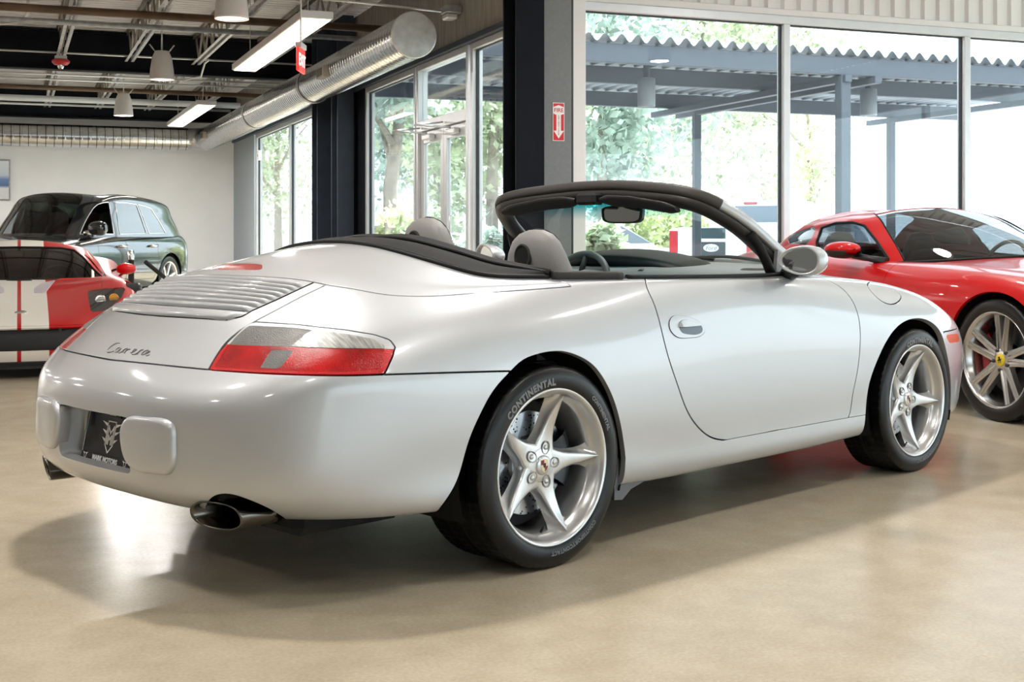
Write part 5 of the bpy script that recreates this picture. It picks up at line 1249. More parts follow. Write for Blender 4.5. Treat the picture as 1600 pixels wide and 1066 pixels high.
def xz_open(circles, r_extra=0.0, ymin=.3):
    def f(p):
        d = np.full(len(p.V), .2)
        for x, z, r in circles: d = np.minimum(d, np.where(abs(p.V[:, 1]) > ymin, np.hypot(p.V[:, 0] - x, np.maximum(p.V[:, 2] - z, (p.V[:, 2] - z) * .35)) - r - r_extra, .2))
        return d
    return f
def simple_wheel(parent, loc, R, w, rimR, spokes, col, capmat, flip=False, double=False, caliper=None, cap_r=.036):
    """wheel with outer face towards -y"""
    e = bpy.data.objects.new('wheel', None); COL.objects.link(e); e.parent = parent; e.location = loc
    tyre(e, R, w, rb=rimR - .008, blocks=48); h = w / 2
    rim = MB(); rim.lathe([(rimR - .03, h - .20), (rimR - .035, h - .06), (rimR - .028, h - .045), (rimR - .016, h - .02), (rimR - .006, h - .004), (rimR, h - .003), (rimR + .001, h - .012), (rimR - .006, h - .02)], 72, 'y')
    me = rim.mesh('rim'); mesh_xform(me, lambda a: a * [1, -1, 1]); link('rim', me, e, None, None, col)
    hb = MB(); hb.lathe([(0, h - .045), (.05, h - .046), (.075, h - .055), (.085, h - .085)], 40, 'y'); me = hb.mesh('hub'); mesh_xform(me, lambda a: a * [1, -1, 1]); link('hub', me, e, None, None, col)
    def bar(a0, r0, a1, r1, w0, w1, z0, z1, dp=.035):
        p = np.array([r0 * sin(a0), -z0, r0 * cos(a0)]); q = np.array([r1 * sin(a1), -z1, r1 * cos(a1)]); d = q - p; d /= np.linalg.norm(d); sd = np.cross(d, [0, 1, 0]); sd /= np.linalg.norm(sd); G = []
        for c_, ww in ((p, w0), ((p + q) / 2, (w0 + w1) / 2 * .92), (q, w1)):
            G.append([c_ - sd * ww + [0, dp, 0], c_ - sd * ww * .8 + [0, .004, 0], c_ - sd * ww * .35, c_ + [0, .005, 0], c_ + sd * ww * .35, c_ + sd * ww * .8 + [0, .004, 0], c_ + sd * ww + [0, dp, 0]])
        return MB().grid(np.array(G), smooth=False)
    ms = []
    if double:
        for k_, (da, db) in enumerate(((-.34, -.165), (.34, .165))):
            b = bar(da * .9, .055, db * 1.05, rimR - .018, .031, .025, h - .046, h - .022); ms.append(b.mesh('spoke'))
    else: ms.append(bar(0, .05, 0, rimR - .018, .03, .022, h - .048, h - .024).mesh('spoke'))
    for m_ in ms: m_.materials.append(col)
    blt = MB(); blt.lathe([(0, h - .038), (.009, h - .039), (.012, h - .05)], 10, 'y'); bme = blt.mesh('wheel_bolt'); mesh_xform(bme, lambda a: a * [1, -1, 1]); bme.materials.append(mat('bolt_dark', (.06, .06, .065), .3, .8))
    for k in range(spokes):
        a = 2 * pi * k / spokes + (.14 if double else .3)
        for m_ in ms: link('spoke', m_, e, None, (0, a, 0))
        link('wheel_bolt', bme, e, (.058 * sin(a + pi / spokes), 0, .058 * cos(a + pi / spokes)))
    cp = MB(); cp.lathe([(0, h - .038), (cap_r * .9, h - .039), (cap_r, h - .044), (cap_r, h - .05)], 24, 'y'); me = cp.mesh('centre_cap'); mesh_xform(me, lambda a: a * [1, -1, 1]); e['cap_h'] = h - .0375
    co = link('centre_cap', me, e, None, None, capmat)
    bd = MB(); bd.lathe([(.09, h - .13), (.09, h - .12), (rimR - .075, h - .12), (rimR - .073, h - .14)], 60, 'y', smooth=False); me = bd.mesh('brake_disc'); mesh_xform(me, lambda a: a * [1, -1, 1]); link('brake_disc', me, e, None, None, mat('carbon_disc', (.11, .11, .12), .35, .6))
    if caliper:
        tt = np.linspace(pi - .75, pi + .55, 12); Gc = [[(r_ * cos(a), -z_, r_ * sin(a)) for r_, z_ in ((rimR - .06, h - .14), (rimR - .06, h - .095), (rimR - .09, h - .085), (rimR - .13, h - .09))] for a in tt]
        MB().grid(np.array(Gc)).build('brake_caliper', caliper, e)
    bs = MB(); bs.lathe([(0, h - .16), (rimR - .03, h - .16)], 32, 'y'); me = bs.mesh('brake_shield'); mesh_xform(me, lambda a: a * [1, -1, 1]); link('brake_shield', me, e, None, None, DARK)
    del e['cap_h']
    return e, co, h
def wells(parent, xs, r, y0, y1):
    for x in xs:
        for sg in (-1, 1):
            w = MB(); w.lathe([(r, y0), (r, y1)], 32, 'y', (x, 0, r * .92), a0=-.3, a1=pi + .3); w.lathe([(.02, y0), (r, y0)], 32, 'y', (x, 0, r * .92), a0=-.3, a1=pi + .3); me = w.mesh('wheel_well'); mesh_xform(me, lambda a: a * [1, sg, 1]); link('wheel_well', me, parent, None, None, DARK)
TINT = glass_mat('tinted_glass', (.30, .34, .37), 1.0); TINT2 = glass_mat('clearer_glass', (.50, .55, .57), 1.0)

# ================================================================ red grand tourer
RF = CarFrame(radians(160.3), 1553, 7.23, (2.72, -.955))
red = thing('coupe_car', 'red two-seat coupe behind the silver convertible, facing the camera', 'car', tuple(RF.pos), RF.yaw)
REDP = mat('red_paint', (.52, .002, .004), .35, 0.0, .55, .02, spec=.25)
RB = [
 [(-.88,0,.2),(-.95,0,.35),(-.95,0,.55),(-.93,0,.70),(-.90,0,.82),(-.75,0,.90),(-.35,0,.97)],
 [(-.87,.35,.2),(-.94,.36,.35),(-.94,.36,.55),(-.92,.36,.70),(-.88,.35,.815),(-.74,.33,.895),(-.34,.26,.965)],
 [(-.80,.65,.2),(-.87,.68,.35),(-.88,.69,.55),(-.86,.69,.69),(-.81,.66,.80),(-.68,.58,.885),(-.3,.45,.955)],
 [(-.65,.80,.18),(-.70,.86,.34),(-.71,.88,.54),(-.70,.87,.68),(-.65,.83,.795),(-.54,.74,.88),(-.2,.58,.945)],
 [(-.4,.85,.16),(-.4,.93,.33),(-.4,.95,.53),(-.4,.945,.67),(-.38,.91,.79),(-.33,.83,.88),(-.1,.66,.935)],
 [(0,.86,.15),(0,.96,.32),(0,.975,.52),(0,.972,.66),(0,.95,.78),(0,.88,.875),(.1,.72,.93)],
 [(.5,.84,.15),(.5,.93,.3),(.5,.945,.5),(.5,.94,.65),(.5,.92,.77),(.5,.87,.86),(.5,.745,.915)],
 [(1.0,.83,.15),(1.0,.90,.3),(1.0,.915,.48),(1.0,.915,.63),(1.0,.90,.755),(1.0,.86,.845),(1.0,.755,.893)],
 [(1.5,.84,.15),(1.5,.905,.3),(1.5,.92,.48),(1.5,.925,.63),(1.5,.91,.75),(1.5,.87,.83),(1.5,.735,.862)],
 [(2.1,.87,.15),(2.1,.94,.3),(2.1,.955,.5),(2.1,.955,.64),(2.1,.935,.755),(2.07,.86,.835),(1.65,.60,.872)],
 [(2.72,.87,.18),(2.72,.95,.32),(2.72,.965,.5),(2.72,.965,.65),(2.71,.935,.775),(2.6,.83,.838),(1.77,.42,.885)],
 [(3.15,.84,.17),(3.15,.90,.3),(3.15,.915,.48),(3.14,.905,.61),(3.09,.86,.72),(2.95,.71,.785),(1.84,.28,.895)],
 [(3.45,.70,.15),(3.47,.75,.28),(3.48,.76,.45),(3.45,.73,.56),(3.36,.66,.65),(3.1,.5,.745),(1.88,.17,.90)],
 [(3.58,.38,.15),(3.62,.41,.28),(3.62,.41,.44),(3.57,.39,.54),(3.45,.35,.62),(3.15,.27,.725),(1.90,.08,.905)],
 [(3.62,0,.15),(3.66,0,.28),(3.66,0,.44),(3.6,0,.53),(3.47,0,.61),(3.17,0,.72),(1.91,0,.905)]]
RS = Surf(nodes(RB), 90, 260, lam=.004)
RT = [(.22,0,1.225),(.22,.2,1.22),(.22,.36,1.20),(.22,.46,1.175),(.25,.53,1.145),(.36,.57,1.15),(.58,.585,1.172),(.80,.58,1.178),(.93,.56,1.170),(.99,.50,1.185),(1.03,.40,1.205),(1.06,.28,1.217),(1.07,.18,1.224),(1.075,.08,1.228),(1.08,0,1.229)]
RR = [(.30 + .62 * k / 14, 0, 1.236) for k in range(15)]; RR[0] = (.30, 0, 1.233); RR[-1] = (.98, 0, 1.235)
RG = Surf(gh_nodes([c[-1] for c in RB], RT, RR), 70, 240, lam=.002)
arches = [(0, .35, .385), (2.72, .345, .385)]
RBp = Patch.of(RS).clip(neg(xz_open(arches)))
# panels: doors split off, hood, rest
fdx = lambda p: np.maximum(.62 - p.V[:, 0], p.V[:, 0] - 1.62 - .12 * (p.V[:, 2] - .5))
for sd in (right, left):
    RBp.clip(sd).clip(shrink(fdx, .003)).clip(lambda p: .30 - p.V[:, 2]).build('door', REDP, red, .015)
ring_ = RBp.clip(shrink(neg(fdx), .003))
hoodf = lambda p: np.maximum(np.maximum(abs(p.V[:, 1]) - np.interp(p.V[:, 0], [1.5, 2.0, 2.8, 3.3], [.66, .62, .60, .45]), 1.55 - p.V[:, 0]), .66 - p.V[:, 2])
ring_.clip(shrink(hoodf, .003)).build('hood', REDP, red, .012)
ring_.clip(shrink(neg(hoodf), .003)).build('body', REDP, red, .02)
RBp.clip(fdx).clip(lambda p: p.V[:, 2] - .295).build('side_sill', mat('carbon_black', (.02, .02, .022), .3), red, .015)
Patch.of(RS).offset(-.025).clip(neg(xz_open(arches, .01))).build('gap_dark_shell', DARK, red, 0)
# glass
gq = RF.line(RG, [(1276,379),(1284,356),(1306,348.6),(1332,347.5),(1351,353),(1369,376),(1388,404),(1390,411),(1364,412),(1311,409),(1280,404)], True, False)
gr = RF.line(RG, [(1229,369),(1250,360.5),(1271,353),(1275,357),(1267,375),(1259,383),(1233,381)], True, False)
gp = RF.line(RG, [(1366,334),(1373,340),(1382,353),(1394,373),(1408,397),(1419,420)], False)
VMr = RG.tv[-1]; UMr = RG.tu[-1]; uh = gp.Q[0, 1]
fwR = Line(np.concatenate([gp.P]), gp.Q, False).field(close=[(VMr + .1, -1), (VMr + .1, uh), ])
gpl = gp.mir(); fwL = gpl.field(close=[(-VMr - .1, uh), (-VMr - .1, -1)])
f_ws = fmin(fwR, fwL); uhf = lambda p: p.Q[:, 1] - uh * 1.0
f_side = fmin(gq.field(), gq.mir().field(), gr.field(), gr.mir().field())
RGp = Patch.of(RG)
v_rear = RG.tc[3]
f_rw = lambda p: np.maximum(np.maximum(abs(p.Q[:, 0]) - v_rear * .85, p.Q[:, 1] - uh * .92), .05 - p.Q[:, 1])
roof = RGp.clip(neg(f_ws)).clip(neg(f_side)).clip(neg(f_rw)); roof.build('roof', REDP, red, .012)
RGp.clip(f_ws).offset(-.004).build('windscreen', TINT2, red, 0)
for L_ in (gq, gq.mir()): RGp.clip(L_.field()).offset(-.004).build('side_window', TINT, red, 0)
for L_ in (gr, gr.mir()): RGp.clip(L_.field()).offset(-.003).build('quarter_window', mat('black_glass', (.015, .016, .02), .05, 0, 1.0), red, 0)
RGp.clip(f_rw).offset(-.004).build('rear_window', TINT, red, 0)
for L_ in (gq, gq.mir()): MB().tube(L_.P, .010, 6, closed=True).build('window_seal', SEAL, red)
MB().tube(np.concatenate([gp.P]), .006, 6).build('screen_seal', SEAL, red); MB().tube(gpl.P, .006, 6).build('screen_seal', SEAL, red)
bl_ = np.array([c[-1] for c in RB]) * [1, -1, 1]; 
MB().tube(spline(bl_[8:], 40) + [0, 0, .003], .010, 6).build('cowl_seal', SEAL, red); MB().tube(spline(bl_[8:] * [1, -1, 1], 40) + [0, 0, .003], .010, 6).build('cowl_seal', SEAL, red)
# cabin
it = MB(); it.box((-.1, -.70, .25), (1.75, .70, .32)); it.bbox((-.15, -.66, .30), (.30, .66, .86), .05); it.bbox((1.45, -.66, .60), (1.75, .66, .85), .06); it.bbox((.3, -.12, .3), (1.5, .12, .62), .03); it.build('cabin_tub', mat('dark_cabin', (.02, .02, .022), .6), red)
for y in (-.36, .36):
    sb_ = [(.30, .35, .06, .24), (.27, .55, .07, .25), (.22, .75, .065, .23), (.18, .92, .055, .17), (.165, 1.0, .05, .13), (.16, 1.06, .035, .09), (.16, 1.075, .004, .01)]
    so = MB().grid(np.array([sect(x + .18, z, t_, w_) + [0, y, 0] for x, z, t_, w_ in sb_]), wrap_v=True).build('seat', mat('black_leather', (.025, .025, .027), .5), red)
MB().tube([(1.28 + .06 * cos(a), .36 + .175 * sin(a), .84 + .165 * cos(a)) for a in np.linspace(0, 2 * pi, 40)[:-1]], .014, 8, closed=True).build('steering_wheel', mat('black_leather'), red)
# mirrors
for sg in (-1, 1):
    n = 24; t = np.linspace(0, 2 * pi, n, endpoint=False)
    G = [np.stack([x + 0 * t, sg * 1.0 * (.985 + dy) + a * np.cos(t), .955 + dz + b * np.sign(np.sin(t)) * abs(np.sin(t))**.9], 1) for x, a, b, dy, dz in ((1.235, .085, .030, 0, 0), (1.23, .10, .04, 0, 0), (1.26, .115, .05, 0, 0), (1.31, .115, .052, 0, .0), (1.36, .095, .042, -.005, .002), (1.395, .06, .026, -.01, .002), (1.41, .01, .004, -.015, 0))]
    mo = MB().grid(np.array(G), wrap_v=True).build('door_mirror', REDP, red)
    low = [np.stack([x + 0 * t, sg * (.985 + dy) + a * 1.02 * np.cos(t), .947 + dz + b * 1.0 * np.minimum(np.sin(t), -.05)], 1) for x, a, b, dy, dz in ((1.228, .10, .042, 0, 0), (1.26, .117, .053, 0, 0), (1.31, .117, .055, 0, 0), (1.36, .097, .045, -.005, 0), (1.40, .06, .028, -.01, 0))]
    MB().grid(np.array(low), wrap_v=True).build('mirror_lower', BLACK, mo)
    MB().tube([(1.33, sg * .93, .915), (1.40, sg * .85, .895), (1.50, sg * .79, .872)], [.022, .020, .030], 10).build('mirror_arm', BLACK, mo)
# wheels
RALLOY = mat('bright_alloy', (.55, .54, .53), .22, .95); YEL = mat('cap_yellow', (.75, .55, .02), .35)
w1, co1, h1 = simple_wheel(red, (2.72, -.955 + .127, .345), .345, .255, .272, 5, RALLOY, YEL, double=True, caliper=mat('red_caliper', (.35, .01, .015), .3, 0, .5))
hs = [(-.010, .014), (-.004, .020), (.001, .016), (.006, .020), (.004, .010), (.010, .004), (.015, .012), (.017, .006), (.010, -.004), (.012, -.016), (.008, -.018), (.005, -.006), (-.002, -.004), (-.003, -.018), (-.007, -.020), (-.006, -.004), (-.013, -.008), (-.016, -.004), (-.008, .002), (-.007, .010), (-.013, .012)]
MB().prism(hs, .0008, 'y', -(h1 - .0372)).build('horse_emblem', BLACK, co1)
for x, y, rz in ((0, -.85, 0), (2.72, .828, pi), (0, .85, pi)):
    c = copy_tree(w1, red); c.location = (x, y, .345); c.rotation_euler = (0, 0, rz)
wells(red, (0, 2.72), .39, .55, .93)
# headlamps and fender shield, simple nose opening
for sg in (-1, 1):
    P_, Q_ = RS.near([(x, sg * y, z) for x, y, z in ((3.0, .80, .745), (3.2, .72, .70), (3.35, .62, .66), (3.30, .60, .68), (3.12, .66, .735))]); 
    Patch.of(RS).clip(Line(P_, Q_).field()).offset(.003).build('headlamp', mat('lamp_glass', (.5, .52, .55), .08, .6, 1.0), red, .01)
MB().prism(roundpoly([(-.55, .22), (.55, .22), (.48, .40), (-.48, .40)], .2, 4).tolist(), .03, 'x', 3.635).build('grille', BLACK, red)
# ================================================================ red and white striped supercar (left edge)
GF = CarFrame(radians(159.1), 30, 9.35, (3.64, 0))
gt = thing('supercar', 'low red supercar with broad white racing stripes at the left edge', 'car', tuple(GF.pos), GF.yaw)
def stripe_mat():
    m = mat('striped_red_paint', (.50, .003, .006), .35, 0, .55, .02, spec=.25); nt = m.node_tree; N = nt.nodes; L = nt.links; b = N['Principled BSDF']
    tc = N.new('ShaderNodeTexCoord'); sx = N.new('ShaderNodeSeparateXYZ'); L.new(tc.outputs['Object'], sx.inputs[0]); ab = N.new('ShaderNodeMath'); ab.operation = 'ABSOLUTE'; L.new(sx.outputs['Y'], ab.inputs[0])
    g1 = N.new('ShaderNodeMath'); g1.operation = 'GREATER_THAN'; g1.inputs[1].default_value = .014; L.new(ab.outputs[0], g1.inputs[0])
    g2 = N.new('ShaderNodeMath'); g2.operation = 'LESS_THAN'; g2.inputs[1].default_value = .205; L.new(ab.outputs[0], g2.inputs[0])
    mu = N.new('ShaderNodeMath'); mu.operation = 'MULTIPLY'; L.new(g1.outputs[0], mu.inputs[0]); L.new(g2.outputs[0], mu.inputs[1])
    mx = N.new('ShaderNodeMix'); mx.data_type = 'RGBA'; mx.inputs['A'].default_value = (.50, .003, .006, 1); mx.inputs['B'].default_value = (.82, .79, .72, 1); L.new(mu.outputs[0], mx.inputs['Factor']); L.new(mx.outputs['Result'], b.inputs['Base Color'])
    return m
STR = stripe_mat()
GB = [
 [(-.85,0,.2),(-.95,0,.35),(-.98,0,.5),(-.98,0,.65),(-.95,0,.78),(-.8,0,.83),(-.45,0,.88)],
 [(-.84,.35,.2),(-.94,.36,.35),(-.97,.36,.5),(-.97,.36,.65),(-.94,.35,.78),(-.79,.33,.83),(-.44,.2,.88)],
 [(-.78,.65,.2),(-.87,.68,.35),(-.9,.69,.5),(-.9,.69,.65),(-.86,.66,.775),(-.74,.58,.825),(-.4,.33,.875)],
 [(-.65,.83,.16),(-.70,.88,.33),(-.72,.9,.5),(-.71,.89,.64),(-.66,.85,.77),(-.55,.75,.825),(-.3,.43,.865)],
 [(-.4,.88,.14),(-.4,.95,.32),(-.4,.97,.5),(-.4,.965,.64),(-.38,.93,.76),(-.33,.83,.82),(-.15,.52,.85)],
 [(0,.9,.1),(0,.96,.25),(0,.98,.44),(0,.975,.58),(0,.95,.71),(0,.89,.79),(.05,.62,.82)],
 [(.5,.9,.1),(.5,.94,.22),(.5,.955,.38),(.5,.955,.52),(.5,.94,.64),(.5,.885,.72),(.5,.70,.76)],
 [(1.2,.88,.1),(1.2,.925,.2),(1.2,.935,.34),(1.2,.93,.48),(1.2,.905,.60),(1.2,.86,.67),(1.15,.73,.705)],
 [(1.9,.88,.1),(1.9,.93,.2),(1.9,.94,.34),(1.9,.93,.48),(1.9,.90,.59),(1.85,.84,.66),(1.45,.73,.69)],
 [(2.5,.90,.1),(2.5,.945,.2),(2.5,.96,.34),(2.5,.955,.48),(2.48,.92,.60),(2.38,.83,.675),(1.62,.70,.68)],
 [(3.0,.89,.1),(3.03,.925,.2),(3.03,.935,.32),(3.0,.93,.46),(2.92,.90,.585),(2.65,.81,.685),(1.75,.64,.678)],
 [(3.3,.80,.1),(3.34,.83,.2),(3.34,.84,.31),(3.3,.835,.43),(3.12,.80,.555),(2.76,.73,.675),(1.88,.54,.675)],
 [(3.47,.64,.1),(3.51,.66,.2),(3.51,.665,.30),(3.46,.655,.405),(3.22,.63,.52),(2.76,.58,.632),(1.97,.41,.675)],
 [(3.58,.34,.1),(3.62,.35,.2),(3.62,.35,.29),(3.57,.35,.385),(3.28,.34,.475),(2.72,.32,.588),(2.05,.22,.676)],
 [(3.60,0,.1),(3.64,0,.2),(3.64,0,.29),(3.59,0,.38),(3.3,0,.468),(2.72,0,.58),(2.08,0,.677)]]
GS = Surf(nodes(GB), 80, 240, lam=.004)
GTt = [(-.1,0,.95),(-.1,.1,.945),(-.1,.2,.94),(-.05,.3,.93),(0,.4,.925),(.1,.46,.925),(.35,.51,.93),(.65,.54,.935),(.9,.55,.938),(1.05,.545,.938),(1.15,.51,.945),(1.22,.44,.958),(1.27,.34,.970),(1.30,.19,.980),(1.31,0,.984)]
GR = [(.1 + .85 * k / 14, 0, 1.012) for k in range(15)]; GR[0] = (.1, 0, 1.0); GR[-1] = (1.0, 0, 1.008)
GG = Surf(gh_nodes([c[-1] for c in GB], GTt, GR, .05), 60, 220, lam=.002)
arch_g = [(0, .34, .365), (2.71, .33, .355)]
GBp = Patch.of(GS).clip(neg(xz_open(arch_g, 0, .80))).clip(lambda p: .13 - p.V[:, 2])
f_gr = lambda p: np.maximum(np.maximum(abs(p.V[:, 1]) - .50, np.maximum(.205 - p.V[:, 2], p.V[:, 2] - .372)), 3.0 - p.V[:, 0])
gl_px = [(136,454),(163,450.5),(197,449),(190,466),(178,476),(163,486),(142,488),(139,472)]
LHl = GF.line(GS, roundpoly(gl_px, .2, 4), True, False, 2.0)
f_hl = fmin(LHl.field(), LHl.mir().field())
f_hood = lambda p: np.maximum(np.maximum(abs(p.V[:, 1]) - np.interp(p.V[:, 0], [2.0, 2.6, 3.3, 3.6], [.66, .63, .60, .50]), 2.02 - p.V[:, 0]), .385 - p.V[:, 2])
b_ = GBp.clip(neg(f_gr)).clip(neg(f_hl))
b_.clip(shrink(f_hood, .002)).build('hood', STR, gt, .012); b_.clip(shrink(neg(f_hood), .002)).build('body', STR, gt, .015)
Patch.of(GS).offset(-.03).clip(neg(xz_open(arch_g, .01, .77))).build('gap_dark_shell', DARK, gt, 0)
gq_ = Patch.of(GS).clip(shrink(f_gr, .002)).offset(-.02); gq_.build('grille_mesh', mat('black_mesh', (.01, .01, .011), .5, bump=.6, bscale=160), gt, 0)
for y in (-.28, 0.0, .28): MB().bbox((3.555, y - .012, .21), (3.60, y + .012, .37), .004).build('grille_bar', BLACK, gt)
sp = Patch.of(GS).clip(neg(xz_open(arch_g, 0, .80))).clip(lambda p: p.V[:, 2] - .128).clip(lambda p: 2.75 - p.V[:, 0]).offset(.012); sp.build('front_splitter', mat('splitter_black', (.018, .02, .025), .35), gt, .03)
MB().prism([(2.6, -.86), (3.2, -.82), (3.45, -.64), (3.60, -.30), (3.62, 0), (3.60, .30), (3.45, .64), (3.2, .82), (2.6, .86)], .03, 'z', .075).build('splitter_blade', mat('splitter_black'), gt)
for L_ in (LHl, LHl.mir()):
    h_ = Patch.of(GS).clip(L_.field()); hl = h_.offset(-.012).build('headlamp', mat('lamp_inner', (.06, .065, .07), .3, .3), gt, .01)
    s_ = np.sign(L_.P[0, 1])
    for nm_, px_, py_, r_, m_ in (('projector', 157, 468, .040, CHROME), ('turn_lamp', 178, 465, .036, mat('amber_orange', (.75, .36, .06), .3))):
        P1, Q1 = GS.hit(GF.cam, GF.rays([(px_, py_)])); c = P1[0]; n_ = s_at(GS, Q1[:, 0], Q1[:, 1])[1][0]
        look = (GF.cam - c); look /= np.linalg.norm(look); nz = n_ * .35 + look * .65; c = c - n_ * .004 + look * .004
        a_ = MB(); a_.lathe([(.0, .004), (r_ * .62, .006), (r_ * .70, .002), (r_ * .78, .010), (r_, .008), (r_ * 1.02, -.004)], 24); me = a_.mesh(nm_); M_ = frame(c, (0, 1, 0), nz); mesh_xform(me, lambda a: (a @ M_[:3, :3].T + M_[:3, 3]) * [1, 1 if s_ * c[1] > 0 else -1, 1]); link(nm_, me, hl, None, None, m_)
    h_.offset(.002).build('lamp_cover', glass_mat('lamp_cover_glass', (.75, .77, .78), 1.0), hl, 0)
ws = GF.line(GG, [(30,386.5),(60,386.5),(95,387.5),(116,391),(130,402),(146,420),(160,433),(163,436.5),(120,437),(60,436.5),(30,436)], True, False, 2.0)
dw = GF.line(GG, [(126,393),(140,403),(158,424),(172,434),(168,436.5),(160,430),(146,414),(131,397)], True, False, 2.0)
Qm = ws.Q; vfront = GG.tv[-1]
# the screen spans the front centre line: rebuild its field from the outer edge only
oe = ws.P[(ws.P[:, 1] > .12)]; oq = ws.Q[(ws.P[:, 1] > .12)]
top_u, bot_u = oq[0, 1], oq[-1, 1]; poly = [(-vfront - .1, top_u)] + list(map(tuple, oq)) + [(-vfront - .1, bot_u)]
P_top, _n1 = s_at(GG, np.linspace(-vfront, oq[0, 0], 20), np.full(20, top_u)); P_bot, _n2 = s_at(GG, np.linspace(oq[-1, 0], -vfront, 20), np.full(20, bot_u))
wl_ = Line(np.concatenate([P_top, oe, P_bot]), np.array([(-vfront - .1, top_u)] + [(v, top_u) for v in np.linspace(-vfront, oq[0, 0], 20)][1:] + list(map(tuple, oq)) + [(v, bot_u) for v in np.linspace(oq[-1, 0], -vfront, 20)] + [(-vfront - .1, bot_u)]), False)
f_gw = fmin(wl_.field(), wl_.mir().field()); f_gd = fmin(dw.field(), dw.mir().field())
GGp = Patch.of(GG)
GGp.clip(neg(f_gw)).clip(lambda p: -(p.Q[:, 1] - top_u * .0)).clip(lambda p: np.where(p.Q[:, 1] < top_u - .03, np.where(abs(p.V[:, 1]) < .1, 1.0, -1.0) * 0 - 1, -1.0)).clip(neg(f_gd)).build('roof', STR, gt, .01)
GGp.clip(f_gw).offset(-.003).build('windscreen', TINT, gt, 0)
for L_ in (dw, dw.mir()): GGp.clip(L_.field()).offset(-.002).build('side_window', TINT, gt, 0)
MB().tube(wl_.P, .008, 6).build('screen_seal', SEAL, gt); MB().tube(wl_.mir().P, .008, 6).build('screen_seal', SEAL, gt)
it = MB(); it.box((-.2, -.66, .2), (1.9, .66, .25)); it.bbox((-.1, -.6, .25), (.25, .6, .90), .05); it.bbox((1.5, -.62, .45), (1.9, .62, .66), .05); it.build('cabin_tub', mat('dark_cabin'), gt)
for y in (-.33, .33):
    MB().grid(np.array([sect(x + .25, z, t_, w_) + [0, y, 0] for x, z, t_, w_ in [(.22, .28, .06, .22), (.15, .5, .06, .22), (.08, .7, .055, .19), (.04, .82, .05, .13), (.035, .87, .03, .09), (.035, .885, .004, .01)]]), wrap_v=True).build('seat', mat('black_leather'), gt)
MB().tube([(1.35 + .05 * cos(a), .33 + .17 * sin(a), .63 + .16 * cos(a)) for a in np.linspace(0, 2 * pi, 36)[:-1]], .013, 8, closed=True).build('steering_wheel', mat('black_leather'), gt)
for sg in (-1, 1):
    n = 20; t = np.linspace(0, 2 * pi, n, endpoint=False); mc = GF.at(197, 420, y=.94) * [1, sg, 1]
    G = [np.stack([mc[0] + x + 0 * t, mc[1] + a * np.cos(t), mc[2] + b * np.sin(t)], 1) for x, a, b in ((.09, .004, .003), (.085, .05, .03), (.06, .08, .046), (.02, .092, .054), (-.03, .088, .052), (-.05, .08, .046), (-.045, .01, .01))]
    mo = MB().grid(np.array(G), wrap_v=True).build('door_mirror', REDP, gt); MB().tube([mc + [-.01, -.02 * sg, -.04], mc + [-.05, -.09 * sg, -.09], mc + [-.08, -.18 * sg, -.115]], [.012, .012, .018], 8).build('mirror_stalk', REDP, mo)
    MB().tube([mc + [-.01, -.08 * sg, 0], mc + [-.02, -.13 * sg, -.02]], .012, 6).build('mirror_bracket', BLACK, mo)
# hood details
hv = GF.line(GS, [(53.5,458),(54,450.5),(66,443),(86,438.5),(70,458.5)], True, False, 2.0)
for L_ in (hv, hv.mir()): Patch.of(GS).clip(L_.field()).offset(.004).build('hood_vent', mat('vent_reflection', (.62, .55, .60), .3, 0, .5), gt, .006)  # pale colour stands for the white reflection on the hood vents
P_, Q_ = GS.hit(GF.cam, GF.rays([(33, 489)])); c = P_[0]
M_ = frame(c + np.array([.02, 0, .045]) * .1, (0, 1, 0), (.55, 0, .83)); a_ = MB(); a_.lathe([(0, .005), (.030, .004), (.036, .0), (.037, -.004)], 24); me = a_.mesh('nose_badge'); mesh_xform(me, lambda a: (a * [1.3, .6, 1]) @ M_[:3, :3].T + M_[:3, 3]); link('nose_badge', me, gt, None, None, CHROME)
a_ = MB(); P_ = GF.line(GS, [(10,437.3 + 1.2),(30,438.8),(50,438.5)], False).P; 
if len(P_) > 1: MB().tube(P_ + [0, 0, .004], .006, 6).build('cowl_slot', BLACK, gt)
w1, co1, h1 = simple_wheel(gt, (2.71, -.94 + .13, .33), .33, .25, .245, 5, ALLOY, ALLOY, double=True)
for x, y, rz in ((0, -.81, 0), (2.71, .81, pi), (0, .81, pi)):
    c = copy_tree(w1, gt); c.location = (x, y, .33); c.rotation_euler = (0, 0, rz)
wells(gt, (0, 2.71), .345, .69, .90)
fpn = MB(); fpn.bbox((-.7, -.5, .10), (3.2, .5, .2), .03); fpn.build('floor_pan', DARK, gt)
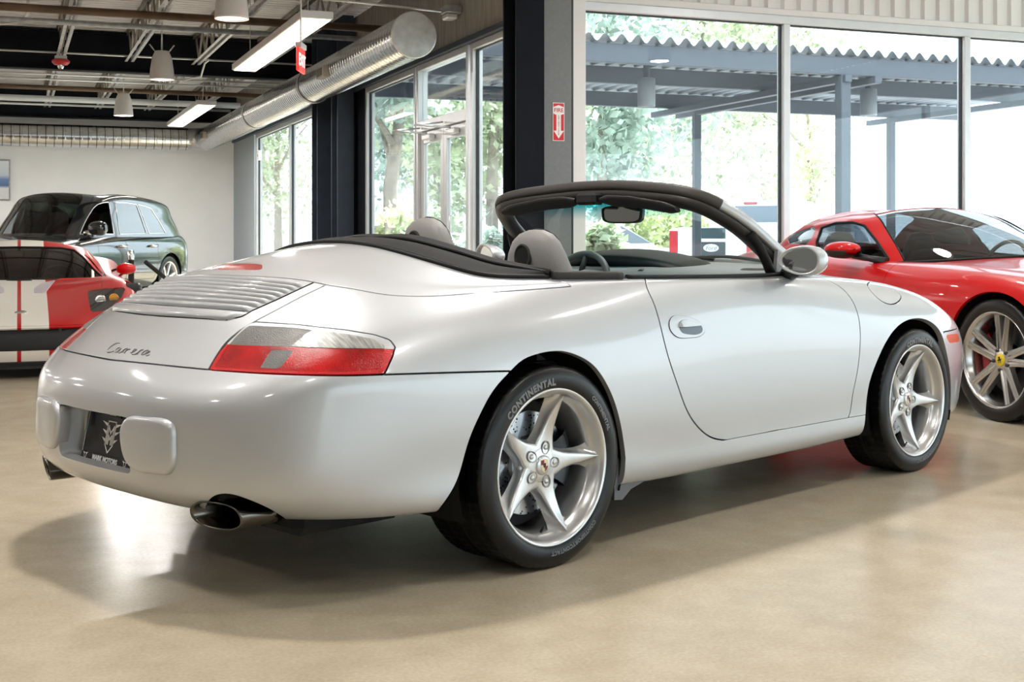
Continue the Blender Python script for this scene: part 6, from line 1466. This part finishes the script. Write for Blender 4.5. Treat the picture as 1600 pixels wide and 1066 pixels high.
# ================================================================ dark sport utility vehicle in the back
UF = CarFrame(radians(191.6), 297, 21.3, (-.88, .86))
suv = thing('utility_vehicle', 'glossy dark grey sport utility vehicle parked by the white back wall', 'car', tuple(UF.pos), UF.yaw)
SUVP = mat('dark_gloss_paint', (.10, .105, .115), .12, .85, 1.0, .01)
def side(x, k=1.0, zt=1.04): return [(x, .86 * k, .28), (x, .93 * k, .45), (x, .95 * k, .62), (x, .95 * k, .80), (x, .93 * k, .93), (x, .89 * k, 1.0), (x, .84 * k, zt)]
UB = [
 [(-.88,0,.3),(-.95,0,.45),(-.97,0,.62),(-.96,0,.80),(-.94,0,.95),(-.90,0,1.03),(-.86,0,1.09)],
 [(-.88,.4,.3),(-.95,.41,.45),(-.97,.41,.62),(-.96,.41,.80),(-.94,.41,.95),(-.90,.40,1.03),(-.86,.38,1.09)],
 [(-.84,.7,.3),(-.90,.73,.45),(-.92,.74,.62),(-.91,.74,.80),(-.89,.72,.95),(-.85,.70,1.03),(-.81,.66,1.08)],
 [(-.72,.83,.3),(-.76,.88,.45),(-.78,.89,.62),(-.77,.89,.80),(-.75,.87,.94),(-.72,.83,1.02),(-.68,.78,1.06)],
 side(-.45, 1.0, 1.05), side(0.0), side(.6), side(1.2), side(1.7),
 [(2.2,.86,.28),(2.2,.93,.45),(2.2,.95,.62),(2.2,.95,.80),(2.2,.93,.92),(2.18,.87,.99),(2.05,.78,1.03)],
 [(2.8,.87,.3),(2.8,.93,.45),(2.8,.95,.62),(2.8,.95,.78),(2.8,.92,.90),(2.75,.84,.97),(2.25,.66,1.04)],
 [(3.4,.86,.3),(3.4,.92,.45),(3.4,.94,.62),(3.4,.935,.77),(3.38,.90,.89),(3.28,.78,.96),(2.35,.50,1.05)],
 [(3.9,.78,.3),(3.93,.84,.45),(3.93,.85,.62),(3.9,.84,.76),(3.84,.79,.87),(3.6,.62,.95),(2.42,.33,1.055)],
 [(4.05,.45,.3),(4.1,.48,.45),(4.1,.49,.62),(4.08,.48,.76),(4.0,.45,.87),(3.7,.36,.95),(2.45,.17,1.06)],
 [(4.08,0,.3),(4.13,0,.45),(4.13,0,.62),(4.11,0,.76),(4.03,0,.87),(3.73,0,.955),(2.47,0,1.06)]]
US = Surf(nodes(UB), 60, 220, lam=.004)
UT = [(-.62,0,1.585),(-.62,.25,1.58),(-.60,.45,1.57),(-.56,.58,1.555),(-.40,.655,1.56),(-.05,.69,1.595),(.5,.70,1.63),(1.0,.70,1.645),(1.35,.69,1.635),(1.55,.67,1.615),(1.68,.60,1.615),(1.75,.47,1.63),(1.79,.32,1.645),(1.81,.16,1.652),(1.82,0,1.655)]
UR = [(-.4 + 2.0 * k / 14, 0, 1.65 + .03 * sin(pi * k / 14)) for k in range(15)]
UG = Surf(gh_nodes([c[-1] for c in UB], UT, UR, .02), 60, 220, lam=.002)
au = [(0, .37, .42), (3.0, .37, .42)]
UBp = Patch.of(US).clip(neg(xz_open(au)))
dxs = [(1.38, 2.2), (.42, 1.37)]
fd_ = [(lambda p, a=a, b=b: np.maximum(np.maximum(np.maximum(a - p.V[:, 0], p.V[:, 0] - b), .40 - p.V[:, 2]), .5 - abs(p.V[:, 1]))) for a, b in dxs]
# the rear door follows the wheel arch
fd_[1] = (lambda g: (lambda p: np.maximum(g(p), .50 - np.hypot(p.V[:, 0] - 0, p.V[:, 2] - .37))))(fd_[1])
body = UBp
for f_ in fd_: body = body.clip(shrink(neg(f_), .003))
body.build('body', SUVP, suv, .02)
for f_ in fd_:
    for sd in (right, left):
        d_ = UBp.clip(sd).clip(shrink(f_, .003)); do = d_.build('door', SUVP, suv, .015)
        xm = d_.V[:, 0].min() + .16; s_ = np.sign(d_.V[:, 1].mean())
        MB().tube([(xm - .11, s_ * .945, .90), (xm - .09, s_ * .985, .905), (xm + .09, s_ * .985, .905), (xm + .11, s_ * .945, .90)], .017, 8).build('door_handle', CHROME, do)
Patch.of(US).offset(-.03).clip(neg(xz_open(au, .01))).build('gap_dark_shell', DARK, suv, 0)
w_f = UF.line(UG, [(124.5,366),(131,350),(138,337),(146,325),(153,319),(162,316.5),(170,316),(173,334),(178,366)], True, False, 2.0)
w_r = UF.line(UG, [(180,316.5),(197,317),(213,319.5),(221,342),(229,365),(187,366)], True, False, 2.0)
w_q = UF.line(UG, [(216,320),(226,322),(236,326),(248,345),(259,364.5),(233,365)], True, False, 2.0)
wsu = UF.line(UG, [(128,304.5),(129,308),(122,322),(113,342),(104,362),(103,366)], False, True, 2.0)
vfu = UG.tv[-1]; tu_, bu_ = wsu.Q[0, 1], wsu.Q[-1, 1]
Pt_, _ = s_at(UG, np.linspace(-vfu, wsu.Q[0, 0], 20), np.full(20, tu_)); Pb_, _ = s_at(UG, np.linspace(wsu.Q[-1, 0], -vfu, 20), np.full(20, max(bu_, .03)))
wlu = Line(np.concatenate([Pt_, wsu.P, Pb_]), np.array([(-vfu - .1, tu_)] + [(v, tu_) for v in np.linspace(-vfu, wsu.Q[0, 0], 20)][1:] + list(map(tuple, wsu.Q)) + [(v, max(bu_, .03)) for v in np.linspace(wsu.Q[-1, 0], -vfu, 20)] + [(-vfu - .1, max(bu_, .03))]), False)
f_wu = fmin(wlu.field(), wlu.mir().field()); sides_ = [w_f, w_f.mir(), w_r, w_r.mir(), w_q, w_q.mir()]
f_su = fmin(*[l.field() for l in sides_])
f_ru = lambda p: np.maximum(np.maximum(abs(p.Q[:, 0]) - UG.tc[2] * .9, p.Q[:, 1] - tu_ * .92), .06 - p.Q[:, 1])
UGp = Patch.of(UG); UGp.clip(neg(f_wu)).clip(neg(f_su)).clip(neg(f_ru)).build('roof', SUVP, suv, .015)
UGp.clip(f_wu).offset(-.004).build('windscreen', TINT, suv, 0); UGp.clip(f_ru).offset(-.004).build('rear_window', TINT, suv, 0)
GLM = mat('mirror_black_glass', (.03, .035, .04), .02, .0, 1.0, .0, spec=1.0)
for l in sides_[2:]: UGp.clip(l.field()).offset(-.003).build('side_window', GLM, suv, 0)
for l in sides_: MB().tube(l.P, .008, 6, closed=True).build('window_trim', CHROME, suv)
it = MB(); it.box((-.7, -.8, .3), (2.3, .8, .36)); it.bbox((1.9, -.78, .6), (2.35, .78, 1.0), .06); it.bbox((-.75, -.75, .36), (-.3, .75, 1.0), .05); it.build('cabin_tub', mat('dark_cabin'), suv)
PINK = mat('pink_leather', (.42, .24, .22), .5)
for x, y in ((1.05, -.42), (1.05, .42), (.05, -.42), (.05, .42)):
    MB().grid(np.array([sect(x + dx_, z, t_, w_) + [0, y, 0] for dx_, z, t_, w_ in [(.1, .5, .08, .27), (.05, .75, .09, .28), (-.02, 1.0, .08, .26), (-.07, 1.18, .07, .2), (-.09, 1.24, .06, .16), (-.10, 1.40, .05, .14), (-.10, 1.43, .01, .02)]]), wrap_v=True).build('seat', PINK if y < 0 else mat('black_leather'), suv)
MB().bbox((2.12, .12, 1.045), (2.30, .46, 1.05), .002).build('dash_card', mat('paper', (.75, .74, .66), .7), suv)
for sg in (-1, 1):
    mc = UF.at(153, 357, y=1.06) * [1, sg, 1]; n = 20; t = np.linspace(0, 2 * pi, n, endpoint=False)
    G = [np.stack([mc[0] + x + 0 * t, mc[1] + a * np.sign(np.cos(t)) * abs(np.cos(t))**.8, mc[2] + b * np.sign(np.sin(t)) * abs(np.sin(t))**.8], 1) for x, a, b in ((.10, .01, .01), (.095, .08, .06), (.06, .12, .09), (0, .13, .105), (-.05, .125, .10), (-.055, .01, .01))]
    mo = MB().grid(np.array(G), wrap_v=True).build('door_mirror', mat('black_gloss', (.012, .012, .014), .08, 0, 1.0), suv); MB().tube([mc + [.0, -.10 * sg, -.05], mc + [.02, -.2 * sg, -.07]], .035, 8).build('mirror_foot', CHROME, mo)
w1, co1, h1 = simple_wheel(suv, (3.0, -.945 + .13, .37), .37, .25, .28, 7, ALLOY, ALLOY)
for x, y, rz in ((0, -.815, 0), (3.0, .815, pi), (0, .815, pi)):
    c = copy_tree(w1, suv); c.location = (x, y, .37); c.rotation_euler = (0, 0, rz)
wells(suv, (0, 3.0), .41, .5, .90)
MB().bbox((-.85, -.6, .22), (3.9, .6, .34), .04).build('floor_pan', DARK, suv)
for sg in (-1, 1):
    P_, Q_ = US.near([(3.95, sg * .55, .72), (3.90, sg * .78, .74), (3.80, sg * .85, .80), (3.85, sg * .74, .83), (3.95, sg * .55, .80)]); Patch.of(US).clip(Line(P_, Q_).field()).offset(.004).build('headlamp', mat('lamp_glass'), suv, .01)
MB().bbox((4.08, -.35, .45), (4.14, .35, .80), .02).build('grille', CHROME, suv)
# ---------------------------------------------------------------- barrier posts in front of it
p = at(205, 430, d=15.5); zt = float(at(205, 391, d=15.5)[2]); bp = thing('barrier_post', 'upright black barrier post with silver top between the red supercar and the dark vehicle', 'post', (p[0], p[1], 0))
MB().lathe([(0, .01), (.17, .01), (.18, .004), (.18, 0)], 28).build('base', BLACK, bp); MB().lathe([(.035, .01), (.035, zt - .12), (.04, zt - .115)], 16).build('pole', BLACK, bp); MB().lathe([(.04, zt - .115), (.042, zt - .02), (.03, zt), (0, zt)], 16).build('cap', CHROME, bp)
q0 = at(228, 410, d=16.6); q1 = at(254, 432, d=17.2); br = thing('leaning_pole', 'short black bar slanting down in front of the dark vehicle rear wheel', 'bar', (q1[0], q1[1], 0))
dd = q0 - q1; base = q1 - dd * (q1[2] / dd[2]) * -1.0 if False else q1
foot = q1 + (q1 - q0) / abs(q1[2] - q0[2]) * q1[2]; o0 = np.array([q1[0], q1[1], 0])
MB().tube([foot - o0 + [0, 0, .02], q0 - o0], .028, 10).build('bar', BLACK, br); MB().lathe([(.0, .02), (.12, .018), (.13, 0)], 24, c=tuple(foot[:3] * [1, 1, 0] - o0 * [1, 1, 0])).build('foot', BLACK, br)
# ================================================================ outside
structure(MB().box((-160, -160, -.30), (200, 220, -.13)).build('ground', mat('pale_paving', (.36, .36, .36), .9, noise=.12, nscale=.6)))
BLUEST = mat('canopy_steel', (.10, .12, .155), .55)
SHEET = mat('canopy_sheet', (.30, .34, .40), .45, .4)
cnp = thing('patio_canopy', 'open steel canopy with corrugated roof outside the right windows', 'canopy', (0, 0, 0))
CX0, CX1, CY0, CY1, CZ = 4.75, 15.0, 13.1, 18.2, 3.28
xs = np.arange(CX0, CX1, .025); pr = [(x, CZ + .045 * sin(2 * pi * x / .205)) for x in xs]
V = [(x, y, z) for y in (CY0, CY1) for x, z in pr]; m = len(pr); MB().add(V, [(i, i + 1, m + i + 1, m + i) for i in range(m - 1)], True).build('corrugated_sheet', SHEET, cnp)
yb_ = [CY0 + .12, 15.0, 17.6]
for y in yb_: MB().bbox((CX0, y - .05, CZ - .27), (CX1, y + .05, CZ - .055), .006).build('purlin', BLUEST, cnp)
pxs = [(1088.5, 17.6, .055), (1392, 17.6, .055), (1317, CY0 + .12, .07)]
for px, y, w in pxs:
    x = float(at(px, 200, y=y)[0]); MB().bbox((x - w, y - w, -.13), (x + w, y + w, CZ - .27), .008).build('post', BLUEST, cnp)
    MB().bbox((x - .05, CY0, CZ - .36), (x + .05, CY1, CZ - .275), .006).build('cross_beam', BLUEST, cnp)
for px in (1010, 1357):
    p = at(px, 167 if px < 1200 else 181, y=14.2); t = thing('patio_lamp', 'grey cylinder lamp under the outdoor canopy, %s' % ('left one' if px < 1200 else 'right one'), 'lamp', tuple(p)); h = .35
    MB().lathe([(0, .01), (.09, .01), (.108, 0), (.11, .02), (.11, h), (.06, h + .01), (0, h + .01)], 28).build('shade', mat('patio_grey', (.30, .33, .37), .5), t)
    MB().lathe([(.04, h), (.04, CZ - .045 - float(p[2]))], 14).build('stem', BLUEST, t)
# trees
BARK = mat('bark', (.36, .32, .28), .9, noise=.3, nscale=6)
def leaf_mat(name, c):
    if name in MATS: return MATS[name]
    m = bpy.data.materials.new(name); MATS[name] = m; m.use_nodes = True; nt = m.node_tree; N = nt.nodes; L = nt.links
    for n in list(N): N.remove(n)
    o = N.new('ShaderNodeOutputMaterial'); d = N.new('ShaderNodeBsdfDiffuse'); t = N.new('ShaderNodeBsdfTranslucent'); mx = N.new('ShaderNodeMixShader'); mx.inputs['Fac'].default_value = .45
    tc = N.new('ShaderNodeTexCoord'); nz = N.new('ShaderNodeTexNoise'); nz.inputs['Scale'].default_value = 1.3; L.new(tc.outputs['Object'], nz.inputs['Vector'])
    r = N.new('ShaderNodeValToRGB'); r.color_ramp.elements[0].position = .35; r.color_ramp.elements[0].color = (*[k * .55 for k in c], 1); r.color_ramp.elements[1].position = .65; r.color_ramp.elements[1].color = (*[min(1, k * 1.35) for k in c], 1)
    L.new(nz.outputs['Fac'], r.inputs['Fac'])
    for q in (d, t): L.new(r.outputs['Color'], q.inputs['Color'])
    L.new(d.outputs[0], mx.inputs[1]); L.new(t.outputs[0], mx.inputs[2]); L.new(mx.outputs[0], o.inputs['Surface']); return m
def foliage(n, cen, rad, seed, lsize=.13):
    g = np.random.default_rng(seed); k = 44; cc = g.normal(size=(k, 3)); cc /= np.linalg.norm(cc, axis=1, keepdims=True); cc *= g.uniform(.25, .95, (k, 1))
    ci = g.integers(0, k, n); d = g.normal(size=(n, 3)); d /= np.linalg.norm(d, axis=1, keepdims=True); P = (cc[ci] + d * g.uniform(.12, .36, (n, 1))) * rad + cen
    a = g.normal(size=(n, 3)); a /= np.linalg.norm(a, axis=1, keepdims=True); b = np.cross(a, g.normal(size=(n, 3))); b /= np.linalg.norm(b, axis=1, keepdims=True); s = lsize * g.uniform(.6, 1.4, (n, 1))
    V = np.stack([P - a * s, P - b * s * .55, P + a * s, P + b * s * .55], 1).reshape(-1, 3); F = np.arange(4 * n).reshape(n, 4)
    me = bpy.data.meshes.new('foliage'); me.from_pydata(V.tolist(), [], F.tolist()); me.update(); return me
def tree(p, h, r, seed, label, col, n=4200, low=.3, lsize=.13):
    t = thing('tree', label, 'tree', (p[0], p[1], -.13), group='trees beyond the windows'); g = random.Random(seed)
    tr = MB(); tr.tube([(0, 0, 0), (.1 * g.uniform(-1, 1), .1, h * .3), (.25 * g.uniform(-1, 1), 0, h * .6), (0, 0, h * .85)], [.20, .16, .10, .04], 8)
    tr.build('trunk', BARK, t)
    for k in range(5):
        a = k * 1.3 + seed; MB().tube([(0, 0, h * (.35 + .08 * k)), (r * .4 * cos(a), r * .4 * sin(a), h * (.5 + .08 * k)), (r * .75 * cos(a), r * .75 * sin(a), h * (.6 + .07 * k))], [.08, .05, .02], 6).build('branch', BARK, t)
    fo = link('foliage', foliage(n, np.array([0, 0, h * (low + 1) / 2]), np.array([r, r, h * (1 - low) / 2]), seed, lsize), t, None, None, leaf_mat(*col)); fo['kind'] = 'stuff'
    return t
def gpos(px, d): q = at(px, 371, d=d); return (q[0], q[1])
C1 = ('leaf_green', (.60, .67, .50)); C2 = ('leaf_blue_green', (.54, .64, .58)); C3 = ('leaf_yellow_green', (.70, .75, .48))
tree(gpos(945, 40), 13, 3.9, 1, 'tall leafy tree seen just right of the grey pier', C2, 9000, .12, .17)
tree(gpos(1085, 54), 16.5, 5.0, 2, 'large leafy tree seen behind the left outdoor canopy lamp', C1, 9000, .12, .19)
tree(gpos(1195, 72), 19, 5.6, 3, 'bushy tree seen behind the first window mullion', C1, 8000, .1, .22)
tree(gpos(1015, 92), 28, 8.0, 4, 'tallest tree rising above the canopy roof', C2, 8000, .12, .26)
tree(gpos(1268, 44), 6.6, 2.0, 5, 'small airy tree seen right of the first window mullion', C3, 1600, .2, .12)
tree(gpos(768, 34), 9.5, 2.6, 6, 'leafy tree seen through the narrow pane beside the corner column', C1, 7000, .12)
tree(gpos(685, 50), 14.0, 3.9, 7, 'leafy tree seen through the entrance door', C2, 8000, .12, .16)
tree(gpos(615, 28), 7.4, 1.8, 8, 'leaning tree seen through the pane left of the door', C2, 4500, .40)
tree(gpos(435, 56), 8, 2.2, 9, 'faint slim tree seen through the farthest left window', C1, 1800, .1)
for i, (px, d, h, r, lb, c) in enumerate(((596, 25, 1.7, 1.0, 'yellow-green bush seen low in the pane left of the door', C3), (668, 41, 2.4, 1.2, 'low green hedge bush seen behind the door', C1), (778, 25, 1.5, .9, 'dark low hedge seen beside the corner column', C2),
        (940, 24, 1.5, .7, 'green shrub seen beyond the steering wheel', C1), (1060, 34.5, 3.0, 1.4, 'yellow-green shrub seen behind the white pickup', C3))):
    t = thing('shrub', lb, 'shrub', (*gpos(px, d), -.13), group='shrubs beyond the windows'); fo = link('foliage', foliage(2200, np.array([0, 0, h * .5]), np.array([r, r, h * .5]), 40 + i, .10), t, None, None, leaf_mat(*c)); fo['kind'] = 'stuff'
    MB().tube([(0, 0, 0), (.05, 0, h * .5)], [.05, .02], 6).build('stem', BARK, t)
# white pickup
TW = mat('white_car_paint', (.80, .81, .82), .3, 0, 1.0, .03); TGL = mat('car_glass_dark', (.10, .13, .17), .06, 0, 1.0)
PF = CarFrame(radians(33), 1112, 27.0, (-1.25, 0)); pk = thing('pickup_truck', 'white pickup truck parked outside, tailgate towards the showroom', 'truck', (PF.pos[0], PF.pos[1], -.13), PF.yaw)
def prof(name, poly, w, m, par, y0=None): return MB().prism(poly, w, 'y', -w / 2 if y0 is None else y0).build(name, m, par)
MB().bbox((-1.22, -.98, .55), (.70, .98, 1.36), .05).build('bed', TW, pk); tg = MB().bbox((-1.27, -.78, .72), (-1.215, .78, 1.37), .02).build('tailgate', TW, pk)
prof('cab', [(.70, .55), (.70, 1.42), (.85, 1.93), (1.1, 1.98), (2.1, 1.97), (2.45, 1.86), (3.1, 1.36), (3.2, 1.30), (4.35, 1.24), (4.5, 1.1), (4.5, .55)], 1.9, TW, pk)
MB().prism([(-.78, 1.46), (.78, 1.46), (.66, 1.86), (-.66, 1.86)], .02, 'x', .72).build('rear_window', TGL, pk).rotation_euler = (0, 0, 0)
for sg in (-1, 1):
    MB().bbox((-1.275, sg * .88 - .09, .80), (-1.20, sg * .88 + .09, 1.30), .01).build('tail_lamp', mat('lamp_red', (.55, .03, .05), .25), pk)
    MB().prism([(.95, 1.40), (1.05, 1.85), (1.75, 1.87), (1.75, 1.40)], .02, 'y', sg * .945 - .01).build('side_window', TGL, pk); MB().prism([(1.83, 1.40), (1.83, 1.87), (2.3, 1.82), (2.9, 1.40)], .02, 'y', sg * .945 - .01).build('side_window', TGL, pk)
MB().bbox((.80, -.16, 1.90), (.90, .16, 1.95), .01).build('high_brake_lamp', mat('lamp_red'), pk)
MB().bbox((-1.285, -.32, 1.14), (-1.265, .32, 1.36), .004).build('tailgate_panel', mat('panel_teal_black', (.03, .06, .08), .4), tg); MB().bbox((-1.283, -.32, .78), (-1.265, .32, 1.06), .004).build('tailgate_panel', mat('panel_teal_black'), tg)
MB().bbox((-1.30, -.35, 1.07), (-1.27, .35, 1.13), .01).build('tailgate_handle', TW, tg)
ov = MB(); ov.lathe([(0, .006), (.12, .005), (.13, 0)], 28, 'x'); me = ov.mesh('oval_badge'); mesh_xform(me, lambda a: a * [-1, 1.35, .62] + [-1.285, 0, .94]); bo = link('oval_badge', me, tg, None, None, mat('badge_white', (.8, .82, .85), .3, .4))
letters('Ford', .13, frame((-1.2925, 0, .935), (0, -1, 0), (-1, 0, 0)), 'lettering', mat('badge_blue', (.03, .08, .2), .3), bo, font_shear=.3)
MB().bbox((-1.36, -.95, .50), (-1.20, .95, .68), .03).build('rear_bumper', CHROME, pk)
def plain_wheel(par, x, y, R=.39, w=.26):
    e = MB().lathe([(.20, -w / 2), (R - .03, -w / 2), (R, -w / 2 + .03), (R, w / 2 - .03), (R - .03, w / 2), (.24, w / 2)], 28, 'y', (x, y, R)).build('tyre', TYRE, par); MB().lathe([(0, w / 2 - .03), (.2, w / 2 - .02), (.245, w / 2)], 24, 'y', (x, y, R)).build('rim', ALLOY, e); MB().lathe([(0, -w / 2 + .03), (.2, -w / 2 + .02), (.245, -w / 2)], 24, 'y', (x, y, R)).build('rim', ALLOY, e)
for x in (-.25, 3.4):
    for y in (-.86, .86): plain_wheel(pk, x, y)
# plain parked cars
def parked(px, d, psi, label, m, van=False):
    F_ = CarFrame(radians(psi), px, d, (1.3, 0)); t = thing('parked_car', label, 'car', (F_.pos[0], F_.pos[1], -.13), F_.yaw)
    body = [(-.9, .35), (-.95, .75), (-.85, .98), (0, 1.0), (1.7, .98), (2.3, .92), (3.3, .82), (3.5, .6), (3.5, .3)]
    cab = [(-.75, .97), (-.35, 1.40), (.2, 1.50), (.9, 1.50), (1.35, 1.42), (2.15, .95)] if not van else [(-.85, .97), (-.75, 1.85), (1.2, 1.9), (1.8, 1.75), (2.6, .95)]
    b = MB(); n = len(body)
    for poly, ws_ in ((body, (.80, .92, .92, .80)),):
        G = [[(x, w * sgn, z) for x, z in poly] for w, sgn in ((.80, -1), (.92, -1), (.92, 1), (.80, 1))]
        G[0] = [(x * .985 + .02, -.80, z) for x, z in poly]; G[3] = [(x * .985 + .02, .80, z) for x, z in poly]; G[1] = [(x, -.74, z + .015) for x, z in poly]; G[2] = [(x, .74, z + .015) for x, z in poly]
        b.prism([(x, z) for x, z in poly], 1.72, 'y', -.86)
    b.build('body', m, t); c = MB(); V = []; k = len(cab)
    for w0, w1 in ((-.80, -.60), (.80, .60)):
        for x, z in cab: V.append((x, w0 + (w1 - w0) * (z - .95) / .6, z))
    c.add(V, [tuple(range(k)), tuple(range(k, 2 * k))[::-1]] + [(i, i + 1, k + i + 1, k + i) for i in range(k - 1)]); c.build('greenhouse', m, t)
    for sg in (-1, 1):
        q = [(x * .9 + .06, z) for x, z in cab]; zt = max(z for x, z in q); V = [(x, sg * (.815 + (-.2) * (min(z, zt - .06) - .95) / .6), min(max(z, 1.02), zt - .06)) for x, z in q]
        MB().add(V, [tuple(range(len(V)))]).build('side_window', TGL, t)
    fx_ = [(cab[-1][0] + .01, cab[-1][1] + .04), (cab[-2][0] + .035, cab[-2][1] - .03)]
    MB().add([(fx_[0][0], -.72, fx_[0][1]), (fx_[0][0], .72, fx_[0][1]), (fx_[1][0], .58, fx_[1][1]), (fx_[1][0], -.58, fx_[1][1])], [(0, 1, 2, 3)]).build('windscreen', TGL, t)
    for x in (0, 2.6):
        for y in (-.78, .78): plain_wheel(t, x, y, .33, .22)
    return t
parked(950, 31, 62, 'white parked car outside, seen beyond the steering wheel', TW)
parked(1292, 37, 40, 'white parked van outside, seen beside the pickup cab', TW, True)
parked(634, 38, 75, 'pale blue parked car seen low through the pane left of the door', mat('pale_blue_paint', (.45, .5, .58), .3, .3, 1.0))
